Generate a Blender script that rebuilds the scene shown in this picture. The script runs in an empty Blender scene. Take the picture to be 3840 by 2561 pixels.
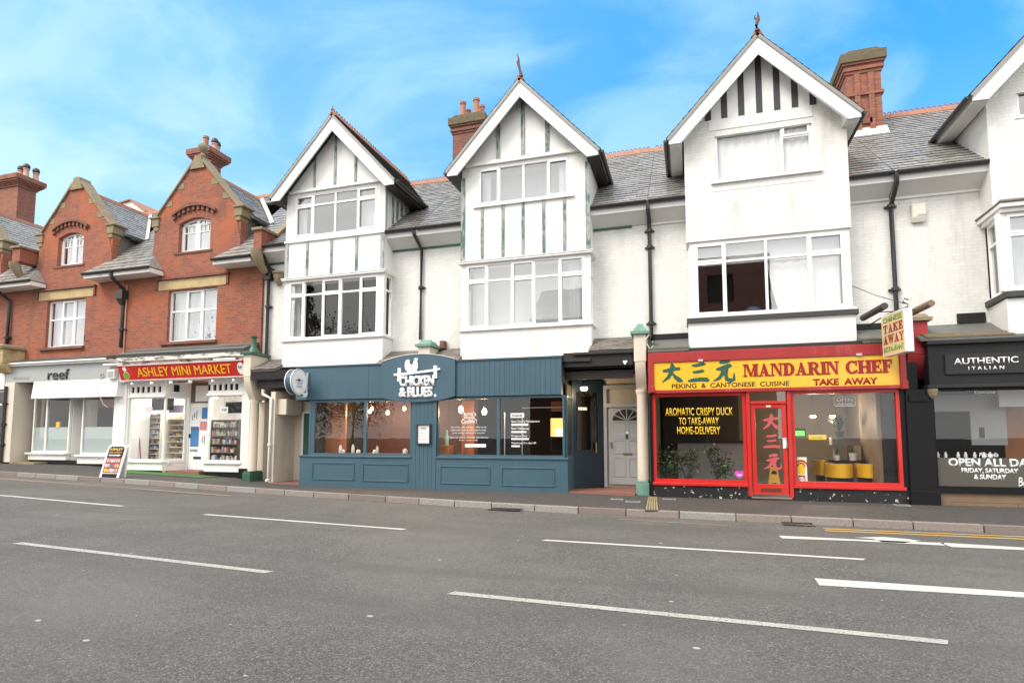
import bpy, bmesh, math, random
from mathutils import Vector, Matrix
random.seed(7)
R = math.radians
scene = bpy.context.scene
COL = scene.collection

# ------------------------------------------------------------------ camera, sky, sun, exposure
EYE = Vector((0.0, 0.0, 1.445)); YAW = R(17.04); PITCH = R(4.62); FPX = 2157.0; CY = 1465.0
cam_d = bpy.data.cameras.new('camera'); cam = bpy.data.objects.new('camera', cam_d); COL.objects.link(cam)
cam.location = EYE; cam.rotation_euler = (R(90) + PITCH, 0, YAW)
cam_d.sensor_width = 36; cam_d.lens = FPX / 3840 * 36; cam_d.clip_end = 2000; cam_d.clip_start = 0.05
cam_d.shift_y = (CY - 1280.5) / 3840            # the photograph is the upper part of a wider frame
scene.camera = cam
scene.render.resolution_x, scene.render.resolution_y = 1024, 682
scene.view_settings.view_transform = 'Standard'; scene.view_settings.look = 'None'
scene.view_settings.gamma = 1; scene.view_settings.exposure = 1.68
SUN_EL, SUN_AZ = R(48), R(215)          # azimuth clockwise from +Y: behind the camera, to the left

world = bpy.data.worlds.new('World'); scene.world = world; world.use_nodes = True
wn, wl = world.node_tree.nodes, world.node_tree.links
for n in list(wn): wn.remove(n)
def W_(t, **k):
    n = wn.new(t)
    for a, b in k.items(): setattr(n, a, b)
    return n
sky = W_('ShaderNodeTexSky', sky_type='NISHITA', sun_disc=False)
sky.sun_elevation = SUN_EL; sky.sun_rotation = SUN_AZ; sky.air_density = 1.0; sky.dust_density = 0.6; sky.ozone_density = 1.5
hsv = W_('ShaderNodeHueSaturation'); hsv.inputs['Saturation'].default_value = 1.35; hsv.inputs['Hue'].default_value = 0.487; hsv.inputs['Value'].default_value = 1.5
wl.new(sky.outputs[0], hsv.inputs['Color'])
tc = W_('ShaderNodeTexCoord'); sep = W_('ShaderNodeSeparateXYZ'); wl.new(tc.outputs['Generated'], sep.inputs[0])
def wm(op, a, b=None, clamp=False):
    n = W_('ShaderNodeMath', operation=op, use_clamp=clamp)
    for i, v in enumerate((a, b)):
        if v is None: continue
        if isinstance(v, (int, float)): n.inputs[i].default_value = v
        else: wl.new(v, n.inputs[i])
    return n.outputs[0]
zz = wm('ADD', wm('MAXIMUM', sep.outputs[2], 0.0), 0.22)
cmb = W_('ShaderNodeCombineXYZ'); wl.new(wm('DIVIDE', sep.outputs[0], zz), cmb.inputs[0]); wl.new(wm('DIVIDE', sep.outputs[1], zz), cmb.inputs[1])
mp = W_('ShaderNodeMapping'); mp.inputs['Rotation'].default_value = (0, 0, R(-25)); mp.inputs['Scale'].default_value = (1.0, 1.3, 1)
wl.new(cmb.outputs[0], mp.inputs[0])
nz = W_('ShaderNodeTexNoise'); nz.inputs['Scale'].default_value = 2.1; nz.inputs['Detail'].default_value = 8; nz.inputs['Roughness'].default_value = 0.52; nz.inputs['Distortion'].default_value = 0.5
wl.new(mp.outputs[0], nz.inputs['Vector'])
wisp = W_('ShaderNodeMapRange', interpolation_type='SMOOTHSTEP'); wl.new(nz.outputs[0], wisp.inputs[0])
wisp.inputs[1].default_value = 0.41; wisp.inputs[2].default_value = 0.66; wisp.inputs[3].default_value = 0.0; wisp.inputs[4].default_value = 0.46
# pale towards the left and the horizon, thin wisps in front, full grey-white cover behind the camera
deep = W_('ShaderNodeMix', data_type='RGBA'); deep.inputs[0].default_value = 0.6; wl.new(hsv.outputs[0], deep.inputs[6]); deep.inputs[7].default_value = (0.25, 1.95, 4.7, 1)
pale = wm('ADD', wm('MULTIPLY', wm('ADD', wm('MULTIPLY', sep.outputs[0], -1.0), 0.12, True), 0.38), wm('MULTIPLY', wm('SUBTRACT', 0.50, sep.outputs[2], True), 1.25), True)
mixa = W_('ShaderNodeMix', data_type='RGBA'); wl.new(wm('ADD', pale, wisp.outputs[0], True), mixa.inputs[0]); wl.new(deep.outputs[2], mixa.inputs[6]); mixa.inputs[7].default_value = (2.7, 4.1, 4.9, 1)
back = W_('ShaderNodeMapRange', interpolation_type='SMOOTHSTEP'); wl.new(sep.outputs[1], back.inputs[0])
back.inputs[1].default_value = 0.22; back.inputs[2].default_value = -0.25; back.inputs[3].default_value = 0.0; back.inputs[4].default_value = 0.97
over = W_('ShaderNodeMapRange', interpolation_type='SMOOTHSTEP'); wl.new(sep.outputs[2], over.inputs[0]); over.inputs[1].default_value = 0.66; over.inputs[2].default_value = 0.86; over.inputs[4].default_value = 0.9
mix = W_('ShaderNodeMix', data_type='RGBA'); wl.new(wm('MAXIMUM', back.outputs[0], over.outputs[0]), mix.inputs[0]); wl.new(mixa.outputs[2], mix.inputs[6])
tone = W_('ShaderNodeMix', data_type='RGBA'); wl.new(nz.outputs[0], tone.inputs[0]); tone.inputs[6].default_value = (10.9, 10.65, 10.3, 1); tone.inputs[7].default_value = (7.7, 7.8, 7.9, 1); wl.new(tone.outputs[2], mix.inputs[7])
bg = W_('ShaderNodeBackground'); bg.inputs[1].default_value = 0.075; wl.new(mix.outputs[2], bg.inputs[0])
wo = W_('ShaderNodeOutputWorld'); wl.new(bg.outputs[0], wo.inputs[0])

sun_d = bpy.data.lights.new('sun', 'SUN'); sun = bpy.data.objects.new('sun', sun_d); COL.objects.link(sun)
sun_d.energy = 0.85; sun_d.angle = R(24); sun_d.color = (1.0, 0.93, 0.84)
sdir = Vector((math.sin(SUN_AZ) * math.cos(SUN_EL), math.cos(SUN_AZ) * math.cos(SUN_EL), math.sin(SUN_EL)))
sun.rotation_euler = sdir.to_track_quat('Z', 'Y').to_euler()
sun.location = (-10, -20, 30)

# ------------------------------------------------------------------ survey: sight lines of the photograph met with real planes
FW = Vector((-math.sin(YAW) * math.cos(PITCH), math.cos(YAW) * math.cos(PITCH), math.sin(PITCH)))
RT = Vector((math.cos(YAW), math.sin(YAW), 0)); UP = RT.cross(FW)
FR = dict(a=(0,450,2.4125), b=(500,450,2.24), c=(0,1050,1.96), d=(350,1200,2.4123), e=(960,380,2.529), f=(900,900,2.614), g=(1600,200,2.0906),
          h=(1600,850,2.612), i=(940,1280,2.613), j=(1600,1280,2.529), k=(2400,1280,2.528), l=(2900,1250,2.412), m=(2400,30,2.272), n=(2500,650,2.24),
          o=(3150,100,2.2406), p=(3150,750,2.613), q=(3340,1250,2.34), r=(0,1700,1.2245), s=(1920,1700,1.2245), L=(1450,1310,7.84), M=(1650,1480,5.002),
          A=(360,1650,9.8), O=(1050,1370,12.06))
def ray(fr, x, y):
    a, b, s = FR[fr]; return FW + RT * ((a + x / s - 1920) / FPX) - UP * ((b + y / s - CY) / FPX)
def S(fr, x, y, Y):
    """(X, Z) of a surveyed point lying on the upright plane at depth Y"""
    d = ray(fr, x, y); t = Y / d.y; return (d.x * t, EYE.z + d.z * t)
def rect(fr, x0, y0, x1, y1, Y):
    a = S(fr, x0, y0, Y); b = S(fr, x1, y1, Y); return a[0], b[0], b[1], a[1]      # X0 X1 Z0 Z1
def lerp_table(t, x):
    if x <= t[0][0]: return t[0][1]
    for (a, b), (c, d) in zip(t, t[1:]):
        if x <= c: return b + (d - b) * (x - a) / (c - a)
    return t[-1][1]
GRADE = [(-34,.48),(-26,.40),(-20,.32),(-17,.27),(-13.6,.21),(-11,.14),(-8.5,.09),(-4.3,.02),(-2.5,0),(40,0)]
BACK_Z = [(-34,.62),(-23,.56),(-19,.50),(-17.4,.39),(-15,.31),(-12.9,.235),(-12,.17),(-10.2,.125),(-2.8,.148),(-.9,.112),(9,.112)]
def gz(x): return lerp_table(GRADE, x)
def kz(x): return gz(x) + .10
def ky(x): return 11.2 - .06 * (max(-40, min(20, x)) + 3.43)
def pz(x, y):
    k = ky(x) + .14
    t = max(0, min(1, (y - k) / (13.4 - k))); return kz(x) + (lerp_table(BACK_Z, x) - kz(x)) * t
def ground(fr, x, y):
    d = ray(fr, x, y); z = 0.0
    for _ in range(8):
        t = (z - EYE.z) / d.z; z = gz(d.x * t)
    return d.x * t, d.y * t

# ------------------------------------------------------------------ mesh helpers
def lin(h):
    f = lambda c: c / 12.92 if c <= .04045 else ((c + .055) / 1.055) ** 2.4
    return tuple(f(v / 255) for v in h)
class MB:
    def __init__(s): s.v = []; s.f = []
    def face(s, pts):
        n = len(s.v); s.v += [tuple(p) for p in pts]; s.f.append(list(range(n, n + len(pts)))); return s
    def box(s, x0, x1, y0, y1, z0, z1):
        n = len(s.v); s.v += [(x, y, z) for z in (z0, z1) for y in (y0, y1) for x in (x0, x1)]
        s.f += [[n+a for a in q] for q in ((0,1,5,4),(1,3,7,5),(3,2,6,7),(2,0,4,6),(4,5,7,6),(0,2,3,1))]; return s
    def ext(s, pts, vec):
        n = len(s.v); m = len(pts); s.v += [tuple(p) for p in pts] + [tuple(Vector(p) + Vector(vec)) for p in pts]
        s.f.append(list(range(n, n + m))); s.f.append([n + m + i for i in range(m)][::-1])
        for i in range(m): s.f.append([n + i, n + (i+1) % m, n + m + (i+1) % m, n + m + i])
        return s
    def prism(s, poly, y0, y1): return s.ext([(x, y0, z) for x, z in poly], (0, y1 - y0, 0))
    def tube(s, pts, r, n=8, cap=True):
        pts = [Vector(p) for p in pts]; rings = []; up = Vector((0, 0, 1))
        for i, p in enumerate(pts):
            d = (pts[min(i+1, len(pts)-1)] - pts[max(i-1, 0)]).normalized()
            a = d.cross(up)
            if a.length < 1e-3: a = d.cross(Vector((1, 0, 0)))
            a.normalize(); b = d.cross(a); rr = r[i] if isinstance(r, (list, tuple)) else r
            k = len(s.v); s.v += [tuple(p + a * rr * math.cos(2*math.pi*j/n) + b * rr * math.sin(2*math.pi*j/n)) for j in range(n)]; rings.append(k)
        for k, l in zip(rings, rings[1:]):
            for j in range(n): s.f.append([k+j, k+(j+1) % n, l+(j+1) % n, l+j])
        if cap: s.f.append([rings[0]+j for j in range(n)][::-1]); s.f.append([rings[-1]+j for j in range(n)])
        return s
    def lathe(s, cx, cy, prof, n=16, sq=False):
        rings = []
        for r, z in prof:
            k = len(s.v); rings.append(k)
            for j in range(n):
                a = 2*math.pi*(j+.5)/n; q = r / math.cos(math.pi/n) if sq else r
                s.v.append((cx + q*math.cos(a), cy + q*math.sin(a), z))
        for k, l in zip(rings, rings[1:]):
            for j in range(n): s.f.append([k+j, k+(j+1) % n, l+(j+1) % n, l+j])
        s.f.append([rings[0]+j for j in range(n)][::-1]); s.f.append([rings[-1]+j for j in range(n)]); return s
    def rects(s, rs, y0, y1):
        for x0, x1, z0, z1 in rs: s.box(x0, x1, y0, y1, z0, z1)
        return s
    def wall(s, x0, x1, z0, z1, y0, y1, holes):
        """upright slab with rectangular openings, cut into strips"""
        xs = sorted({x0, x1, *[max(x0, min(x1, h[i])) for h in holes for i in (0, 1)]})
        for a, b in zip(xs, xs[1:]):
            if b - a < 1e-4: continue
            cuts = sorted((max(z0, h[2]), min(z1, h[3])) for h in holes if h[0] <= (a+b)/2 <= h[1]); z = z0
            for c, d in cuts:
                if c > z + 1e-4: s.box(a, b, y0, y1, z, c)
                z = max(z, d)
            if z < z1 - 1e-4: s.box(a, b, y0, y1, z, z1)
        return s
    def frame(s, x0, x1, z0, z1, y0, y1, w, wb=None):
        wb = w if wb is None else wb
        s.box(x0, x0+w, y0, y1, z0, z1); s.box(x1-w, x1, y0, y1, z0, z1)
        s.box(x0+w, x1-w, y0, y1, z1-w, z1); s.box(x0+w, x1-w, y0, y1, z0, z0+wb); return s
    def build(s, name, mat, parent=None, bevel=0, smooth=False):
        me = bpy.data.meshes.new(name); me.from_pydata(s.v, [], s.f)
        bm = bmesh.new(); bm.from_mesh(me); bmesh.ops.recalc_face_normals(bm, faces=bm.faces); bm.to_mesh(me); bm.free()
        return link(name, me, mat, parent, bevel, smooth)
INV = {}
def link(name, me, mat, parent=None, bevel=0, smooth=False):
    o = bpy.data.objects.new(name, me); COL.objects.link(o)
    if mat: me.materials.append(mat)
    if smooth:
        for p in me.polygons: p.use_smooth = True
        try: me.set_sharp_from_angle(angle=R(40))
        except Exception: pass
    if parent:
        o.parent = parent
        if parent.name in INV: o.matrix_parent_inverse = INV[parent.name]
    if bevel:
        b = o.modifiers.new('bevel', 'BEVEL'); b.width = bevel; b.segments = 2; b.limit_method = 'ANGLE'; b.harden_normals = False
    return o
def thing(name, label, cat, loc=(0, 0, 0), group=None):
    o = bpy.data.objects.new(name, None); COL.objects.link(o); o.location = loc; o.empty_display_size = .2
    INV[o.name] = Matrix.Translation(-Vector(loc)); return tag(o, label, cat, group)
def tag(o, label, cat, group=None):
    o['label'] = label; o['category'] = cat
    if group: o['group'] = group
    return o
def struct(o, kind='structure'): o['kind'] = kind; return o
def part(o, label): o['label'] = label; return o

def text_mesh(body, bold=0.0, depth=0.01, spacing=1.0, shear=0.0, align='LEFT', line=1.0):
    c = bpy.data.curves.new('t', 'FONT'); c.body = body; c.offset = bold; c.resolution_u = 4; c.space_character = spacing; c.shear = shear
    c.align_x = align; c.space_line = line; c.fill_mode = 'FRONT' if depth == 0 else 'BOTH'
    o = bpy.data.objects.new('t', c); COL.objects.link(o); dg = bpy.context.evaluated_depsgraph_get(); dg.update()
    me = bpy.data.meshes.new_from_object(o.evaluated_get(dg)); bpy.data.objects.remove(o); bpy.data.curves.remove(c); return me
def text_on(body, org, u, v, mat, name, parent, depth=.008, **k):
    """lettering stretched over the parallelogram org, org+u, org+v, raised by depth along u x v"""
    me = text_mesh(body, depth=0, **k); n = u.cross(v).normalized()
    bm = bmesh.new(); bm.from_mesh(me); bmesh.ops.remove_doubles(bm, verts=bm.verts, dist=1e-5)
    xs = [q.co.x for q in bm.verts]; ys = [q.co.y for q in bm.verts]; x0, x1, y0, y1 = min(xs), max(xs), min(ys), max(ys)
    for q in bm.verts: q.co = org + u * ((q.co.x - x0) / (x1 - x0)) + v * ((q.co.y - y0) / (y1 - y0))
    r = bmesh.ops.extrude_face_region(bm, geom=list(bm.faces))
    bmesh.ops.translate(bm, vec=n * depth, verts=[e for e in r['geom'] if isinstance(e, bmesh.types.BMVert)])
    bmesh.ops.recalc_face_normals(bm, faces=bm.faces); bm.to_mesh(me); bm.free(); me.materials.clear()
    return link(name, me, mat, parent)
def text(body, rc, y, mat, name, parent, depth=.008, **k):
    x0, x1, z0, z1 = rc
    return text_on(body, Vector((x0, y, z0)), Vector((x1 - x0, 0, 0)), Vector((0, 0, z1 - z0)), mat, name, parent, depth, **k)
def stroke(pts):
    """brush stroke [(x, z, half width)] to an outline"""
    a, b = [], []
    for i, (x, z, w) in enumerate(pts):
        p, q = pts[max(0, i-1)], pts[min(len(pts)-1, i+1)]; d = Vector((q[0]-p[0], q[1]-p[1])).normalized()
        a.append((x - d.y*w, z + d.x*w)); b.append((x + d.y*w, z - d.x*w))
    return [a[i:i+2] + b[i:i+2][::-1] for i in range(len(a)-1)]
BRUSH = {
 '大': [[(.06,.60,.05),(.3,.63,.075),(.62,.70,.075),(.9,.70,.06)], [(.50,1.0,.035),(.53,.86,.085),(.47,.55,.085),(.33,.28,.07),(.03,.03,.02)], [(.5,.5,.03),(.66,.28,.07),(.84,.12,.10),(1.0,.05,.03)]],
 '三': [[(.2,.87,.04),(.42,.87,.065),(.78,.95,.07),(.84,.9,.03)], [(.24,.52,.04),(.42,.52,.06),(.72,.58,.065),(.78,.54,.03)], [(.0,.06,.03),(.2,.1,.075),(.6,.14,.08),(.92,.11,.09),(1.0,.05,.03)]],
 '元': [[(.3,.88,.04),(.5,.92,.08),(.74,.96,.075),(.78,.9,.03)], [(.14,.58,.03),(.36,.6,.08),(.7,.72,.08),(.86,.74,.05)], [(.46,.58,.06),(.42,.36,.07),(.26,.16,.06),(.0,.04,.015)], [(.66,.66,.05),(.58,.34,.07),(.62,.12,.075),(.8,.06,.075),(.95,.1,.06),(.97,.4,.015)]]}
def brush(ch, rc, y, mb, depth=.008, fat=1.25):
    x0, x1, z0, z1 = rc
    for i, st in enumerate(BRUSH[ch]):
        for qd in stroke([(a, b, w*fat) for a, b, w in st]): mb.prism([(x0 + (x1-x0)*a, z0 + (z1-z0)*b) for a, b in qd], y - depth - i*.0006, y)
def arc_ring(cx, cz, ro_x, ro_z, ri_x, ri_z, a0, a1, n=12):
    out = []
    for i in range(n):
        t0, t1 = a0 + (a1-a0)*i/n, a0 + (a1-a0)*(i+1)/n
        f = lambda t, rx, rz: (cx + rx*math.cos(t), cz + rz*math.sin(t))
        out.append([f(t0, ri_x, ri_z), f(t0, ro_x, ro_z), f(t1, ro_x, ro_z), f(t1, ri_x, ri_z)])
    return out
def rp(x0, x1, z0, z1): return [(x0, z0), (x1, z0), (x1, z1), (x0, z1)]
SH = .11
def glyph(c):
    """heavy slab-serif capitals on a unit-high grid: (width, polygons)"""
    I = lambda x, w=.31: [rp(x+.08, x+.08+w, 0, 1), rp(x, x+w+.16, 0, SH), rp(x, x+w+.16, 1-SH, 1)]
    if c == 'I': return .41, I(0)
    if c == 'H': return .98, I(0) + I(.57) + [rp(.3, .68, .43, .57)]
    if c == 'E': return .80, I(0) + [rp(.3, .76, 0, .14), rp(.3, .74, .86, 1), rp(.3, .6, .44, .57), rp(.66, .76, 0, .32), rp(.64, .74, .68, 1), rp(.53, .6, .34, .67)]
    if c == 'F': return .76, I(0) + [rp(.3, .74, .86, 1), rp(.3, .58, .44, .57), rp(.64, .74, .66, 1), rp(.51, .58, .34, .67)]
    if c == 'M': return 1.2, [rp(.1, .22, 0, 1), rp(0, .34, 0, SH), rp(0, .3, 1-SH, 1)] + I(.79) + [[(.16, 1), (.42, 1), (.70, .1), (.56, 0)], [(.56, 0), (.70, 0), (.9, .75), (.9, 1)]]
    if c == 'N': return 1.0, [rp(.1, .22, 0, 1), rp(0, .34, 0, SH), rp(0, .3, 1-SH, 1), rp(.76, .88, 0, 1), rp(.64, 1.0, 1-SH, 1), [(.12, 1), (.42, 1), (.88, .05), (.88, 0), (.72, 0)]]
    if c == 'A': return 1.0, [[(.14, 0), (.27, 0), (.54, .85), (.48, 1)], [(.42, 1), (.58, 1), (.9, 0), (.6, 0), (.4, .82)], rp(.28, .68, .24, .36), rp(.02, .38, 0, SH), rp(.52, 1.0, 0, SH)]
    if c == 'D': return .92, I(0) + [rp(.3, .45, 0, .13), rp(.3, .45, .87, 1)] + arc_ring(.42, .5, .48, .5, .2, .37, -math.pi/2, math.pi/2)
    if c == 'R': return .98, I(0) + [rp(.3, .5, .87, 1), rp(.3, .5, .44, .56)] + arc_ring(.48, .72, .36, .28, .12, .16, -math.pi/2, math.pi/2) + [[(.42, .48), (.66, .48), (.94, 0), (.66, 0)], rp(.7, 1.0, 0, SH)]
    if c == 'C': return .9, arc_ring(.48, .5, .48, .5, .21, .37, R(48), R(318), 18) + [rp(.74, .84, .62, 1), rp(.76, .86, .1, .3)]
    if c == 'T': return .84, [rp(.29, .55, 0, 1), rp(.18, .66, 0, SH), rp(0, .84, .86, 1), rp(0, .1, .62, 1), rp(.74, .84, .62, 1)]
    if c == 'K': return 1.0, I(0) + [[(.3, .42), (.3, .58), (.72, 1), (.86, 1)], [(.42, .62), (.6, .62), (.98, 0), (.66, 0)], rp(.6, .96, 1-SH, 1), rp(.56, 1.02, 0, SH)]
    if c == 'W': return 1.35, [[(.06, 1), (.34, 1), (.54, .2), (.42, 0), (.36, 0)], [(.36, 0), (.48, 0), (.7, .9), (.62, 1)], [(.56, 1), (.82, 1), (1.0, .2), (.9, 0), (.84, 0)], [(.84, 0), (.96, 0), (1.26, 1), (1.14, 1)], rp(0, .42, 1-SH, 1), rp(.5, .86, 1-SH, 1), rp(1.04, 1.35, 1-SH, 1)]
    if c == 'Y': return 1.0, [[(.08, 1), (.36, 1), (.62, .46), (.38, .46)], [(.48, .46), (.6, .5), (.92, 1), (.78, 1)], rp(.38, .62, 0, .5), rp(.28, .72, 0, SH), rp(0, .42, 1-SH, 1), rp(.64, 1.0, 1-SH, 1)]
    return .45, []
def serif(body, org, u, v, mat, name, parent, depth=.008, gap=.09):
    tot = sum(glyph(c)[0] + gap for c in body) - gap; n = u.cross(v).normalized(); x = 0; mb = MB()
    for c in body:
        w, polys = glyph(c)
        for i, pl in enumerate(polys):
            mb.ext([org + u*((x + a)/tot) + v*b for a, b in pl], n * (depth + i * .0004))
        x += w + gap
    return mb.build(name, mat, parent)

# ------------------------------------------------------------------ materials
def nodes(name):
    m = bpy.data.materials.new(name); m.use_nodes = True; nt = m.node_tree
    return m, nt.nodes, nt.links, nt.nodes['Principled BSDF']
def N(ns, t, **k):
    n = ns.new(t)
    for a, b in k.items():
        if a in n.inputs.keys() if hasattr(n.inputs, 'keys') else False: n.inputs[a].default_value = b
        else: setattr(n, a, b)
    return n
def mixc(ns, ls, fac, a, b, blend='MIX'):
    n = ns.new('ShaderNodeMix'); n.data_type = 'RGBA'; n.blend_type = blend
    for i, v in ((0, fac), (6, a), (7, b)):
        if isinstance(v, (int, float)): n.inputs[i].default_value = v
        elif isinstance(v, tuple): n.inputs[i].default_value = (*v[:3], 1)
        else: ls.new(v, n.inputs[i])
    return n.outputs[2]
def ramp(ns, ls, src, a, b, lo=0.0, hi=1.0):
    n = ns.new('ShaderNodeMapRange'); n.interpolation_type = 'SMOOTHSTEP'; ls.new(src, n.inputs[0])
    for i, v in enumerate((a, b, lo, hi)): n.inputs[1+i].default_value = v
    return n.outputs[0]
def noise(ns, ls, scale, detail=4, rough=.55, stretch=None, coord=None):
    n = ns.new('ShaderNodeTexNoise'); n.inputs['Scale'].default_value = scale; n.inputs['Detail'].default_value = detail; n.inputs['Roughness'].default_value = rough
    t = ns.new('ShaderNodeTexCoord')
    if stretch:
        mpn = ns.new('ShaderNodeMapping'); mpn.inputs['Scale'].default_value = stretch; ls.new(t.outputs['Object'], mpn.inputs[0]); ls.new(mpn.outputs[0], n.inputs['Vector'])
    else: ls.new(t.outputs['Object'], n.inputs['Vector'])
    return n.outputs[0]
def bump(ns, ls, bs, h, strength=.3, dist=.01):
    b = ns.new('ShaderNodeBump'); b.inputs['Strength'].default_value = strength; b.inputs['Distance'].default_value = dist
    ls.new(h, b.inputs['Height']); ls.new(b.outputs[0], bs.inputs['Normal'])
def plain(name, c, rough=.5, var=.12, scale=3.0, metal=0, spec=.5, bmp=0, dirt=None, streak=True, dirt_amt=.5):
    """paint or similar: base colour with slight drift, optional streaky weathering"""
    m, ns, ls, bs = nodes(name)
    col = mixc(ns, ls, noise(ns, ls, scale, 5), tuple(v*(1-var) for v in c), tuple(min(1, v*(1+var*.6)) for v in c))
    if dirt:
        d = noise(ns, ls, 2.2, 7, .65, (1.0, 1.0, .25) if streak else None)
        col = mixc(ns, ls, ramp(ns, ls, d, .52, .75, 0, dirt_amt), col, dirt)
    ls.new(col, bs.inputs['Base Color']); bs.inputs['Roughness'].default_value = rough; bs.inputs['Metallic'].default_value = metal
    bs.inputs['Specular IOR Level'].default_value = spec
    if bmp: bump(ns, ls, bs, noise(ns, ls, 60, 4), bmp, .01)
    return m
def brickmat(name, c1, c2, mortar, bw=.225, rh=.075, ms=.009, tint=None, bstr=.5, dirt=None, rough=.85, patch=None):
    m, ns, ls, bs = nodes(name); t = ns.new('ShaderNodeTexCoord'); sp = ns.new('ShaderNodeSeparateXYZ'); ls.new(t.outputs['Object'], sp.inputs[0])
    ad = ns.new('ShaderNodeMath'); ad.operation = 'ADD'; ls.new(sp.outputs[0], ad.inputs[0]); ls.new(sp.outputs[1], ad.inputs[1])
    cb = ns.new('ShaderNodeCombineXYZ'); ls.new(ad.outputs[0], cb.inputs[0]); ls.new(sp.outputs[2], cb.inputs[1])
    dist = ns.new('ShaderNodeTexNoise'); dist.inputs['Scale'].default_value = 9; ls.new(cb.outputs[0], dist.inputs['Vector'])
    va = ns.new('ShaderNodeVectorMath'); va.operation = 'SCALE'; ls.new(dist.outputs['Color'], va.inputs[0]); va.inputs['Scale'].default_value = .012
    vb = ns.new('ShaderNodeVectorMath'); vb.operation = 'ADD'; ls.new(cb.outputs[0], vb.inputs[0]); ls.new(va.outputs[0], vb.inputs[1])
    br = ns.new('ShaderNodeTexBrick'); ls.new(vb.outputs[0], br.inputs['Vector']); br.inputs['Scale'].default_value = 1
    br.inputs['Brick Width'].default_value = bw; br.inputs['Row Height'].default_value = rh; br.inputs['Mortar Size'].default_value = ms; br.inputs['Mortar Smooth'].default_value = .3
    br.inputs['Bias'].default_value = 0; br.offset = .5
    br.inputs['Color1'].default_value = (*c1, 1); br.inputs['Color2'].default_value = (*c2, 1); br.inputs['Mortar'].default_value = (*mortar, 1)
    col = br.outputs['Color']
    if patch: col = mixc(ns, ls, ramp(ns, ls, noise(ns, ls, .75, 4), .5, .7, 0, .75), col, patch)
    col = mixc(ns, ls, ramp(ns, ls, noise(ns, ls, 6, 6, .6), .3, .8, 0, .35), col, tuple(v*.72 for v in c1))
    if dirt: col = mixc(ns, ls, ramp(ns, ls, noise(ns, ls, 1.3, 8, .65, (1.6, 1.6, .3)), .52, .76, 0, .75), col, dirt)
    ls.new(col, bs.inputs['Base Color']); bs.inputs['Roughness'].default_value = rough
    inv = ns.new('ShaderNodeMath'); inv.operation = 'SUBTRACT'; inv.inputs[0].default_value = 1; ls.new(br.outputs['Fac'], inv.inputs[1])
    h = ns.new('ShaderNodeMath'); h.operation = 'MULTIPLY_ADD'; ls.new(noise(ns, ls, 45, 4), h.inputs[0]); h.inputs[1].default_value = .35; ls.new(inv.outputs[0], h.inputs[2])
    bump(ns, ls, bs, h.outputs[0], bstr, .012); return m
def slate_mat(name, a, b, moss=None, rough=.34):
    m, ns, ls, bs = nodes(name); g = ns.new('ShaderNodeNewGeometry')
    col = mixc(ns, ls, g.outputs['Random Per Island'], a, b)
    col = mixc(ns, ls, ramp(ns, ls, noise(ns, ls, 7, 6), .45, .75, 0, .5), col, tuple(v*1.2 for v in b))
    if moss: col = mixc(ns, ls, ramp(ns, ls, noise(ns, ls, 2.3, 7, .7), .55, .7, 0, .8), col, moss)
    ls.new(col, bs.inputs['Base Color']); ls.new(ramp(ns, ls, noise(ns, ls, 3, 5), .3, .7, rough-.1, rough+.2), bs.inputs['Roughness'])
    bump(ns, ls, bs, noise(ns, ls, 30, 5), .25, .01); return m
def glass_mat(name, r0=.06, tint=(1, 1, 1), wav=.012):
    """clear pane: straight-through plus a Schlick-weighted mirror, the same from both sides"""
    m, ns, ls, bs = nodes(name); ns.remove(bs); out = ns['Material Output']
    tr = ns.new('ShaderNodeBsdfTransparent'); tr.inputs[0].default_value = (*tint, 1); gl = ns.new('ShaderNodeBsdfGlossy'); gl.inputs['Roughness'].default_value = .0; mx = ns.new('ShaderNodeMixShader')
    b = ns.new('ShaderNodeBump'); b.inputs['Strength'].default_value = .05; b.inputs['Distance'].default_value = wav; ls.new(noise(ns, ls, 1.6, 2), b.inputs['Height'])
    g = ns.new('ShaderNodeNewGeometry'); d = ns.new('ShaderNodeVectorMath'); d.operation = 'DOT_PRODUCT'; ls.new(g.outputs['Incoming'], d.inputs[0]); ls.new(g.outputs['Normal'], d.inputs[1])
    def mth(op, *v):
        n = ns.new('ShaderNodeMath'); n.operation = op
        for i, q in enumerate(v):
            if isinstance(q, (int, float)): n.inputs[i].default_value = q
            else: ls.new(q, n.inputs[i])
        return n.outputs[0]
    f = mth('MULTIPLY_ADD', mth('POWER', mth('SUBTRACT', 1.0, mth('ABSOLUTE', d.outputs['Value'])), 5.0), 1 - r0, r0)
    ls.new(b.outputs[0], gl.inputs['Normal']); ls.new(f, mx.inputs[0]); ls.new(tr.outputs[0], mx.inputs[1]); ls.new(gl.outputs[0], mx.inputs[2]); ls.new(mx.outputs[0], out.inputs[0]); return m
def film_mat(name, c, alpha):
    m, ns, ls, bs = nodes(name); out = ns['Material Output']; tr = ns.new('ShaderNodeBsdfTransparent'); mx = ns.new('ShaderNodeMixShader'); mx.inputs[0].default_value = alpha
    bs.inputs['Base Color'].default_value = (*c, 1); bs.inputs['Roughness'].default_value = .35; ls.new(tr.outputs[0], mx.inputs[1]); ls.new(bs.outputs[0], mx.inputs[2]); ls.new(mx.outputs[0], out.inputs[0]); return m
def glow(name, c, strength):
    m, ns, ls, bs = nodes(name); bs.inputs['Base Color'].default_value = (*c, 1); bs.inputs['Emission Color'].default_value = (*c, 1); bs.inputs['Emission Strength'].default_value = strength; return m

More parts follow.
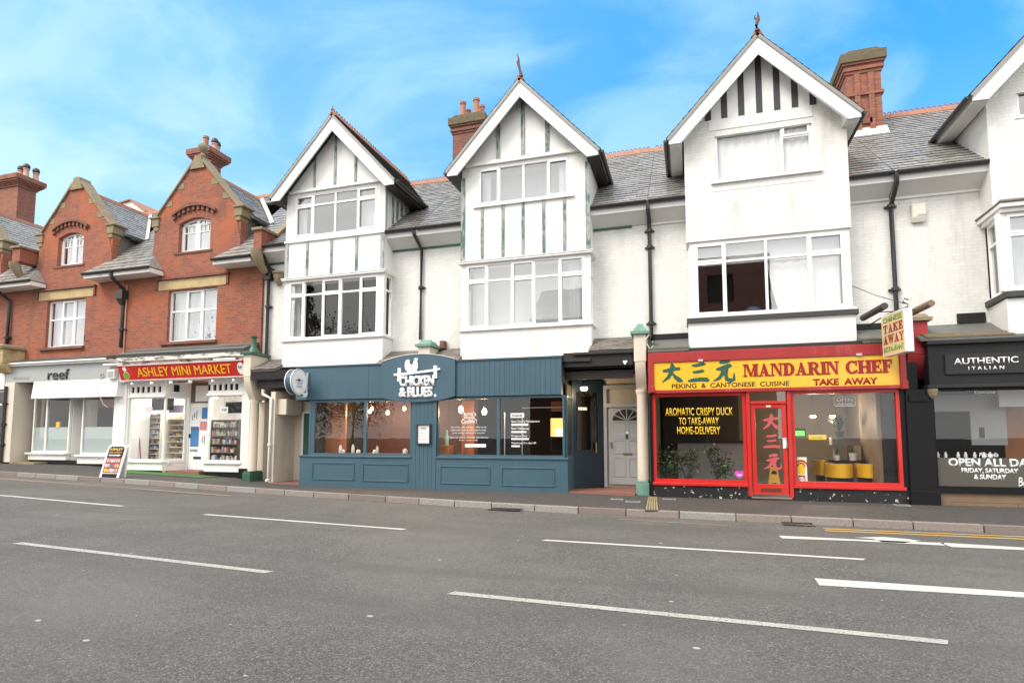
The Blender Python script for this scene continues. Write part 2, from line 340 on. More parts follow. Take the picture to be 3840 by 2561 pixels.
M_ = {}
WHITE = (.80, .79, .765)
M_['wbrick'] = brickmat('white_painted_brick', (.77,.76,.73), (.72,.71,.68), (.665,.655,.63), ms=.006, bstr=.4, dirt=(.50,.485,.44), rough=.6)
M_['render'] = plain('white_render', (.77,.76,.735), .6, .06, 2, dirt=(.55,.52,.46), dirt_amt=.45, bmp=.08)
M_['apron'] = plain('stained_white_render', (.77,.76,.73), .6, .06, 2, dirt=(.56,.47,.38), dirt_amt=.6, bmp=.08)
M_['upvc'] = plain('white_window_plastic', (.86,.86,.85), .3, .02, 2)
M_['wood_white'] = plain('old_white_joinery', (.80,.785,.745), .5, .05, 4, dirt=(.52,.44,.36), dirt_amt=.5, bmp=.05)
M_['board'] = plain('white_bargeboard', (.80,.80,.79), .38, .04, 3, dirt=(.62,.60,.56), dirt_amt=.35)
M_['soffit'] = plain('grey_white_soffit', (.70,.69,.665), .6, .06, 3)
m, ns, ls, bs = nodes('flaking_green_batten'); M_['batten'] = m
ls.new(mixc(ns, ls, ramp(ns, ls, noise(ns, ls, 9, 6, .7, (1, 1, .35)), .42, .56), (.065,.15,.115), (.33,.35,.33)), bs.inputs['Base Color']); bs.inputs['Roughness'].default_value = .7
m, ns, ls, bs = nodes('weathered_grey_batten'); M_['batten_grey'] = m
ls.new(mixc(ns, ls, ramp(ns, ls, noise(ns, ls, 7, 6, .7, (1, 1, .3)), .48, .62), (.40,.41,.40), (.17,.24,.21)), bs.inputs['Base Color']); bs.inputs['Roughness'].default_value = .75
M_['green'] = plain('dark_green_paint', (.03,.105,.06), .45, .2, 5, dirt=(.12,.16,.12))
M_['green_pale'] = plain('verdigris_green_paint', (.15,.30,.24), .6, .25, 6, dirt=(.10,.11,.08), dirt_amt=.7)
M_['post_dark'] = plain('dark_grey_timber', (.045,.045,.045), .6, .25, 6)
M_['redbrick'] = brickmat('red_brick', (.345,.106,.058), (.225,.068,.044), (.30,.175,.125), ms=.007, bstr=.6, dirt=(.15,.070,.050), patch=(.45,.125,.038))
M_['redbrick_dark'] = brickmat('weathered_red_brick', (.27,.088,.055), (.14,.058,.043), (.20,.14,.105), ms=.010, bstr=.9, dirt=(.10,.085,.065))
M_['redbrick_plain'] = brickmat('chimney_red_brick', (.36,.125,.075), (.22,.08,.055), (.26,.16,.12), ms=.008, bstr=.8, dirt=(.13,.085,.062))
M_['stone'] = plain('mossy_sandstone', (.27,.215,.13), .85, .3, 5, bmp=.4, dirt=(.15,.13,.075), dirt_amt=.85, streak=False)
M_['stone_gold'] = plain('golden_stone_lintel', (.50,.375,.19), .85, .35, 4, bmp=.4, dirt=(.20,.15,.075), dirt_amt=.8, streak=False)
M_['lichen'] = plain('lichen_covered_stone', (.15,.115,.07), .9, .5, 9, bmp=.6, dirt=(.095,.115,.022), dirt_amt=.95, streak=False)
M_['slate'] = slate_mat('wet_grey_slate', (.215,.205,.190), (.285,.273,.255), rough=.30)
M_['slate_edge_shade'] = plain('shaded_slate_edge', (.035,.034,.032), .7, .3, 8)  # near-black riser faces: the shadow line under each course, put into the colour
M_['slate_brown'] = slate_mat('brown_grey_clay_tile', (.13,.11,.095), (.21,.185,.165), rough=.6)
M_['lead'] = plain('grey_lead_sheet', (.13,.135,.125), .6, .3, 4, dirt=(.065,.065,.035), dirt_amt=.7, streak=False, bmp=.2)
M_['flash'] = plain('pale_flashing', (.62,.62,.60), .5, .1, 4)
M_['terra'] = plain('terracotta', (.40,.175,.105), .8, .3, 6, dirt=(.20,.12,.085), streak=False)
M_['finial'] = plain('weathered_brown_clay', (.16,.095,.065), .85, .3, 8)
M_['terra_pale'] = plain('pale_clay_pot', (.52,.30,.23), .8, .2, 6)
M_['iron'] = plain('black_cast_iron', (.028,.027,.026), .45, .3, 8)
M_['gutter'] = plain('black_gutter', (.035,.034,.033), .4, .2, 6)
M_['teal'] = plain('teal_paint', (.046,.104,.142), .45, .16, 2.2, bmp=.05, dirt=(.070,.122,.152), dirt_amt=.6)
M_['teal_shaded'] = plain('shaded_teal_paint', (.009,.024,.038), .4, .15, 3)  # teal made darker to carry the shade on the recessed door
M_['red'] = plain('bright_red_paint', (.55,.020,.016), .35, .16, 3, dirt=(.62,.065,.05), dirt_amt=.55)
M_['red_old'] = plain('faded_dark_red_paint', (.36,.022,.022), .5, .25, 4, dirt=(.45,.16,.15), dirt_amt=.5)
M_['yellow'] = plain('yellow_sign_face', (.80,.46,.035), .3, .03, 1.5)
M_['cream'] = plain('cream_masonry_paint', (.68,.60,.49), .6, .08, 3, dirt=(.42,.34,.25), dirt_amt=.4, bmp=.06)
M_['black'] = plain('black_gloss_paint', (.008,.008,.009), .4, .2, 3, spec=.22)
M_['char'] = plain('charcoal_fascia_paint', (.020,.020,.021), .5, .12, 2.5, spec=.22)
M_['char2'] = plain('charcoal_sign_plate', (.031,.031,.032), .5, .08, 2.5, spec=.22)
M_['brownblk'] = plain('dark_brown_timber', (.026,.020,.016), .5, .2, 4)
m, ns, ls, bs = nodes('chipped_black_plinth'); M_['chip'] = m
ls.new(mixc(ns, ls, ramp(ns, ls, noise(ns, ls, 11, 5, .6), .632, .655), mixc(ns, ls, noise(ns, ls, 5, 4), (.007,.007,.008), (.016,.016,.017)), (.55,.52,.45)), bs.inputs['Base Color']); bs.inputs['Roughness'].default_value = .5
M_['glass'] = glass_mat('window_glass', .085)
M_['glass_up'] = glass_mat('sky_facing_glass', .30)
M_['shopglass'] = glass_mat('shop_glass', .07)
M_['film'] = film_mat('frosted_film', (.42,.50,.47), .82)
M_['net'] = film_mat('net_curtain', (.50,.53,.55), .88)
M_['curtain'] = plain('pale_curtain', (.45,.47,.48), .9, .1, 3)
M_['sky_grey_sheet'] = plain('pale_sky_grey', (.46,.48,.49), .8, .06, 1)  # pale grey standing in for sky reflected in the middle bay's panes
M_['cloth'] = plain('white_sheet', (.70,.71,.70), .9, .06, 3)
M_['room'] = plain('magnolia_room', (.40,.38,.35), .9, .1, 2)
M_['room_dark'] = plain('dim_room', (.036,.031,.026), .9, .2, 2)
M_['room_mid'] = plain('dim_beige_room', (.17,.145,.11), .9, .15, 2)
M_['room_brown'] = plain('brown_room', (.36,.19,.12), .9, .2, 1.5)
M_['room_white'] = plain('white_shop_room', (.74,.73,.71), .8, .05, 2)
M_['woodor'] = plain('orange_pine_panel', (.40,.125,.022), .45, .3, 5, dirt=(.20,.07,.02))
M_['woodbr'] = plain('dark_stained_boards', (.11,.034,.010), .5, .35, 4)
M_['woodlt'] = plain('pale_timber_boards', (.20,.13,.078), .6, .3, 4, dirt=(.2,.13,.07), streak=False)
M_['tile'] = plain('red_quarry_tile', (.26,.11,.085), .6, .3, 9, dirt=(.2,.15,.12), streak=False)
M_['w'] = plain('white_letter', (.86,.86,.86), .4, .02)
M_['vinyl'] = plain('white_vinyl', (.80,.79,.76), .5, .05)
M_['k'] = plain('black_letter', (.020,.016,.014), .4, .1)
M_['gold'] = plain('yellow_letter', (.86,.50,.03), .4, .05)
M_['yv'] = plain('yellow_vinyl', (.80,.52,.02), .4, .08)
M_['dkred'] = plain('deep_red_letter', (.30,.007,.007), .4, .05)
M_['jade'] = plain('jade_green_letter', (.025,.095,.065), .4, .1)
M_['leafgreen'] = plain('bright_green_letter', (.10,.36,.09), .5, .1)
M_['pink'] = plain('faded_red_vinyl', (.50,.085,.09), .5, .1)
M_['grey'] = plain('grey_plastic', (.35,.35,.34), .5, .1)
M_['greydoor'] = plain('grey_door_paint', (.36,.37,.385), .4, .04, 2)
M_['plastic'] = plain('cream_plastic', (.72,.69,.58), .4, .05)
M_['brass'] = plain('brass', (.55,.38,.15), .3, .1, 5, metal=1)
M_['steel'] = plain('brushed_steel', (.55,.55,.55), .35, .05, 5, metal=1)
M_['bulb'] = glow('warm_bulb', (1.0, .70, .34), 5)
M_['bulbw'] = glow('white_lamp', (1.0, .95, .88), 2.2)
M_['mat'] = plain('green_mat', (.055,.15,.035), .95, .3, 20, bmp=.5)
M_['yseat'] = plain('mustard_leather', (.72,.40,.015), .4, .06, 3)
M_['paper'] = plain('white_paper', (.80,.80,.79), .6, .02)
M_['sign_green'] = glow('green_exit_sign', (.08, .6, .06), .9)
M_['leaf'] = plain('dark_leaf', (.045,.085,.028), .5, .5, 8)
M_['leafb'] = plain('conifer_leaf', (.030,.052,.028), .7, .5, 5)
M_['bark'] = plain('bark', (.07,.055,.042), .9, .3, 8)

# ------------------------------------------------------------------ ground
def asphalt(name, base, patch, spot, scale, gum=True, dark_lane=False):
    """rolled stone chippings in dark binder, worn brighter in patches, with gum spots"""
    m, ns, ls, bs = nodes(name); k = lambda q: tuple(v*q for v in base)
    vo = ns.new('ShaderNodeTexVoronoi'); vo.inputs['Scale'].default_value = scale; t0 = ns.new('ShaderNodeTexCoord'); ls.new(t0.outputs['Object'], vo.inputs['Vector'])
    sp = ns.new('ShaderNodeSeparateColor'); ls.new(vo.outputs['Color'], sp.inputs[0])
    col = mixc(ns, ls, ramp(ns, ls, sp.outputs[0], .1, .95), k(.68), k(1.25))
    col = mixc(ns, ls, ramp(ns, ls, sp.outputs[1], .90, .95, 0, .7), col, k(1.9))
    col = mixc(ns, ls, ramp(ns, ls, sp.outputs[2], .84, .9, 0, .75), col, k(.34))
    col = mixc(ns, ls, ramp(ns, ls, vo.outputs['Distance'], .3, .8, 0, .7), col, k(.35))
    col = mixc(ns, ls, ramp(ns, ls, noise(ns, ls, 9, 4, .7), .40, .72, 0, .5), col, k(.55))
    col = mixc(ns, ls, ramp(ns, ls, noise(ns, ls, .45, 7, .65), .38, .68, 0, .55), col, patch)
    if dark_lane: col = mixc(ns, ls, ramp(ns, ls, noise(ns, ls, .8, 5, .6, (.12, 1.0, 1)), .46, .62, 0, .5), col, k(.6))
    if gum:
        for q, th in ((1.15, .036), (1.9, .034), (3.1, .036)):
            v = ns.new('ShaderNodeTexVoronoi'); v.inputs['Scale'].default_value = q
            t = ns.new('ShaderNodeTexCoord'); mpn = ns.new('ShaderNodeMapping'); mpn.inputs['Scale'].default_value = (1, 1.35, 1); mpn.inputs['Location'].default_value = (q, 2*q, 0); ls.new(t.outputs['Object'], mpn.inputs[0]); ls.new(mpn.outputs[0], v.inputs['Vector'])
            col = mixc(ns, ls, ramp(ns, ls, v.outputs['Distance'], th, th*.7, 0, .75), col, spot)
    ls.new(col, bs.inputs['Base Color']); bs.inputs['Roughness'].default_value = .75; bs.inputs['Specular IOR Level'].default_value = .3
    bump(ns, ls, bs, vo.outputs['Distance'], .6, -.006); return m
M_['road'] = asphalt('worn_asphalt', (.146,.139,.130), (.158,.149,.138), (.50,.49,.46), 74, True, True)
M_['pave'] = asphalt('footway_asphalt', (.100,.092,.086), (.080,.073,.068), (.38,.37,.35), 60)
def paint_mat(name, c, wear=.40, hi=.5):
    m, ns, ls, bs = nodes(name)
    f = ramp(ns, ls, noise(ns, ls, 55, 3, .7), wear-.05, wear)
    f2 = ramp(ns, ls, noise(ns, ls, 2.0, 5, .6), .3, .75, .82, 1.0); mu = ns.new('ShaderNodeMath'); mu.operation = 'MULTIPLY'; ls.new(f, mu.inputs[0]); ls.new(f2, mu.inputs[1])
    ls.new(mixc(ns, ls, mu.outputs[0], (.085,.08,.075), c), bs.inputs['Base Color']); bs.inputs['Roughness'].default_value = .65; return m
M_['line'] = paint_mat('worn_white_road_paint', (.46,.44,.40), .44)
M_['line_new'] = paint_mat('fresh_white_road_paint', (.56,.55,.52), .33)
M_['line_y'] = paint_mat('yellow_road_paint', (.48,.30,.07), .36)
M_['line_old'] = paint_mat('faded_orange_road_paint', (.27,.18,.12), .47)
m, ns, ls, bs = nodes('granite_kerb'); M_['kerb'] = m
g = ns.new('ShaderNodeNewGeometry'); cr = ns.new('ShaderNodeValToRGB'); ls.new(g.outputs['Random Per Island'], cr.inputs[0]); cr.color_ramp.interpolation = 'CONSTANT'
cr.color_ramp.elements[0].color = (.25,.21,.185,1); cr.color_ramp.elements[1].position = .55; cr.color_ramp.elements[1].color = (.29,.28,.26,1)
e = cr.color_ramp.elements.new(.3); e.color = (.19,.155,.135,1); e = cr.color_ramp.elements.new(.8); e.color = (.27,.24,.215,1)
ls.new(mixc(ns, ls, ramp(ns, ls, noise(ns, ls, 30, 5), .35, .7, 0, .5), cr.outputs[0], (.16,.13,.115)), bs.inputs['Base Color']); bs.inputs['Roughness'].default_value = .8
bump(ns, ls, bs, noise(ns, ls, 40, 4), .3, .01)

def gridsheet(name, xs, rows, mat):
    """sheet over the columns xs; rows(x) gives the (y, z) points across"""
    mb = MB(); pts = [[(x, *p) for p in rows(x)] for x in xs]
    mb.v = [p for c in pts for p in c]; n = len(pts[0])
    for i in range(len(xs)-1):
        for j in range(n-1): mb.f.append([i*n+j, (i+1)*n+j, (i+1)*n+j+1, i*n+j+1])
    return struct(mb.build(name, mat))
XS = [-400, -120, -60] + [x*.5 for x in range(-80, 25)] + [30, 80, 400]
gridsheet('road', XS, lambda x: [(ky(x) - q, gz(x)) for q in (12.6, 10, 8, 6, 4, 2, 1, .4)] + [(ky(x) - .002, gz(x) - .02)], M_['road'])
gridsheet('pavement', XS, lambda x: [(ky(x) + .14, kz(x) - .004)] + [(y, pz(x, y)) for y in (13.0, 13.4, 14, 15, 16.5)], M_['pave'])
mb = MB(); x = -45.0
while x < 14:
    w = random.choice((.84, .88, .92, .96)); a, b = x + random.uniform(.004, .011), x + w - random.uniform(.004, .011)
    P8 = [(a, ky(a), gz(a) - .1), (b, ky(b), gz(b) - .1), (b, ky(b) + .15, gz(b) - .1), (a, ky(a) + .15, gz(a) - .1)]
    T8 = [(a, ky(a) + .012, kz(a)), (b, ky(b) + .012, kz(b)), (b, ky(b) + .14, kz(b)), (a, ky(a) + .14, kz(a))]
    n = len(mb.v); mb.v += P8 + T8; mb.f += [[n+q for q in f] for f in ((0,1,5,4),(1,2,6,5),(2,3,7,6),(3,0,4,7),(4,5,6,7),(3,2,1,0))]; x += w
struct(mb.build('kerb', M_['kerb'], bevel=.012))
gridsheet('far_pavement', XS, lambda x: [(-1.2, gz(x) + .08), (-1.21, gz(x) + .1), (-4, gz(x) + .12)], M_['pave'])
gridsheet('ground', [-900, 900], lambda x: [(-900, -.6), (-4, -.6), (17, -.6), (900, -.6)], M_['pave'])
def mark(name, polys, mat, h=.004):
    mb = MB()
    for pl in polys:
        mb.face([(x, y, gz(x) + h) for x, y in pl])
    return struct(mb.build(name, mat))
def dash(x0, x1, y0, y1, w, sk=.05, n=8):
    f = lambda t: (x0 + (x1-x0)*t, y0 + (y1-y0)*t); out = []
    for i in range(n):
        (a, b), (c, d) = f(i/n), f((i+1)/n); s0 = sk if i == 0 else 0; s1 = sk if i == n-1 else 0
        out.append([(a + s0, b - w/2), (c + s1, d - w/2), (c - s1, d + w/2), (a - s0, b + w/2)])
    return out
def run(fa, xa, ya, fb, xb, yb, w, mat):
    a = ground(fa, xa, ya); b = ground(fb, xb, yb); mark('lane_line', dash(a[0], b[0], a[1], b[1], w, -.02, 14), mat)
run('r', 78, 411, 'r', 1236, 546, .105, M_['line']); run('r', 2070, 640, 's', 2003, 868, .105, M_['line'])
run('r', -60, 188, 'r', 563, 242, .10, M_['line_new']); run('r', 942, 280, 'r', 1857, 349, .10, M_['line_new']); run('s', 145, 398, 's', 1618, 487, .10, M_['line_new'])
gp = lambda *p: [ground('s', a, b) for a, b in p]
mark('lane_edge_line', [gp((1388, 573), (2351, 638), (2351, 662), (1412, 606))], M_['line_new'])
mark('turn_arrow', [gp((1225, 378), (1660, 399), (1985, 412), (1985, 424), (1600, 404), (1240, 391)), gp((1570, 387), (1700, 384), (1800, 392), (1880, 402), (1800, 412), (1700, 408), (1660, 394)),
                    gp((1955, 409), (2351, 433), (2351, 445), (2020, 431))], M_['line_new'], .006)
mark('yellow_line', [gp((1425, 343), (2351, 381), (2351, 385), (1440, 348))], M_['line_y'])
mark('yellow_line', [gp((1432, 352), (2351, 391), (2351, 396), (1446, 357))], M_['line_y'])
gr_ = lambda *p: [ground('r', a, b) for a, b in p]
mark('faded_line', [gr_((0, 112), (500, 150), (1060, 192), (1058, 197), (500, 158), (0, 118))], M_['line_old'])
mark('faded_line', [gp((490, 300), (990, 331), (990, 335), (490, 303))], M_['line_old'])
# drain gratings and channel
def grate(x0, x1, y0, y1, label):
    t = thing('drain_grate', label, 'drain grate', ((x0+x1)/2, (y0+y1)/2, gz(x0)), 'drain gratings along the kerb'); z = gz(x0) + .006
    f = MB(); f.box(x0, x1, y0, y0+.03, z, z+.012).box(x0, x1, y1-.03, y1, z, z+.012).box(x0, x0+.03, y0+.03, y1-.03, z, z+.012).box(x1-.03, x1, y0+.03, y1-.03, z, z+.012)
    f.build('frame', M_['iron'], t); b = MB(); n = 9
    for i in range(n):
        xx = x0 + .05 + (x1 - x0 - .1) * i / n; b.box(xx, xx + .025, y0+.03, y1-.03, z, z+.009)
    b.build('bars', M_['iron'], t); MB().box(x0+.03, x1-.03, y0+.03, y1-.03, z-.001, z+.002).build('gully', M_['black'], t)
a = ground('s', 1250, 330); b = ground('s', 1425, 357); grate(a[0], b[0], ky(a[0]) - .42, ky(a[0]) - .08, 'black iron drain grate at the kerb before the yellow lines')
a = ground('r', 2220, 268); grate(a[0], a[0] + .62, ky(a[0]) - .4, ky(a[0]) - .06, 'black iron drain grate at the kerb before the teal shopfront')
# grooved drainage channel across the footway beside the green-footed pier
t = thing('channel_cover', 'yellowish grooved channel cover crossing the footway beside the green pier foot', 'drain cover', (-.75, 12.2, .1))
q0 = ground('s', 606, 285); q1 = ground('s', 668, 285); ya = ky(q0[0]) - .004; yb = 13.32; b = MB(); wd = q1[0] - q0[0]; xk = q0[0] + .02; xb = -.905
for i in range(5):
    u0 = wd * (.05 + i * .2)
    b.ext([(xk + u0, ya, kz(0) + .005), (xk + u0 + .035, ya, kz(0) + .005), (xb + u0*.8 + .028, yb, pz(-.9, yb) + .005), (xb + u0*.8, yb, pz(-.9, yb) + .005)], (0, 0, .014))
b.build('ribs', plain('ochre_rib', (.30,.24,.13), .7, .3, 10), t)
MB().ext([(xk, ya, kz(0) - .02), (xk + wd, ya, kz(0) - .02), (xb + wd*.8, yb, pz(-.9, yb) - .02), (xb, yb, pz(-.9, yb) - .02)], (0, 0, .027)).build('bed', plain('channel_bed', (.07,.06,.05), .8), t)

# ------------------------------------------------------------------ building parts
YS, YB, YW, YG, YE, YR, YD = 13.43, 13.86, 14.37, 13.52, 13.92, 18.19, 14.28      # shopfronts, bays, white wall, bargeboards, eaves, ridge, red wall
ZE, ZR, ZAP, ZFT = 7.16, 10.53, 10.64, 8.48
SL = (ZR - ZE) / (YR - YE)
def xform(o, xf):
    if xf is not None: o.data.transform(xf)
    return o
def window(parent, x0, x1, z0, z1, y, xs=(), tz=None, openers=(), fw=.055, mw=.055, depth=.07, mat='upvc', glass='glass_up', sill=.05, name='window', xf=None, sillmat=None, low_open=True):
    """frame with mullions at xs and transoms at tz; opening lights get a proud sash; panes and sill are sub-parts"""
    f = MB(); f.frame(x0, x1, z0, z1, y, y + depth, fw); ed = [x0 + fw - mw/2, *xs, x1 - fw + mw/2]; p = MB()
    for x in xs: f.box(x - mw/2, x + mw/2, y + .002, y + depth - .002, z0 + fw, z1 - fw)
    for i, (a, b) in enumerate(zip(ed, ed[1:])):
        a += mw/2; b -= mw/2; t = tz[i] if isinstance(tz, (list, tuple)) else tz
        cells = [(z0 + fw, z1 - fw)]
        if t:
            f.box(a, b, y + .003, y + depth - .003, t - mw*.45, t + mw*.45); cells = [(z0 + fw, t - mw*.45), (t + mw*.45, z1 - fw)]
        for j, (c, d) in enumerate(cells):
            if i in openers and (low_open or j == len(cells) - 1): f.frame(a - .012, b + .012, c - .012, d + .012, y - .018, y + .03, .042)
            p.face([(a, y + depth*.5, c), (b, y + depth*.5, c), (b, y + depth*.5, d), (a, y + depth*.5, d)])
    w = xform(f.build(name, M_[mat], parent), xf); xform(p.build('pane', M_[glass], w), xf)
    if sill: xform(MB().box(x0 - sill, x1 + sill, y - .07, y + .02, z0 - .05, z0 - .003).build('sill', M_[sillmat or mat], w, bevel=.006), xf)
    return w
def curtain(parent, x0, x1, z0, z1, y, mat='curtain', amp=.012, per=.15, flare=0, name='curtain'):
    n = max(6, int((x1 - x0) / per * 8)); mb = MB(); rows = []
    for k in range(7):
        v = k / 6; row = []
        for i in range(n + 1):
            u = i / n; x = x0 + (x1 - x0) * u + flare * (v ** 2) * (1 - u); row.append((x, y + amp * math.sin(2*math.pi*u*(x1-x0)/per + .8*math.sin(5*v)) * (.5 + .5*v), z1 + (z0 - z1) * v))
        rows.append(row)
    for a, b in zip(rows, rows[1:]):
        for i in range(n): mb.face([b[i], b[i+1], a[i+1], a[i]])
    o = mb.build(name, M_[mat], parent)
    bm = bmesh.new(); bm.from_mesh(o.data); bmesh.ops.remove_doubles(bm, verts=bm.verts, dist=1e-5); bmesh.ops.recalc_face_normals(bm, faces=bm.faces); bm.to_mesh(o.data); bm.free()
    for p in o.data.polygons: p.use_smooth = True
    return o
def room(parent, x0, x1, y0, y1, z0, z1, mat, name='room'):
    t = .04
    return MB().box(x0, x1, y1, y1 + t, z0, z1).box(x0 - t, x0, y0, y1, z0, z1).box(x1, x1 + t, y0, y1, z0, z1).box(x0, x1, y0, y1, z0 - t, z0).box(x0, x1, y0, y1, z1, z1 + t).build(name, M_[mat], parent)
def slates(name, parent, eL, eR, tL, tR, mat='slate', ch=.20, cw=.28, lift=.021, under=True):
    eL, eR, tL, tR = map(Vector, (eL, eR, tL, tR)); n = (eR - eL).cross(tL - eL)
    if n.length < 1e-6: n = (tR - tL).cross(tL - eL)
    n.normalize(); n = n if n.z > 0 else -n; mb = MB(); ln = ((tL + tR) / 2 - (eL + eR) / 2).length; rows = max(1, round(ln / ch)); at = lambda u, v: eL.lerp(eR, u).lerp(tL.lerp(tR, u), v)
    for i in range(rows):
        v0, v1 = i / rows, min(1, (i + 1.25) / rows); w = (at(1, v0) - at(0, v0)).length
        if w < .02: w = .02
        m = max(1, round(w / cw)); us = sorted({0, 1, *[min(1, max(0, (k + (.5 if i % 2 else 0)) / m)) for k in range(m + 1)]})
        for a, b in zip(us, us[1:]):
            if (b - a) * w < .01: continue
            g = .004 / max(w, .1); l = lift + random.uniform(-.003, .006); q = random.uniform(-.006, .006) / ln
            A, B, C_, D = at(a + g, v0 + q), at(b - g, v0 + q), at(b - g, v1), at(a + g, v1)
            k = len(mb.v); mb.v += [tuple(A + n*l), tuple(B + n*l), tuple(C_ + n*.004), tuple(D + n*.004), tuple(A - n*.004), tuple(B - n*.004)]
            mb.f += [[k, k+1, k+2, k+3], [k+4, k+5, k+1, k]]
    nf = len(mb.f)
    if under: mb.ext([eL - n*.002, eR - n*.002, tR - n*.002, tL - n*.002], -n*.07)
    o = mb.build(name, M_[mat], parent); o.data.materials.append(M_['slate_edge_shade'])
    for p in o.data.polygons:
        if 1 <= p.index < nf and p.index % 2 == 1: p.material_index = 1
    return o
def ridge_tiles(parent, a, b, mat='terra', crest=True, size=.13):
    a, b = Vector(a), Vector(b); d = (b - a).normalized(); s = d.cross(Vector((0, 0, 1))).normalized(); mb = MB(); n = max(1, round((b - a).length / .42))
    for i in range(n):
        p, q = a + (b - a) * (i / n) + d * .004, a + (b - a) * ((i + 1) / n) - d * .004; up = Vector((0, 0, random.uniform(0, .008)))
        mb.ext([p - s*size - Vector((0, 0, size*.8)) + up, p - s*.05 + Vector((0, 0, .045)) + up, p + s*.05 + Vector((0, 0, .045)) + up, p + s*size - Vector((0, 0, size*.8)) + up], q - p)
    r = mb.build('ridge_tiles', M_[mat], parent)
    if crest:
        mb = MB(); k = 0.08
        while k < (b - a).length - .08:
            c = a + d * k; mb.tube([c + d * (.05*math.cos(t)) + Vector((0, 0, .05 + .085*math.sin(t))) for t in [math.pi*j/6 for j in range(7)]], .016, 5); k += .135
        mb.build('crest', M_[mat], r)
    return r
def gutter(parent, a, b, r=.055, mat='gutter', name='gutter'):
    a, b = Vector(a), Vector(b); d = (b - a).normalized(); s = d.cross(Vector((0, 0, 1))).normalized(); prof = []
    for j in range(9):
        t = math.pi * (1 + j / 8); prof.append(a + s * (r*math.cos(t)) + Vector((0, 0, r*1.15*math.sin(t))))
    prof += [p for p in (a + s*(r-.012), a - s*(r-.012))]
    return MB().ext(prof, b - a).build(name, M_[mat], parent)
def downpipe(parent, pts, r=.042, collars=(), name='downpipe', mat='iron'):
    mb = MB(); mb.tube(pts, r, 10)
    for z in collars:
        for p, q in zip(pts, pts[1:]):
            if min(p[2], q[2]) <= z <= max(p[2], q[2]):
                t = (z - p[2]) / (q[2] - p[2] or 1); x, y = p[0] + (q[0]-p[0])*t, p[1] + (q[1]-p[1])*t
                mb.lathe(x, y, [(r*1.1, z-.05), (r*1.55, z-.045), (r*1.55, z+.03), (r*1.1, z+.04)], 10); mb.box(x - r*2.4, x + r*2.4, y + r*.6, y + r*1.5, z - .03, z + .01); break
    return mb.build(name, M_[mat], parent, smooth=True)
def chimney(parent, x0, x1, y0, y1, z0, z1, style, mat, pots=(), panel=False):
    """brick stack with stepped corbels; pots are sub-parts"""
    mb = MB(); mb.box(x0, x1, y0, y1, z0, z1 - .5)
    if style == 'flare':
        k = [(0.0, .5), (.05, .42), (.10, .36), (.16, .30), (.22, .22), (.27, .15)]
        for (e, d), (e2, d2) in zip(k, k[1:] + [(.27, 0)]): mb.box(x0 - e2, x1 + e2, y0 - e2, y1 + e2, z1 - d, z1 - d2 - .004)
    else:
        k = [(.03, .62), (.07, .54), (.035, .46), (.09, .38), (.13, .30)]
        for (e, d), (e2, d2) in zip(k, k[1:] + [(.1, .22)]): mb.box(x0 - e, x1 + e, y0 - e, y1 + e, z1 - d, z1 - d2)
    if panel:
        for q in (.22, .62): mb.box(x0 + (x1-x0)*q, x0 + (x1-x0)*(q+.16), y0 - .05, y0 - .001, z0, z1 - .64)
        mb.box(x0 - .05, x1 + .05, y0 - .06, y1 + .05, z1 - 1.25, z1 - 1.17)
    c = mb.build('chimney', M_[mat], parent)
    if style != 'flare': 
        cp = MB().box(x0 - .135, x1 + .135, y0 - .135, y1 + .135, z1 - .33, z1 - .06); cp.prism([(x0 - .1, z1 - .06), (x1 + .1, z1 - .06), (x1 - .1, z1 + .03), (x0 + .1, z1 + .03)], y0 - .08, y1 + .08)
        cp.build('cap', M_['lichen'], c, bevel=.02)
    for x, y, r, h, pm, cowl in pots:
        pt = MB().lathe(x, y, [(r*1.15, z1 - .02), (r*1.1, z1 + h*.12), (r*.9, z1 + h*.2), (r*.82, z1 + h*.85), (r*1.02, z1 + h*.88), (r*1.02, z1 + h)], 14).build('chimney_pot', M_[pm], c, smooth=True)
        if cowl:
            cw = MB(); cw.lathe(x, y, [(r*.95, z1 + h + .002), (r*1.0, z1 + h + .03), (r*1.15, z1 + h + .05), (r*1.15, z1 + h + .12), (r*.9, z1 + h + .2), (r*.3, z1 + h + .25)], 12); part(cw.build('chimney_pot', M_['iron'], c, smooth=True), 'black cowl')
    return c

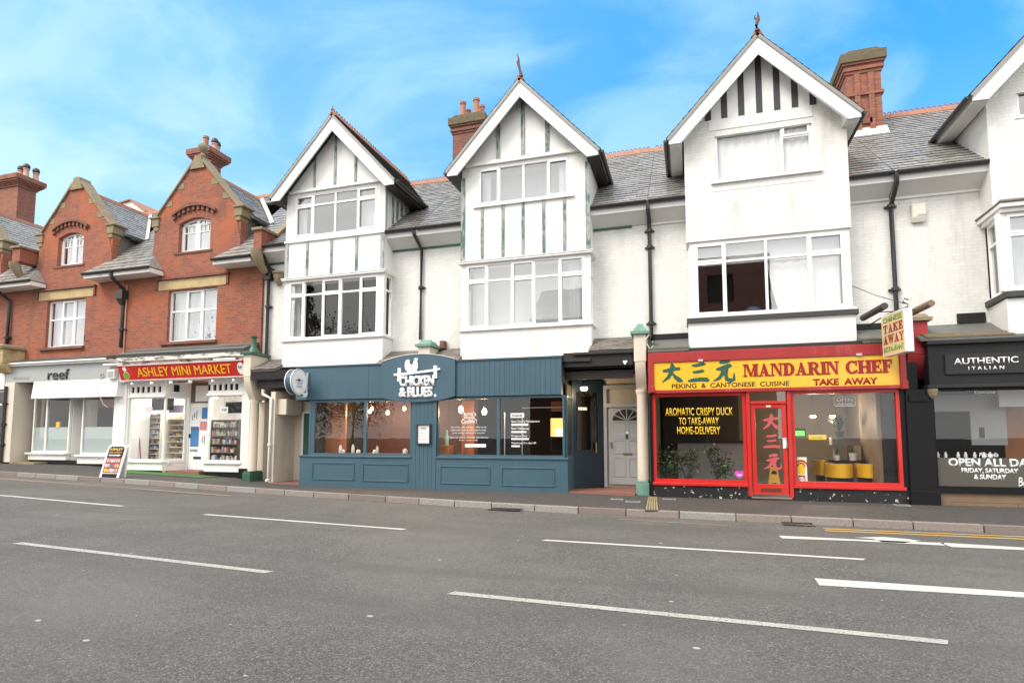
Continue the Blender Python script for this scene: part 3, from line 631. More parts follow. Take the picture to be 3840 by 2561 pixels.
def gable_roof(parent, Xa, yb_eave, yb_ridge, boxed, finial, half=2.0, crest=False, tile='slate'):
    """dormer roof with bargeboards; front plane YG"""
    y0 = YG - .03
    for s in (-1, 1):
        f = Vector((Xa + s*half, y0, ZFT)); a = Vector((Xa, y0, ZAP)); fb = Vector((Xa + s*half, yb_eave, ZFT)); ab = Vector((Xa, yb_ridge, ZAP))
        fo = f + Vector((s*.05, 0, -.05)); fbo = fb + Vector((s*.05, 0, -.05))
        if s < 0: slates('roof', parent, fbo, fo, ab, a, tile)
        else: slates('roof', parent, fo, fbo, a, ab, tile)
        bd = MB().prism([(Xa, ZAP - .01), (Xa + s*(half-.003), ZFT - .01), (Xa + s*(half-.003), ZFT - .18), (Xa + s*(half-.28), ZFT - .185), (Xa, ZAP - .50)], YG, YG + .045)
        b = bd.build('bargeboard', M_['board'], parent, bevel=.006)
        if boxed:
            MB().prism([(Xa, ZAP - .44), (Xa + s*(half-.31), ZFT - .13), (Xa + s*(half-.26), ZFT - .183), (Xa, ZAP - .53)], YG - .025, YG - .002).build('moulding', M_['board'], b)
        wall_x = Xa + s*(half - .30)
        MB().ext([(Xa + s*(half-.02), YG + .05, ZFT - .09), (Xa + s*(half-.02), YG + .05, ZFT - .2), (wall_x, YG + .05, ZFT - .2), (wall_x, YG + .05, ZFT + .1), (Xa, YG + .05, ZAP - .22), (Xa, YG + .05, ZAP - .1)], (0, yb_eave - YG - .1, 0)).build('soffit', M_['soffit' if boxed else 'brownblk'], parent)
        gutter(parent, (Xa + s*(half+.075), YG + .02, ZFT - .06), (Xa + s*(half+.075), yb_eave - .02, ZFT - .06), .05)
    ridge_tiles(parent, (Xa, y0 + .02, ZAP + .03), (Xa, yb_ridge, ZAP + .03), 'terra', crest)
    if finial:
        mb = MB()
        if finial == 1: mb.tube([(Xa, y0 + .05, ZAP + .02), (Xa - .02, y0 + .05, ZAP + .12), (Xa + .01, y0 + .05, ZAP + .24)], [.05, .03, .01], 6)
        elif finial == 2: mb.tube([(Xa + .06, y0 + .02, ZAP + .02), (Xa + .02, y0, ZAP + .2), (Xa - .02, y0 - .02, ZAP + .38), (Xa, y0 - .03, ZAP + .48), (Xa - .05, y0 - .03, ZAP + .6)], [.05, .03, .045, .022, .012], 6)
        else:
            mb.tube([(Xa, y0, ZAP + .02), (Xa - .02, y0, ZAP + .16), (Xa + .02, y0, ZAP + .28), (Xa + .02, y0, ZAP + .46)], [.06, .035, .05, .012], 6)
            for s in (-1, 1): mb.tube([(Xa + .01, y0, ZAP + .28), (Xa + s*.045, y0, ZAP + .34), (Xa + s*.04, y0, ZAP + .41)], [.03, .022, .008], 5)
        mb.build('finial', M_['finial' if finial != 1 else 'stone'], parent, smooth=True)

def white_shell(t, Xl, Xr, b0, b1, Xa, boxed, finial, band, crest=False):
    """brick wall either side of the bay, eaves, main roof, dormer roof"""
    w = MB(); w.wall(Xl, Xr, 3.05, ZE - .1, YW, YW + .25, [(b0 + .06, b1 - .06, 3.0, 6.96)]); w.build('wall', M_['wbrick'], t)
    for a, b in ((Xl, b0 + .05), (b1 - .05, Xr)):
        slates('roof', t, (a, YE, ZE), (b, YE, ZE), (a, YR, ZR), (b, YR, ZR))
        gutter(t, (a + (.02 if a == Xl else .06), YE - .05, ZE + .0), (b - (.02 if b == Xr else .06), YE - .05, ZE), .06)
        if b - a > .2:
            MB().box(a + .01, b - .01, YE + .02, YE + .05, ZE - .2, ZE - .05).ext([(a + .01, YE + .05, ZE - .2), (a + .01, YW - .03, ZE - .42), (a + .01, YW + .1, ZE - .42), (a + .01, YW + .1, ZE - .1), (a + .01, YE + .05, ZE - .06)], (b - a - .02, 0, 0)).build('eaves', M_['soffit'], t)
            lo, hi = (a, b) if band != 'half' or a == Xl else (a, a + (b - a) * .72)
            MB().box(lo + .01, hi - .01, YW - .045, YW - .001, ZE - .46, ZE - .385).build('band', M_['green' if band else 'wood_white'], t)
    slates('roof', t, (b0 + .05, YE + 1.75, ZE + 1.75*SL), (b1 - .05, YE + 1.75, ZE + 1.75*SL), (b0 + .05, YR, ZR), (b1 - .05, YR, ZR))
    MB().ext([(Xl, YR + .02, ZR - .02), (Xl, YR + 4.2, ZE), (Xl, YR + 4.2, ZE - .1), (Xl, YR + .02, ZR - .12)], (Xr - Xl, 0, 0)).build('rear_slope', M_['slate'], t)
    MB().ext([(Xl + .02, YW + .02, 3.3), (Xl + .02, YR + 3.9, 3.3), (Xl + .02, YR + 4.1, ZE), (Xl + .02, YR, ZR - .1), (Xl + .02, YW + .02, ZE + .1)], (.1, 0, 0)).build('party_wall', M_['wbrick'], t)
    MB().box(Xl, Xr, YR + 3.9, YR + 4.05, 0, ZE).build('rear_wall', M_['wbrick'], t)
    ridge_tiles(t, (Xl, YR, ZR + .02), (Xr, YR, ZR + .02), 'terra', True)
    gable_roof(t, Xa, YE + (ZFT - ZE)/SL + .1, YR - .02, boxed, finial, crest=crest)
def zavg(*p): return sum(S(*a)[1] for a in p) / len(p)

# ================================================================== white houses
# ---- half-timbered house, three panels under the first gable
A = thing('white_house', 'white house with three plain panels and dark lower bay windows beside the red brick gables', 'house', (-9.6, YW, 3))
A0, A1, AX = -11.22, -7.95, -9.51
white_shell(A, -12.36, -7.04, A0, A1, AX, False, 1, True, True)
zb, zs, zh, zm, zu = 3.46, 4.24, 5.97, 7.13, 8.44
def bay_body(t, b0, b1, mid, dep=.55, brick=False):
    mb = MB(); mb.box(b0, b1, YB, YB + .1, zb, zs - .05); mb.box(b0, b0 + .1, YB + .1, YW + .05, zb, zs - .05).box(b1 - .1, b1, YB + .1, YW + .05, zb, zs - .05).box(b0 + .1, b1 - .1, YB + .1, YW + .05, zb + .005, zb + .05)
    return mb.build('apron', M_['apron' if mid != 'A' else 'render'], t)
def bay_lights(t, b0, b1, xs, tzr, openers, post=.12, sides=True, room_mat='room', glass='glass_up', sillmat='wood_white', head=True, y=None):
    """the glazed band of the lower bay: front window between corner posts, narrow side lights"""
    y = YB + .02 if y is None else y; z0, z1 = zs + .01, zh - .0
    win = window(t, b0 + post, b1 - post, z0, z1, y, xs, z1 - (z1 - z0)*tzr, openers, glass=glass, sill=0)
    for xa, xb in ((b0 + .005, b0 + post), (b1 - post, b1 - .005)): MB().box(xa, xb, y, y + .12, z0, z1).build('corner_post', M_['wood_white'], t)
    MB().box(b0 - .05, b1 + .05, YB - .06, YW + .02, zs - .05, zs + .008).build('bay_sill', M_[sillmat], t, bevel=.008)
    if head:
        MB().box(b0 - .06, b1 + .06, YB - .07, YW + .02, zh + .012, zh + .06).box(b0 - .03, b1 + .03, YB - .04, YW + .02, zh, zh + .012).box(b0 - .075, b1 + .075, YB - .085, YW + .02, zh + .06, zh + .085).build('bay_cornice', M_['wood_white'], t, bevel=.006)
    if sides:
        for s, x in ((-1, b0 + .02), (1, b1 - .09)):
            window(t, 0, YW - y - .12, z0, z1, 0, (), z1 - (z1-z0)*tzr, (), fw=.05, glass=glass, sill=0, xf=Matrix.Translation((x, y + .12, 0)) @ Matrix(((0, 1, 0, 0), (1, 0, 0, 0), (0, 0, 1, 0), (0, 0, 0, 1))))
    room(t, b0 + .1, b1 - .1, YW + .3, YW + 3.2, zs - .02, zh + .08, room_mat)
    return win
bay_body(A, A0, A1, 'A')
cx = lambda fr, y, Y, *xs: [S(fr, x, y, Y)[0] for x in xs]
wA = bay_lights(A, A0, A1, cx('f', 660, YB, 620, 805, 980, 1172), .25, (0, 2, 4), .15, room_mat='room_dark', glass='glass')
curtain(wA, A0 + .2, A0 + .42, zs + .1, zh - .05, YB + .22, 'curtain')
pt = tag(MB().lathe(-9.73, YB + .2, [(.045, zs + .02), (.055, zs + .12), (.05, zs + .125)], 12).build('plant_pot', M_['yellow'], None), 'small yellow plant pot on the sill of the dark bay window', 'plant pot')
def tuft(name, x, y, z, r, h, n, mat, parent=None, drop=.3):
    mb = MB()
    for i in range(n):
        a = random.uniform(0, 6.28); t = random.uniform(.3, 1); b = Vector((x, y, z)); tip = b + Vector((math.cos(a)*r*t, math.sin(a)*r*t, h*(1 - drop*t*random.random())))
        m = b.lerp(tip, .55) + Vector((0, 0, h*.1)); sd = Vector((-math.sin(a), math.cos(a), 0)) * r * .09
        mb.face([b - sd*.4, b + sd*.4, m + sd, m - sd]); mb.face([m - sd, m + sd, tip])
    return mb.build(name, M_[mat], parent)
tuft('leaves', -9.73, YB + .2, zs + .11, .12, .2, 14, 'leaf', pt)
def front_panels(t, b0, b1, Xa, hole, mat='render', sidemat='render', half=2.0, z0=None):
    z0 = zh + .09 if z0 is None else z0
    mb = MB(); mb.wall(b0, b1, z0, ZFT + .02, YB, YB + .1, [hole] if hole else []); mb.build('front_panel', M_[mat], t)
    zt = lambda x: ZAP - .12 - abs(x - Xa) * (ZAP - ZFT) / half
    MB().prism([(b0, ZFT + .02), (b1, ZFT + .02), (b1, max(ZFT + .03, zt(b1))), (Xa, zt(Xa)), (b0, max(ZFT + .03, zt(b0)))], YB + .001, YB + .1).build('gable', M_[mat], t)
    for xa in (b0, b1 - .1): MB().box(xa, xa + .1, YB + .1, YE + 1.72, z0, ZFT).build('cheek', M_[sidemat], t)
    room(t, b0 + .12, b1 - .12, YB + .3, YE + 1.7, zm + .2, ZFT + .0, 'room')
    return zt
def battens(t, spans, y=None, d=.028, w=.07, mat='batten', name='batten'):
    y = YB if y is None else y
    for x, a, b in spans: MB().box(x - w/2, x + w/2, y - d, y + .01, a, b).build(name, M_[mat], t)
hx = rect('e', 372, 905, 1150, 1205, YB); A_u0, A_u1 = hx[0], hx[1]; A_z0, A_z1 = zavg(('e', 372, 1298, YB), ('e', 1150, 1208, YB)), zavg(('e', 375, 905, YB), ('e', 1150, 785, YB))
zt = front_panels(A, A0, A1, AX, (A_u0, A_u1, A_z0, A_z1))
zmA = zavg(('e', 285, 1350, YB), ('e', 1225, 1232, YB))
w = window(A, A_u0, A_u1, A_z0, A_z1, YB + .015, cx('e', 1060, YB, 540, 748, 962), A_z1 - .27*(A_z1 - A_z0), (0, 3), sill=0)
curtain(w, A_u1 - .62, A_u1 - .05, A_z0 + .05, A_z1 - .05, YB + .2, 'net'); curtain(w, A_u0 + .05, A_u0 + .3, A_z0 + .05, A_z1 - .05, YB + .2, 'net')
MB().box(A0 - .02, A1 + .02, YB - .05, YB - .001, zmA - .03, zmA + .03).build('rail', M_['wood_white'], A)
MB().box(A0 + .1, A1 - .1, YB - .07, YB - .001, A_z1 + .05, A_z1 + .13).build('rail', M_['wood_white'], A, bevel=.01)
battens(A, [(x, zh + .09, zmA - .031) for x in cx('f', 200, YB, 660, 897, 1143)])
battens(A, [(A0 + .06, zh + .09, zmA - .031), (A1 - .06, zh + .09, zmA - .031)], w=.11, mat='batten_grey', name='corner_board')
battens(A, [(x, A_z1 + .131, zt(x) - .02) for x in cx('e', 680, YB, 560, 752, 945)])
for i in range(5): MB().box(A1 - .001, A1 + .025, YB + .38 + i*.26, YB + .47 + i*.26, ZE + (YB + .5 + i*.26 - YE)*SL, ZFT - .2).build('batten', M_['batten'], A)
MB().box(A1 - .002, A1 + .022, YB + .0, YB + .1, zmA + .03, ZFT - .2).build('corner_board', M_['batten_grey'], A)
xp = S('f', 1770, 560, YW - .08)[0]
downpipe(A, [(xp - .03, YE - .05, ZE - .08), (xp - .03, YE - .05, ZE - .16), (xp + .01, YW - .07, ZE - .5), (xp, YW - .07, zavg(('f', 1768, 975, YW - .07)))], .045, (5.6,))
xp = S('f', 272, 700, YW - .08)[0]
downpipe(A, [(xp - .02, YE - .05, ZE - .06), (xp, YW - .09, ZE - .55), (xp, YW - .08, 3.75)], .05, (5.4,))
MB().box(xp - .13, xp + .16, YW - .2, YW - .001, ZE - .82, ZE - .6).ext([(xp - .1, YW - .19, ZE - .95), (xp + .12, YW - .19, ZE - .95), (xp + .16, YW - .2, ZE - .821), (xp - .13, YW - .2, ZE - .821)], (0, .17, 0)).build('hopper', M_['iron'], A)

# ---- half-timbered house, five panels under the second gable
B = thing('white_house', 'white half timbered house in the middle with five battens below its upper window', 'house', (-3.9, YW, 3))
B0, B1, BX = -5.66, -2.22, -3.945
white_shell(B, -7.035, -.83, B0, B1, BX, False, 2, 'half')
bay_body(B, B0, B1, 'B'); MB().ext([(B0 - .001, YB - .035, zb), (B0 - .001, YB, zb + .1), (B0 - .001, YB + .05, zb + .1), (B0 - .001, YB + .05, zb)], (B1 - B0, 0, 0)).build('skirt', plain('pinkish_render', (.80,.69,.61), .6, .08), B)
wB = bay_lights(B, B0, B1, cx('h', 720, YB, 590, 832, 1052, 1300), .27, (0, 2, 4), .13)
MB().box(B0 + .25, B1 - .2, YB + .5, YB + .51, zs - .05, zh + .05).build('sky_grey_sheet', M_['sky_grey_sheet'], wB)  # sheet added behind the panes; its grey stands in for reflected sky
curtain(wB, B0 + .25, B0 + .6, zs + .05, zh - .05, YB + .25, 'net', per=.1); curtain(wB, B1 - .62, B1 - .3, zs + .05, zh - .05, YB + .25, 'net', per=.1)
B_u0, B_u1 = S('g', 402, 1050, YB)[0], S('g', 1120, 960, YB)[0]; B_z0, B_z1 = zavg(('g', 420, 1200, YB), ('g', 1115, 1108, YB)), zavg(('g', 400, 915, YB), ('g', 1120, 800, YB))
zt = front_panels(B, B0, B1, BX, (B_u0, B_u1, B_z0, B_z1))
w = window(B, B_u0, B_u1, B_z0, B_z1, YB + .015, cx('g', 1010, YB, 567, 757, 950), None, (0, 3), sill=0)
MB().box(B_u0 - .12, B_u1 + .12, YB - .06, YB - .001, B_z0 - .06, B_z0 - .004).build('sill', M_['wood_white'], w)
curtain(w, B_u0 + .06, B_u0 + .3, B_z0 + .05, B_z1 - .05, YB + .2, 'net', flare=.05); curtain(w, B_u1 - .32, B_u1 - .06, B_z0 + .05, B_z1 - .05, YB + .2, 'net')
MB().box(B0 + .3, B1 - .3, YB + .55, YB + .56, B_z0 - .1, B_z1 + .1).build('sky_grey_sheet', M_['sky_grey_sheet'], w)  # another added sheet, for the sky's reflection in the upper panes
MB().box(B0 + .12, B1 - .1, YB - .07, YB - .001, B_z1 + .06, B_z1 + .15).build('rail', M_['wood_white'], B, bevel=.01)
battens(B, [(x, zh + .09, B_z0 - .065) for x in cx('h', 150, YB, 545, 748, 944, 1148, 1352)])
battens(B, [(B0 + .05, zh + .09, ZFT - .15), (B1 - .05, zh + .09, ZFT - .15)], w=.11, name='corner_board')
battens(B, [(x, B_z1 + .151, zt(x) - .02) for x in cx('g', 700, YB, 563, 755, 945)], w=.1)
xp = S('h', 2190, 500, YW - .08)[0]
downpipe(B, [(xp, YE - .05, ZE - .05), (xp, YE - .05, ZE - .2), (xp, YW - .07, ZE - .42), (xp, YW - .07, 3.88)], .05, tuple(zavg(('h', 2182, y, YW - .07)) for y in (40, 200, 945)))
yc = 17.75; x0, x1 = S('g', 205, 600, yc)[0], S('g', 440, 600, yc)[0]; zc = zavg(('g', 330, 485, yc))
ph = zavg(('g', 285, 352, yc)) - zc
chimney(B, x0, x1, yc, yc + .75, ZE + 2.2, zc, 'corbel', 'redbrick_dark', [(S('g', 285, 400, yc + .2)[0], yc + .2, .115, ph*.95, 'terra', 0), (S('g', 322, 400, yc + .5)[0], yc + .55, .10, ph*.8, 'terra', 0), (S('g', 390, 400, yc + .2)[0], yc + .2, .12, ph*1.0, 'terra', 0), (S('g', 432, 400, yc + .5)[0], yc + .55, .10, ph*.9, 'terra', 0)])

# ---- brick-gabled house above the Chinese restaurant
C = thing('white_house', 'white painted brick house with dark stripes in its gable above the red and yellow shop', 'house', (1.7, YW, 3))
C0, C1, CX = .05, 3.50, 1.71
white_shell(C, -.825, 4.385, C0, C1, CX, True, 3, None)
bay_body(C, C0, C1, 'C'); zC = zavg(('n', 175, 580, YB), ('n', 1550, 455, YB))
sb = MB().box(C0 - .03, C1 + .05, YB - .06, YW + .02, zs - .15, zs - .05).build('sill_board', M_['post_dark'], C)
sd = zs; zs_old = zs
wC = bay_lights(C, C0 + .06, C1 - .03, cx('n', 850, YB + .05, 490, 838, 1200), .27, (0, 3), .10, sides=False, glass='glass_up', room_mat='room_brown', head=False, y=YB + .05)
MB().box(C0 + .04, C0 + .14, YB + .17, YW, zs, zh).box(C1 - .13, C1 - .03, YB + .17, YW, zs, zh).box(C0 + .05, C1 - .03, YB + .05, YW, zh, zC - .002).build('bay_return', M_['wood_white'], C)
o = curtain(wC, C0 + 1.75, C0 + 2.55, zs + .06, zh - .05, YB + .25, 'cloth', amp=.02, per=.3, flare=.22); curtain(wC, C0 + 2.45, C1 - .22, zs + .06, zh - .05, YB + .24, 'cloth', amp=.015, per=.4)
MB().box(C0 + .2, C1 - .2, YB + .21, YB + .215, zh - .5, zh - .02).build('sky_grey_sheet', M_['sky_grey_sheet'], wC)
tag(MB().lathe(S('n', 725, 1080, YB + .3)[0], YB + .35, [(.15, zs + .02), (.2, zs + .06), (.19, zs + .13), (.13, zs + .19), (.10, zs + .2), (.03, zs + .23)], 14).build('storage_bag', plain('blue_bag', (.03, .07, .16), .7, .4, 9), None, smooth=True), 'blue bag lying on the window ledge beside the white sheet', 'bag')
C_u0, C_u1 = S('m', 638, 1250, YB)[0], S('m', 1468, 1150, YB)[0]; C_z0, C_z1 = zavg(('m', 640, 1478, YB), ('m', 1470, 1385, YB)), zavg(('m', 635, 1045, YB), ('m', 1455, 930, YB))
zt = front_panels(C, C0, C1, CX, (C_u0, C_u1, C_z0, C_z1), 'wbrick', 'wbrick', z0=zC)
xm = S('m', 1212, 1200, YB)[0]
w = window(C, C_u0, C_u1, C_z0, C_z1, YB + .05, [xm], [None, C_z1 - .30*(C_z1 - C_z0)], (1,), sill=0, glass='glass', low_open=False)
MB().box(C_u0 - .1, C_u1 + .17, YB - .06, YB + .05, C_z0 - .065, C_z0 - .003).build('sill', M_['soffit'], w)
MB().box(C_u0 - .12, C_u1 + .05, YB - .008, YB - .001, C_z0 - .24, C_z0 - .235).build('sill_joint', M_['soffit'], w)
curtain(w, C_u0 + .03, xm - .3, C_z0 + .03, C_z1 - .03, YB + .16, 'cloth', amp=.018, per=.22); curtain(w, xm - .42, xm - .02, C_z0 + .03, C_z1 - .03, YB + .15, 'cloth', amp=.02, per=.16); curtain(w, xm + .02, C_u1 - .04, C_z0 + .03, C_z1 - .03, YB + .16, 'cloth', amp=.018, per=.2)
zg = zavg(('m', 575, 965, YB), ('m', 1475, 828, YB))
MB().box(C_u0 - .12, C_u1 + .02, YB - .012, YB - .001, C_z1 + .0, zg - .0).build('lintel', M_['render'], C)
battens(C, [(x, zg + .002, zt(x) - .03) for x in cx('m', 850, YB, 577, 716, 862, 1016, 1168, 1320, 1474)], w=.135, mat='post_dark', d=.02)
xs3 = cx('m', 850, YB, 577, 716, 862, 1016, 1168, 1320, 1474)
for a, b in zip(xs3, xs3[1:]): MB().prism([(a + .068, zg + .002), (b - .068, zg + .002), (b - .068, zt(b) - .06), (a + .068, zt(a) - .06)] if True else [], YB - .012, YB - .001).build('infill_panel', M_['render'], C)
xp = S('p', 525, 550, YW - .08)[0]; xt = S('o', 468, 1270, YE)[0]
downpipe(C, [(xt, YE - .05, ZE - .05), (xt, YE - .04, ZE - .28), (xp, YW - .08, ZE - .62), (xp, YW - .08, 3.9)], .05, (zavg(('p', 482, 75, YW)), zavg(('p', 542, 880, YW))))
yc = 16.9; x0, x1 = S('m', 1720, 800, yc)[0], S('o', 355, 500, yc)[0]; zc = zavg(('o', 360, 185, yc), ('m', 1720, 395, yc))
chimney(C, x0 + .12, x1 - .02, yc, yc + .95, ZE + 1.9, zc, 'corbel', 'redbrick_plain', panel=True)
MB().ext([(x0 + .05, yc - .2, ZE + (yc - .2 - YE)*SL + .03), (x1 + .06, yc - .2, ZE + (yc - .2 - YE)*SL + .03), (x1 + .06, yc - .012, ZE + (yc - YE)*SL + .16), (x0 + .05, yc - .012, ZE + (yc - YE)*SL + .16)], (0, .01, .02)).build('flashing', M_['flash'], C)
MB().box(x1 - .5, x1 - .28, yc - .05, yc - .001, zc - 2.05, zc - 1.9).build('vent', M_['redbrick_dark'], C)

# ---- house above the Italian restaurant, cut by the picture's right edge
D = thing('white_house', 'white brick house with a canted bay at the right edge above the charcoal shopfront', 'house', (7.7, YW, 3))
D0, D1, DX = S('o', 1255, 1100, YB)[0], 9.6, 7.72
white_shell(D, 4.39, 11.2, D0, D1, DX, True, 3, None)
hx0 = S('o', 1500, 800, YB)[0]
zD = zavg(('p', 1520, 95, YB - .3))
zt = front_panels(D, D0, D1, DX, (hx0, 8.9, 8.0, 8.95), 'wbrick', 'wbrick', z0=zD)
window(D, hx0, 8.9, 8.0, 8.95, YB + .05, [8.0], None, (), sill=.06)
battens(D, [(x, 9.3, zt(x) - .03) for x in (6.62, 7.0, 7.38, 7.76, 8.14, 8.52)], w=.14, mat='post_dark', d=.02)
# canted bay
yf = 13.45; xc0 = D0 + .04; xc1 = S('p', 1600, 500, yf)[0]; xr0, xr1 = 9.2, 9.6
zs4, zh4 = zavg(('p', 1590, 890, yf)), zavg(('p', 1580, 130, yf)); plan = lambda e, z: [(xc0 - e, YW + .03, z), (xc1 - e*.4, yf - e, z), (xr0 + e*.4, yf - e, z), (xr1 + e, YW + .03, z)]
MB().ext(plan(0, zb - .02), (0, 0, zs4 - .14 - zb)).build('apron', M_['render'], D)
MB().ext(plan(.07, zs4 - .15), (0, 0, .13)).build('sill_board', M_['post_dark'], D, bevel=.02)
MB().ext(plan(.03, zs4 - .018), (0, 0, .02)).build('bay_sill', M_['wood_white'], D)
MB().ext(plan(.05, zh4), (0, 0, .08)).ext(plan(.12, zh4 + .082), (0, 0, .09)).build('bay_cornice', M_['wood_white'], D, bevel=.01)
MB().ext(plan(.15, zh4 + .175), (0, 0, .035)).ext(plan(.02, zh4 + .212), (0, 0, .06)).build('bay_roof', M_['slate_brown'], D, bevel=.01)
def face_xf(p, q): 
    d = Vector((q[0] - p[0], q[1] - p[1], 0)).normalized(); n = Vector((-d.y, d.x, 0)); return Matrix(((d.x, n.x, 0, p[0]), (d.y, n.y, 0, p[1]), (0, 0, 1, 0), (0, 0, 0, 1))), math.hypot(q[0]-p[0], q[1]-p[1])
xf, ln = face_xf((xc0, YW), (xc1, yf)); window(D, .06, ln - .05, zs4 + .004, zh4 - .002, .03, (), zh4 - .3*(zh4-zs4), (), fw=.06, sill=0, xf=xf)
w = window(D, xc1 + .06, xr0 - .05, zs4 + .004, zh4 - .002, yf + .03, [xc1 + 1.2], zh4 - .27*(zh4-zs4), (0, 1), sill=0)
curtain(w, xc1 + .15, xr0 - .1, zs4 + .05, zh4 - .05, yf + .25, 'net', amp=.03, per=.2)
xf, ln = face_xf((xr0, yf), (xr1, YW)); window(D, .05, ln - .05, zs4 + .004, zh4 - .002, .03, (), zh4 - .3*(zh4-zs4), (), fw=.06, sill=0, xf=xf)
MB().ext([(xc1 - .06, yf + .02, zs4), (xc1 + .07, yf + .02, zs4), (xc1 + .07, yf + .12, zs4), (xc1 - .05, yf + .14, zs4)], (0, 0, zh4 - zs4)).build('corner_post', M_['upvc'], D)
room(D, D0 + .1, D1 - .1, YW + .3, YW + 3, zs4, zh4 + .2, 'room')
al = thing('alarm_box', 'cream alarm box high on the white brick wall right of the black downpipe', 'alarm box', (4.9, YW - .05, 6.3))
x0, x1, z0, z1 = rect('p', 705, 35, 850, 205, YW - .12)
MB().ext([(x0, YW - .001, z0 + .03), (x0, YW - .001, z1), (x0, YW - .12, z1 - .01), (x0, YW - .12, z0 + .11), (x0, YW - .07, z0)], (x1 - x0, 0, 0)).build('case', M_['plastic'], al, bevel=.01)
MB().box(x0 + (x1-x0)*.36, x1 - .01, YW - .126, YW - .119, z0 + .13, z0 + .16).build('label_plate', M_['grey'], al)

# ================================================================== red brick gabled houses
def arch_z(x, xc, hw, z, rise): return z + rise * (1 - ((x - xc) / hw) ** 2)
def arched_window(t, x0, x1, z0, z1, y, rise=.15):
    xc, hw = (x0 + x1)/2, (x1 - x0)/2; zs_ = z1 - rise; f = MB(); fw = .055; n = 12
    f.box(x0, x0 + fw, y, y + .08, z0, zs_).box(x1 - fw, x1, y, y + .08, z0, zs_).box(x0 + fw, x1 - fw, y, y + .08, z0, z0 + fw)
    f.box(xc - .055, xc + .055, y - .004, y + .07, z0 + fw, z1 - fw)
    for i in range(n):
        a, b = x0 + (x1-x0)*i/n, x0 + (x1-x0)*(i+1)/n; za, zb_ = arch_z(a, xc, hw, zs_, rise), arch_z(b, xc, hw, zs_, rise)
        f.prism([(a, za - fw*1.2), (b, zb_ - fw*1.2), (b, zb_), (a, za)], y, y + .08)
    tz = z0 + (z1 - z0) * .60
    for a, b in ((x0 + fw, xc - .055), (xc + .055, x1 - fw)):
        f.frame(a, b, z0 + fw, zs_ - .01, y + .012, y + .06, .035); f.box(a, b, y + .016, y + .055, tz - .012, tz + .012); w = b - a
        for k in (1, 2): f.box(a + w*k/3 - .009, a + w*k/3 + .009, y + .018, y + .05, tz + .012, arch_z(a + w*k/3, xc, hw, zs_, rise) - fw)
        f.box(a, b, y + .018, y + .05, tz + .21, tz + .228)
    w = f.build('window', M_['upvc'], t)
    MB().ext([(a, y + .04, z) for a, z in [(x0 + .02, z0 + .02), (x1 - .02, z0 + .02)] + [(x1 - .02 - (x1-x0-.04)*i/8, arch_z(x1 - .02 - (x1-x0-.04)*i/8, xc, hw, zs_, rise) - .02) for i in range(9)]], (0, .004, 0)).build('pane', M_['glass_up'], w)
    MB().box(x0 - .16, x1 + .1, y - .16, y + .01, z0 - .07, z0 - .004).build('sill', M_['redbrick_dark'], w)
    curtain(w, x0 + .06, x1 - .06, z0 + .05, zs_ - .02, y + .3, 'net', per=.2)
    return w, (xc, hw, zs_, rise)
RZE, RYE, RYR, RZR = 6.96, 13.86, 17.28, 10.42; RSL = (RZR - RZE) / (RYR - RYE)
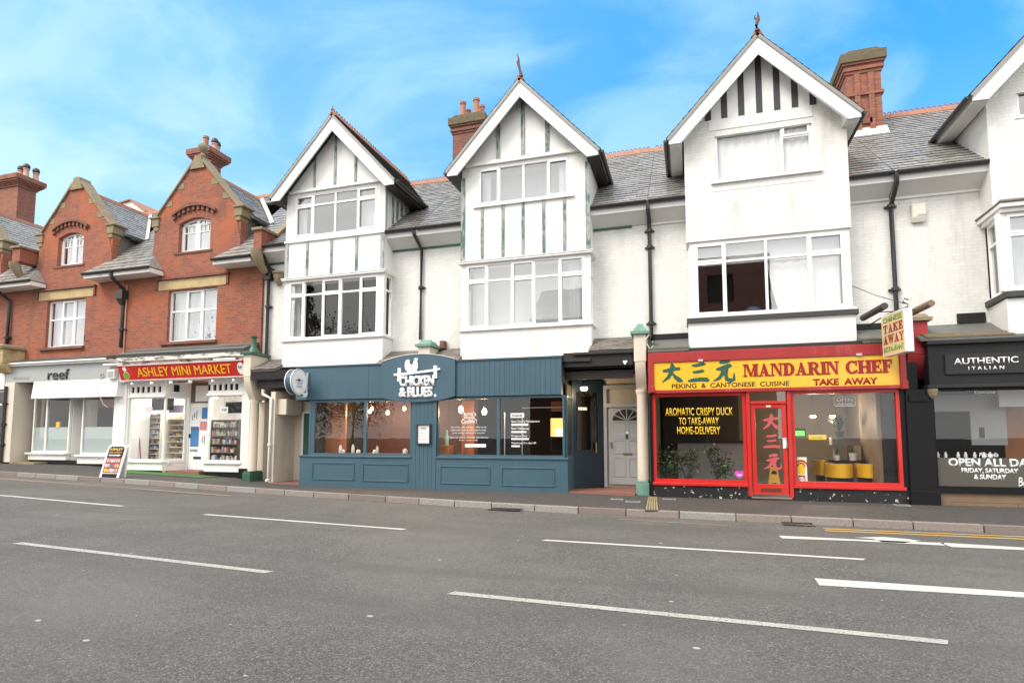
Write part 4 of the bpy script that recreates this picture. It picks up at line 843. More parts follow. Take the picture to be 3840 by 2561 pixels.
def red_house(label, Xc, Xl, Xr, zbot, up, low, ball, loc):
    t = thing('brick_house', label, 'house', loc); h = 1.64
    holes = [low] if low else []
    MB().wall(Xl, Xr, zbot, 6.9, YD, YD + .3, holes).build('wall', M_['redbrick'], t)
    g = MB(); g.wall(Xc - h, Xc + h, 6.9, 8.72, YD, YD + .3, [up] if up else [])
    for s in (-1, 1):
        pr = [(h, 6.9), (h + .05, 7.0), (h + .12, 7.3), (h + .13, 7.55), (h + .08, 7.85), (h + .01, 8.1), (h, 8.35)]
        g.prism([(Xc + s*a, b) for a, b in pr], YD + .001, YD + .3)
    g.prism([(Xc - h, 8.72), (Xc + h, 8.72), (Xc + .2, 10.36), (Xc - .2, 10.36)], YD, YD + .3)
    if up:
        x0, x1, z0, z1 = up; xc, hw = (x0+x1)/2, (x1-x0)/2; zs_ = z1 - .15; n = 12
        for i in range(n):
            a, b = x0 + (x1-x0)*i/n, x0 + (x1-x0)*(i+1)/n
            g.prism([(a, arch_z(a, xc, hw, zs_, .15)), (b, arch_z(b, xc, hw, zs_, .15)), (b, z1 + .001), (a, z1 + .001)], YD + .002, YD + .298)
    g.build('gable', M_['redbrick'], t)
    if up:
        arched_window(t, x0, x1, z0, z1, YD + .13)
        hd = MB(); n = 18; a0, a1 = x0 - .22, x1 + .24; sg = lambda x, o: arch_z(x, xc, (a1-a0)/2, zs_ + .17 + o, .27)
        for i in range(n):
            a, b = a0 + (a1-a0)*i/n, a0 + (a1-a0)*(i+1)/n
            hd.prism([(a, sg(a, .08)), (b, sg(b, .08)), (b, sg(b, .17)), (a, sg(a, .17))], YD - .11, YD - .001)
            if i % 2 == 0: hd.prism([(a, sg(a, -.05)), (b, sg(b, -.05)), (b, sg(b, .079)), (a, sg(a, .079))], YD - .07, YD - .001)
        hd.build('window_hood', M_['redbrick_dark'], t)
    cp = MB()
    for s in (-1, 1):
        L = [(Xc + s*1.74, 8.70), (Xc + s*1.62, 8.70), (Xc + s*.17, 10.36), (Xc + s*.22, 10.42), (Xc + s*.85, 9.66), (Xc + s*1.46, 8.96)]
        cp.prism(L, YD - .06, YD + .34)
        for q in (.30, .62): 
            xq = 1.62 - q*1.45; zq = 8.72 + q*1.66; cp.prism([(Xc + s*xq, zq), (Xc + s*(xq - .18), zq - .02), (Xc + s*(xq - .18), zq - .32), (Xc + s*(xq + .02), zq - .25)] if False else [(Xc + s*(xq + .01), zq - .02), (Xc + s*(xq - .16), zq - .02), (Xc + s*(xq - .16), zq - .22), (Xc + s*(xq + .14), zq - .22)], YD - .012, YD - .001)
    cp.prism([(Xc - .3, 10.12), (Xc + .3, 10.12), (Xc + .17, 10.40), (Xc + .12, 10.56), (Xc - .12, 10.56), (Xc - .17, 10.40)], YD - .07, YD + .35)
    cp.build('coping', M_['stone'], t, bevel=.015)
    for s in (-1, 1):
        k = MB(); e = lambda a, b: (min(Xc + s*a, Xc + s*b), max(Xc + s*a, Xc + s*b))
        k.box(*e(1.50, 1.92), YD - .09, YD + .44, 8.63, 8.70).box(*e(1.53, 1.83), YD - .05, YD + .40, 8.36, 8.63).box(*e(1.56, 1.76), YD - .025, YD + .36, 8.22, 8.36)
        k.build('kneeler', M_['stone'], t, bevel=.02)
        MB().box(*e(1.641, 1.75), YD + .02, YD + .5, 7.5, 8.219).build('return_wall', M_['redbrick'], t)
        MB().ext([(Xc + s*1.66, YD + .3, 7.3), (Xc + s*1.66, YD + 1.35, 8.45), (Xc + s*1.66, YD + .3, 8.45)], (s*.1, 0, 0)).build('cheek', M_['lead'], t)
        a, b = (Xc + s*2.0, YD + .3, 8.42), (Xc + s*2.0, RYE + (8.42 - RZE)/RSL + .05, 8.42); c, d = (Xc, YD + .3, 10.18), (Xc, RYE + (10.18 - RZE)/RSL + .05, 10.18)
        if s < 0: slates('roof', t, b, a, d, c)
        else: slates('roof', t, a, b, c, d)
        MB().ext([(Xc + s*1.93, YD + .5, 8.3), (Xc + s*1.97, YD + .5, 8.3), (Xc + s*1.97, YD + .5, 8.37), (Xc + s*1.93, YD + .5, 8.37)], (0, .75, 0)).build('verge_board', M_['iron'], t)
        vp, vq = Vector((Xc + s*2.0, RYE + (8.42 - RZE)/RSL, 8.46)), Vector((Xc + s*.02, RYE + (10.18 - RZE)/RSL, 10.24))
        MB().ext([vp + Vector((s*.02, -.02, 0)), vp + Vector((s*.16, -.02, .015)), vq + Vector((s*.14, 0, .015)), vq], (0, .02, .03)).build('valley_flashing', M_['flash'], t)
    ridge_tiles(t, (Xc, YD + .36, 10.2), (Xc, RYE + (10.18 - RZE)/RSL, 10.2), 'terra', False, .09)
    MB().box(Xl, Xr, YD + .31, RYR + 3.4, 6.88, 6.93).build('loft_floor', M_['brownblk'], t)
    if ball: MB().lathe(Xc + .02, YD + .12, [(.10, 10.56), (.13, 10.60), (.07, 10.66), (.06, 10.72), (.12, 10.78), (.155, 10.87), (.15, 10.96), (.09, 11.03), (.02, 11.06)], 16).build('finial', M_['stone'], t, smooth=True)
    for a, b in ((Xl, Xc - 1.62), (Xc + 1.62, Xr)):
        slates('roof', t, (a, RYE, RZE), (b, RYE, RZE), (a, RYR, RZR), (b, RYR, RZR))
        c, d = (a, b + .38) if a == Xl else (a - .38, b)
        # eaves: projecting box with white fascia, hipped into the gable
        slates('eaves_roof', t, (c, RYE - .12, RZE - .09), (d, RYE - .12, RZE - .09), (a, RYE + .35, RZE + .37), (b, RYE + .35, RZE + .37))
        gutter(t, (c, RYE - .15, RZE - .1), (d, RYE - .15, RZE - .1), .06)
        e, f, sg_ = (d, b, -1) if a == Xl else (c, a, 1)
        MB().ext([(e, RYE - .12, RZE - .09), (e, YD - .01, RZE - .09), (f, YD - .01, RZE + .40), (f, RYE + .35, RZE + .39)], (sg_*.03, 0, -.03)).build('hip', M_['slate'], t)
        MB().box(c + .02, d - .02, RYE - .1, YD - .002, RZE - .27, RZE - .13).build('eaves', M_['wood_white'], t)
    slates('roof', t, (Xc - 1.7, RYE + 2.9, RZE + 2.9*RSL), (Xc + 1.7, RYE + 2.9, RZE + 2.9*RSL), (Xc - 1.7, RYR, RZR), (Xc + 1.7, RYR, RZR))
    MB().ext([(Xl, RYR + .02, RZR - .02), (Xl, RYR + 3.6, RZE), (Xl, RYR + 3.6, RZE - .1), (Xl, RYR + .02, RZR - .12)], (Xr - Xl, 0, 0)).build('rear_slope', M_['slate'], t)
    MB().ext([(Xl + .02, YD + .02, 3.3), (Xl + .02, RYR + 3.4, 3.3), (Xl + .02, RYR + 3.5, RZE), (Xl + .02, RYR, RZR - .1), (Xl + .02, YD + .02, RZE + .2)], (.1, 0, 0)).build('party_wall', M_['redbrick_dark'], t)
    MB().box(Xl, Xr, RYR + 3.4, RYR + 3.6, 0, RZE).build('rear_wall', M_['redbrick'], t)
    ridge_tiles(t, (Xl, RYR, RZR + .02), (Xr, RYR, RZR + .02), 'terra', False, .1)
    if low:
        x0, x1, z0, z1 = low
        win = window(t, x0, x1, z0, z1, YD + .1, [x0 + (x1-x0)*.345, x0 + (x1-x0)*.67], z0 + (z1-z0)*.60, (1,), glass='glass_up', sill=0)
        MB().box(x0 - .22, x1 + .06, YD - .09, YD + .1, z0 - .09, z0 - .003).build('sill', M_['redbrick_dark'], win)
        curtain(win, x0 + .05, x1 - .05, z0 + .05, z1 - .05, YD + .3, 'net', per=.16)
        MB().box(x0 - .42, x1 + .34, YD - .025, YD + .2, z1 + .03, z1 + .35).build('lintel', M_['stone_gold'], t, bevel=.01)
        MB().box(x0 - .52, x1 + .46, YD - .09, YD - .001, z1 + .36, z1 + .42).box(x1 + .36, x1 + .44, YD - .05, YD - .001, z1 + .06, z1 + .359).box(x0 - .52, x0 - .44, YD - .05, YD - .001, z1 + .06, z1 + .359).build('drip_mould', M_['redbrick_dark'], t)
        room(t, x0 - .4, x1 + .4, YD + .32, YD + 2.6, z0 - .5, z1 + .4, 'room'); 
    if up: room(t, up[0] - .3, up[1] + .3, YD + .32, YD + 2.2, up[2] - .2, up[3] + .1, 'room')
    return t
def wr(fr, tl, tr, bl, br, Y):
    P = [S(fr, *p, Y) for p in (tl, tr, bl, br)]; return ((P[0][0]+P[2][0])/2, (P[1][0]+P[3][0])/2, (P[2][1]+P[3][1])/2, (P[0][1]+P[1][1])/2)
up2 = wr('b', (415, 852), (686, 812), (405, 1125), (664, 1096), YD + .13); up1 = wr('a', (566, 1045), (800, 1018), (550, 1334), (775, 1310), YD + .13)
low2 = (*[S('b', 320, 1440, YD + .1)[0], S('b', 728, 1410, YD + .1)[0]], zavg(('d', 680, 205, YD + .1), ('d', 1105, 187, YD + .1)), zavg(('b', 320, 1440, YD + .1), ('b', 728, 1410, YD + .1)))
low1 = (S('c', 362, 320, YD + .1)[0], S('c', 645, 300, YD + .1)[0], zavg(('c', 348, 500, YD + .1), ('c', 630, 490, YD + .1)), zavg(('c', 375, 160, YD + .1), ('c', 660, 138, YD + .1)))
XM = S('c', 893, 300, YD)[0]; XLF = S('c', 60, 300, YD)[0] + .12
red2 = red_house('tall red brick house with a ball on its gable above the mini market', -15.03, XM, -12.362, 3.2, up2, low2, True, (-15, YD, 3.2))
red1 = red_house('red brick house with a plain stone gable tip above the pale grey shop', -20.37, XLF, XM - .002, 3.3, up1, low1, False, (-20.4, YD, 3.3))
red0 = red_house('red brick house cut by the left edge of the picture with a broad chimney', -25.75, -29, XLF - .002, 3.3, None, None, False, (-24, YD, 3.3))
# chimneys of the red houses
yc = 17.85
xr_ = S('b', 640, 230, yc)[0]; xl_ = S('b', 442, 250, yc)[0]; zc = S('b', 640, 212, yc)[1]
chimney(red2, xl_ + .27, xr_ - .27, yc + .27, yc + .9, RZE + 2.5, zc, 'flare', 'redbrick_plain', [(xl_ + .50, yc + .5, .12, .72, 'terra', 0), (xl_ + .85, yc + .62, .12, .42, 'terra_pale', 1), (xr_ - .34, yc + .75, .11, .34, 'terra_pale', 1)])
xr_ = S('a', 150, 480, yc)[0]; zc = S('a', 150, 472, yc)[1]
chimney(red0, xr_ - 1.7, xr_ - .27, yc + .27, yc + 1.05, RZE + 2.4, zc, 'flare', 'redbrick_plain', [(xr_ - .55, yc + .5, .12, .36, 'terra_pale', 1), (xr_ - .25, yc + .55, .13, .44, 'terra_pale', 1), (xr_ - .22, yc + .95, .13, .40, 'terra_pale', 1)])
# party-wall piers with stone caps, scroll brackets, downpipes
def party(t, xa, xb, yf, z0, z1, side):
    MB().box(xa, xb, yf, yf + .75, z0, z1).build('pier', M_['redbrick'], t); c = MB().box(xa - .05, xb + .07, yf - .07, yf + .82, z1 + .003, z1 + .09).build('pier_cap', M_['stone'], t, bevel=.015)
    MB().ext([(xa + .02, yf + .6, z1 + .02), (xa + .02, RYR - .1, z1 + .02 + (RYR - yf - .7)*RSL), (xa + .02, RYR - .1, z1 - .16 + (RYR - yf - .7)*RSL), (xa + .02, yf + .6, z1 - .16)], (xb - xa - .02, 0, 0)).build('verge_coping', M_['stone'], t)
    b = MB(); b.tube([((xa+xb)/2, yf - .05, z0 - .02), ((xa+xb)/2, yf - .02, z0 - .16), ((xa+xb)/2 + .02, yf + .14, z0 - .45), ((xa+xb)/2 + .02, yf + .34, z0 - .62)], [.15, .17, .12, .10], 10); b.build('bracket', M_['stone'], t, smooth=True)
xa, xb = S('b', 1012, 1000, 13.8)[0], S('b', 1064, 1000, 13.8)[0]
party(red2, xa, xb + .05, 13.8, zavg(('b', 1030, 1085, 13.8)), zavg(('b', 1040, 930, 13.8)), 1)
MB().lathe((xa+xb)/2 + .42, YD + .02, [(.02, 6.0), (.1, 6.12), (.17, 6.3), (.16, 6.36), (.2, 6.38), (.2, 6.44), (.12, 6.46)], 12).build('corbel', M_['stone'], red2, smooth=True)
xa, xb = S('a', 112, 1200, 13.8)[0], S('a', 172, 1200, 13.8)[0]
party(red1, xa, xb + .05, 13.8, zavg(('a', 150, 1280, 13.8)), zavg(('a', 140, 1165, 13.8)), 1)
def red_pipe(t, fr, x1, y1, x2, y2, ztop, hop=True):
    x = (S(fr, x1, y1, YD - .08)[0] + S(fr, x2, y2, YD - .08)[0]) / 2; zb_ = S(fr, x2, y2, YD - .08)[1]
    downpipe(t, [(x, RYE - .12, RZE - .14), (x, RYE - .1, RZE - .32), (x, YD - .08, RZE - .62), (x, YD - .08, zb_)], .06, (5.0,))
    if hop: MB().box(x - .13, x + .13, YD - .24, YD - .001, RZE - .95, RZE - .66).ext([(x - .06, YD - .14, RZE - 1.15), (x + .06, YD - .14, RZE - 1.15), (x + .13, YD - .24, RZE - .951), (x - .13, YD - .24, RZE - .951)], (0, .12, 0)).build('hopper', M_['iron'], t)
red_pipe(red2, 'c', 910, 150, 882, 495, 6); red_pipe(red1, 'c', 74, 120, 46, 480, 6, False)
MB().tube([(XM + .2, YD - .03, 3.75), (XM + .2, YD - .03, 6.5)], .025, 8).build('downpipe', M_['terra_pale'], red2)
o = MB(); x, z = S('c', 655, 445, YD); o.tube([(x, YD - .02, z), (x - .02, YD - .15, z - .05), (x + .05, YD - .2, z + .12)], .012, 5); o.build('wall_bracket', M_['iron'], red1)
# gabled building far behind the red houses
g = thing('rear_house', 'reddish brown gable peeping over the slate roofs between the two red brick houses', 'house', (-33, 30, 0))
YQ = 27.0; pk = S('a', 1205, 725, YQ); lf = S('a', 1050, 775, YQ); rt = S('a', 1340, 830, YQ); zb_ = S('a', 1200, 1000, YQ)[1] - 3
MB().prism([(lf[0], zb_), (rt[0], zb_), (rt[0], rt[1] - .1), (pk[0], pk[1] - .1), (lf[0], lf[1] - .15)], YQ, YQ + 6).build('wall', M_['redbrick'], g)
for a, b in ((lf, pk), (pk, rt)):
    MB().ext([(a[0], YQ - .25, a[1]), (b[0], YQ - .25, b[1]), (b[0], YQ - .25, b[1] - .09), (a[0], YQ - .25, a[1] - .09)], (0, 6, 0)).build('roof', M_['terra'], g)
    MB().prism([(a[0], a[1] - .1), (b[0], b[1] - .1), (b[0], b[1] - .6), (a[0], a[1] - .55)], YQ - .12, YQ - .02).build('bargeboard', M_['soffit'], g)

# ================================================================== shop piers
def pier(label, x0, x1, yf, ztop, zcor, zcol, zpl, zg_, mats, capz, urn=False, square=False):
    t = thing('shop_pier', label, 'pier', ((x0+x1)/2, yf + .2, zg_), 'piers between the shopfronts'); cx_, w = (x0+x1)/2, (x1-x0)/2; m0, mc, mp_ = mats
    b = MB(); b.box(x0, x1, yf, YW - .05, zcor, ztop); b.build('upper_block', M_[m0], t, bevel=.01)
    cv = MB(); pts = [(yf + .02, zcor - .001)]; 
    n = 8
    prof = [(yf + .01 + .26*(i/n)**1.6, zcor - .001 - (zcor - zcol - .06)*(i/n)) for i in range(n+1)]
    cv.ext([(x0 + .02, a, c) for a, c in prof] + [(x0 + .02, YW - .1, prof[-1][1]), (x0 + .02, YW - .1, zcor - .001)], (x1 - x0 - .04, 0, 0)); cv.build('corbel', M_[m0], t, smooth=True)
    if not square:
        c = MB().lathe(cx_, yf + .36, [(w*1.02, zcol + .05), (w*1.05, zcol), (w*.92, zcol - .04), (w*.88, zcol - .07), (w*.84, zcol - .1), (w*.90, (zcol+zpl)/2), (w*.94, zpl + .1), (w*1.0, zpl + .06), (w*.95, zpl)], 18).build('column', M_[m0], t, smooth=True)
        MB().box(x0 - .01, x1 + .01, yf + .12, yf + .66, zg_ - .1, zpl - .04).box(x0 + .01, x1 - .01, yf + .14, yf + .64, zpl - .038, zpl - .002).build('plinth', M_[mp_], t, bevel=.02)
        MB().box(x0 + .03, x1 - .03, yf + .67, YW + .2, zg_ - .1, zcol).build('pilaster', M_[m0], t)
    q = MB(); q.box(x0 - .07, x1 + .07, yf - .07, YW - .03, ztop + .002, ztop + .07)
    if urn: q.lathe(cx_, yf + .25, [(w*1.4, ztop + .07), (w*1.15, ztop + .14), (w*.75, ztop + .25), (w*.55, ztop + .34), (w*.5, ztop + .5), (w*.7, ztop + .53), (w*.75, ztop + .57), (w*.3, ztop + .6)], 14)
    else: q.lathe(cx_, yf + .25, [(w*1.25, ztop + .07), (w*.95, ztop + .16), (w*.55, capz - .05), (w*.45, capz)], 4, True)
    q.build('cap', M_[mc], t)
    return t
x0, x1 = S('h', 2030, 1200, 13.6)[0], S('h', 2150, 1200, 13.6)[0]
pier('cream pier with a pale green foot between the grey door and the red shopfront', x0, x1, 13.55, zavg(('h', 2090, 1052, 13.55)), S('j', 2030, 190, 13.55)[1], S('j', 2030, 468, 13.6)[1], S('j', 2040, 1325, 13.7)[1], .11, ('cream', 'green_pale', 'green_pale'), S('h', 2085, 958, 13.8)[1])
x0, x1 = S('d', 1357, 400, 13.6)[0] + .04, S('d', 1423, 400, 13.6)[0] - .04
pier('cream pier with a green urn cap and dark green foot right of the mini market', x0 - .04, x1 + .04, 13.6, S('d', 1440, 310, 13.6)[1], S('d', 1440, 510, 13.6)[1], S('d', 1480, 735, 13.7)[1], S('d', 1470, 1370, 13.7)[1], .14, ('cream', 'green', 'green'), 0, urn=True)
x0, x1 = S('i', 1640, 90, 13.65)[0], S('i', 1752, 90, 13.65)[0]
pier('short cream pier with a green cap standing up behind the teal sign panel', x0, x1, 13.66, S('f', 1800, 1045, 13.66)[1], 3.2, 3.1, 2.9, 2.9, ('cream', 'green_pale', 'green'), S('f', 1795, 985, 13.9)[1], square=True)
x0, x1 = S('p', 640, 1250, 13.6)[0], S('p', 862, 1250, 13.6)[0]
pier('faded red pier with a stone cap between the red shop and the charcoal shop', x0, x1, 13.6, S('p', 800, 1185, 13.6)[1], S('q', 220, 180, 13.6)[1], S('q', 220, 412, 13.7)[1], 1, 1, ('red_old', 'stone', 'black'), S('p', 770, 1110, 13.9)[1], square=True)
x0, x1 = S('c', -60, 560, 13.6)[0], S('c', 20, 560, 13.6)[0]
pier('tan stone pier at the left edge beside the pale grey fascia', x0, x1, 13.6, S('c', 50, 500, 13.6)[1], S('c', 50, 605, 13.6)[1], S('c', 50, 690, 13.7)[1], 1.0, .6, ('stone_gold', 'stone', 'cream'), S('c', 50, 490, 13.6)[1] + .1, square=True)

# ================================================================== shopfronts
def lean_to(t, xa, xb, ztop, ytop, zbot, ybot, mat='slate_brown', name='canopy_roof', fascia=None, fh=.16):
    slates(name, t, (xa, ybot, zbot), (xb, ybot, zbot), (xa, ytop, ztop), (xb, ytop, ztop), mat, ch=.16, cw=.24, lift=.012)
    if fascia: MB().box(xa + .005, xb - .005, ybot + .03, ybot + .09, zbot - fh, zbot - .05).build('canopy_fascia', M_[fascia], t)
def point(name, loc, power, col, r=.06, parent=None):
    l = bpy.data.lights.new(name, 'POINT'); l.energy = power; l.color = col; l.shadow_soft_size = r; o = bpy.data.objects.new(name, l); COL.objects.link(o); o.location = loc
    if parent:
        o.parent = parent
        if parent.name in INV: o.matrix_parent_inverse = INV[parent.name]
    return o
def pendant(label, x, y, z, ztop, r, group, power=0, shape='bulb', mat='bulb'):
    t = thing('pendant_lamp', label, 'lamp', (x, y, z), group)
    MB().tube([(x, y, z + r*1.9), (x, y, ztop)], .008, 5).build('cord', M_['iron'], t)
    MB().lathe(x, y, [(r*.4, z + r*1.2), (r*.45, z + r*1.9), (r*.15, z + r*2.1)], 8).build('holder', M_['brass'], t)
    pr = [(r*.2, z - r*1.0), (r*.75, z - r*.7), (r, z), (r*.8, z + r*.6), (r*.4, z + r*1.15)] if shape == 'bulb' else [(r*.3, z - r*1.6), (r*.8, z - r*1.2), (r, z - r*.3), (r*.8, z + r*.6), (r*.4, z + r*1.15)]
    MB().lathe(x, y, pr, 12).build('bulb', M_[mat], t, smooth=True)
    if power: point('lamp_light', (x, y - r*1.3, z - r*1.6), power, (1, .68, .38), .05, t)

# ---------------------------------------------------------------- pale grey shop at the left
RF = thing('shopfront', 'pale grey and white shopfront with a white awning and frosted glass below the red brick', 'shopfront', (-20, 14, .5))
yf = 13.94; X0, X1 = S('c', 45, 690, yf)[0], S('c', 805, 670, yf)[0]; Z0, Z1 = zavg(('c', 100, 744, yf), ('c', 790, 738, yf)), zavg(('c', 40, 640, yf), ('c', 790, 606, yf))
gm = plain('pale_grey_board', (.36,.37,.36), .5, .05, 2); M_['gboard'] = gm
MB().box(X0, X1, yf, yf + .3, Z0, Z1).build('fascia', gm, RF)
MB().box(X0 - .02, X1, yf - .10, yf + .3, Z1 + .002, Z1 + .06).box(X0 - .05, X1, yf - .16, yf + .3, Z1 + .063, Z1 + .12).build('cornice', M_['wood_white'], RF, bevel=.01)
lean_to(RF, X0, X1, Z1 + .30, YD, Z1 + .14, yf - .14, 'lead')
a0, a1 = S('c', 215, 800, 13.8)[0], S('c', 838, 800, 13.8)[0]; az0, az1 = zavg(('c', 215, 866, 13.87), ('c', 835, 862, 13.87)), Z0 + .0
MB().ext([(a0, 13.93, az1), (a0, 13.87, az0 + .02), (a0, 13.87, az0), (a0, 14.2, az0), (a0, 14.2, az1)], (a1 - a0, 0, 0)).build('awning', M_['upvc'], RF, bevel=.008)
yg = 14.32
px0, px1 = S('c', 22, 1000, 13.9)[0], S('c', 92, 1000, 13.9)[0]
MB().box(px0, px1, 13.9, 15.0, .4, Z0 - .002).build('pilaster', M_['cream'], RF)
MB().box(px1, S('c', 215, 1000, 14.9)[0] + .1, 14.9, 15.0, .4, Z0 - .002).build('recess_wall', M_['cream'], RF)
MB().box(px0, px1 + 1.2, 13.9, 14.95, .3, S('c', 150, 1335, 14.2)[1]).build('step', M_['stone'], RF)
MB().box(px1 + .78, px1 + .92, 14.86, 14.895, 1.75, 2.0).build('entry_panel', M_['grey'], RF)
wz0, wz1 = zavg(('c', 240, 1268, yg), ('c', 500, 1266, yg)), zavg(('c', 300, 872, yg), ('c', 800, 868, yg)) + .15
wl0, wl1, wm_ = S('c', 240, 1100, yg)[0], S('c', 508, 1100, yg)[0], S('c', 335, 1100, yg)[0]
W1 = window(RF, wl0, wl1, wz0, wz1, yg, [wm_], None, (), .05, .07, .07, 'wood_white', 'shopglass', 0, 'shop_window')
wr0, wr1 = S('c', 598, 1100, yg)[0], S('c', 838, 1100, yg)[0]; zr0 = S('c', 700, 1283, yg)[1]
W2 = window(RF, wr0, wr1, zr0, wz1, yg, (), None, (), .06, .06, .07, 'wood_white', 'shopglass', 0, 'shop_window')
zf = zavg(('c', 420, 1075, yg), ('c', 720, 1085, yg))
for w, a, b, c in ((W1, wl0 + .05, wl1 - .05, wz0), (W2, wr0 + .06, wr1 - .06, zr0)): part(MB().box(a, b, yg + .045, yg + .049, c + .05, zf).build('frosted_film', M_['film'], w), 'frosted lower half')
part(MB().box(wm_ + .45, wm_ + .62, yg + .02, yg + .026, zf + .0, zf + .18).build('sticker', M_['yv'], W1), 'small yellow sticker')
zb0 = S('c', 230, 1320, yg - .1)[1]
MB().box(wl0 - .12, wl1 + .05, yg - .14, yg + .1, wz0 - .06, wz0 - .002).box(wl0 - .06, wl1, yg - .06, yg + .08, zb0, wz0 - .062).build('sill', M_['wood_white'], RF, bevel=.01)
MB().box(wr0 - .08, wr1 + .05, yg - .14, yg + .1, zr0 - .07, zr0 - .002).box(wr0 - .04, wr1, yg - .06, yg + .08, zr0 - .3, zr0 - .072).build('sill', M_['wood_white'], RF, bevel=.01)
MB().box(wl0 - .05, wr1, yg + .0, yg + .06, .3, zb0 - .004).build('base', M_['black'], RF)
dr = MB(); d0, d1 = wl1 + .02, wr0 - .0; yd = yg + .45
dr.frame(d0 + .03, d1 - .03, .55, 2.75, yd, yd + .06, .13, .2); dd = dr.build('door', M_['wood_white'], RF)
MB().box(d0 + .16, d1 - .16, yd + .02, yd + .026, .75, 2.62).build('pane', M_['shopglass'], dd); MB().tube([(d0 + .09, yd - .05, 1.35), (d0 + .09, yd - .05, 1.6)], .014, 6).build('handle', M_['iron'], dd)
MB().box(d0 - .02, d0 + .02, yg + .08, yd + .06, .5, wz1).box(d1 - .02, d1 + .02, yg + .08, yd + .06, .5, wz1).box(d0 + .02, d1 - .02, yd, yd + .06, 2.77, wz1).build('door_case', M_['wood_white'], RF)
tag(MB().box(d0 + .2, d1 - .22, yd + .2, yd + .3, .60, .95).build('blue_sheet', plain('pale_blue', (.35, .55, .65), .7), None), 'pale blue packet leaning inside the door of the pale grey shop', 'packet')
room(RF, wl0 - .1, wr1 + .05, yg + .6, yg + 4.5, .45, Z0 + .4, 'room_mid')
MB().box(wr0 + .1, wr1 - .05, yg + 1.1, yg + 1.16, zf, wz1).build('inner_screen', M_['brownblk'], RF); MB().box(wr0 + .05, wr1, yg + .5, yg + .56, wz1 - .45, wz1 - .1).build('inner_beam', M_['woodor'], RF)
sg = thing('shop_sign', 'black raised lettering reading reef on the pale grey fascia', 'sign', (-18.6, yf, 3))
rc = (*[S('c', 356, 700, yf)[0], S('c', 512, 700, yf)[0]], S('c', 430, 730, yf)[1], S('c', 500, 652, yf)[1])
text('reef', rc, yf - .02, M_['k'], 'lettering', sg, .012, bold=.004)
x0 = S('c', 98, 720, yf)[0]; x1 = S('c', 218, 720, yf)[0]; zt_ = S('c', 160, 722, yf)[1]
text('01202765675', (x0, x1, zt_ - .05, zt_ + .05), yf - .003, M_['grey'], 'lettering', sg, .004)
rg = MB(); x, z = S('c', 752, 703, yf)
for pl in arc_ring(x, z, .085, .085, .055, .055, 0, 2*math.pi, 18): rg.prism(pl, yf - .02, yf - .001)
tag(rg.build('wall_badge', M_['grey']), 'small round grey badge at the right end of the pale grey fascia', 'badge')
bx = thing('junction_box', 'grey junction box hanging between the grey fascia and the red mini market sign', 'utility box', (-17.4, 13.8, 3))
x0, x1, z0, z1 = rect('c', 785, 655, 838, 725, 13.8); MB().box(x0, x1, 13.8, 13.93, z0, z1).build('case', M_['soffit'], bx, bevel=.01); MB().box(x0 + .05, x1 - .05, 13.79, 13.799, z0 + .06, z1 - .08).build('cover', M_['grey'], bx)
cb = MB(); cb.tube([(x - .02, yf - .02, z - .08), (x + .12, 13.70, z - .5), (x + .45, 13.68, z - .95), (x + .62, 13.7, z - 1.05)], .012, 5); tag(cb.build('cable', M_['grey']), 'thin grey cable looping down across the white awning', 'cable')

# ---------------------------------------------------------------- mini market
MK = thing('shopfront', 'white mini market shopfront with small dark vents and a recessed poster covered door', 'shopfront', (-14.8, 14, .3))
yg = 14.2; X0, X1 = S('d', 205, 800, yg)[0], S('d', 1420, 900, yg)[0]
zlt, zlb = zavg(('d', 300, 255, YD), ('d', 1380, 222, YD)), zavg(('d', 200, 318, 13.66), ('d', 1330, 268, 13.66)); lx0, lx1 = S('d', 190, 315, 13.66)[0], S('d', 1360, 265, 13.66)[0]
slates('canopy_roof', MK, (lx0, 13.66, zlb), (lx1, 13.66, zlb), (lx0 + .1, YD, zlt), (lx1, YD, zlt), 'lead', ch=.4, cw=.7, lift=.02)
zsT, zsB = zavg(('d', 220, 405, 13.68), ('d', 1345, 372, 13.68)), zavg(('d', 262, 548, 13.84), ('d', 1350, 512, 13.84))
m, ns, ls, bs = nodes('peeling_white_fascia'); M_['peel'] = m
ls.new(mixc(ns, ls, ramp(ns, ls, noise(ns, ls, 5, 7, .7, (.5, 1, 2)), .46, .60), (.70,.69,.64), (.17,.15,.12)), bs.inputs['Base Color']); bs.inputs['Roughness'].default_value = .8
MB().box(lx0 + .02, lx1, 13.70, 14.2, zlb - .20, zlb - .03).box(lx0 + .05, lx1, 13.78, 14.2, zsT - .05, zlb - .202).build('canopy_fascia', M_['peel'], MK)
MB().box(X0, X1, 13.95, 14.2, zsB - .02, zsT - .052).build('backing', M_['wood_white'], MK)
zg1 = zavg(('d', 400, 692, yg), ('d', 1200, 682, yg)); zg0 = zavg(('d', 330, 1268, yg), ('d', 1300, 1286, yg)); zbs = zavg(('d', 300, 1355, yg - .05), ('d', 1330, 1378, yg - .05))
lw0, lw1 = S('d', 322, 1000, yg)[0], S('d', 640, 1000, yg)[0]; rw0, rw1 = S('d', 1035, 1000, yg)[0], S('d', 1348, 1000, yg)[0]; yd = 14.85; dl = S('d', 850, 1000, yd)[0]; dr_ = S('d', 1040, 1000, yd)[0]
W1 = window(MK, lw0, lw1, zg0, zg1, yg, (), None, (), .05, .05, .06, 'wood_white', 'shopglass', 0, 'shop_window')
xf, ln = face_xf((lw1 + .01, yg), (dl, yd)); W1b = window(MK, .0, ln - .04, zg0, zg1, .0, (), None, (), .05, .05, .06, 'wood_white', 'shopglass', 0, 'shop_window', xf=xf)
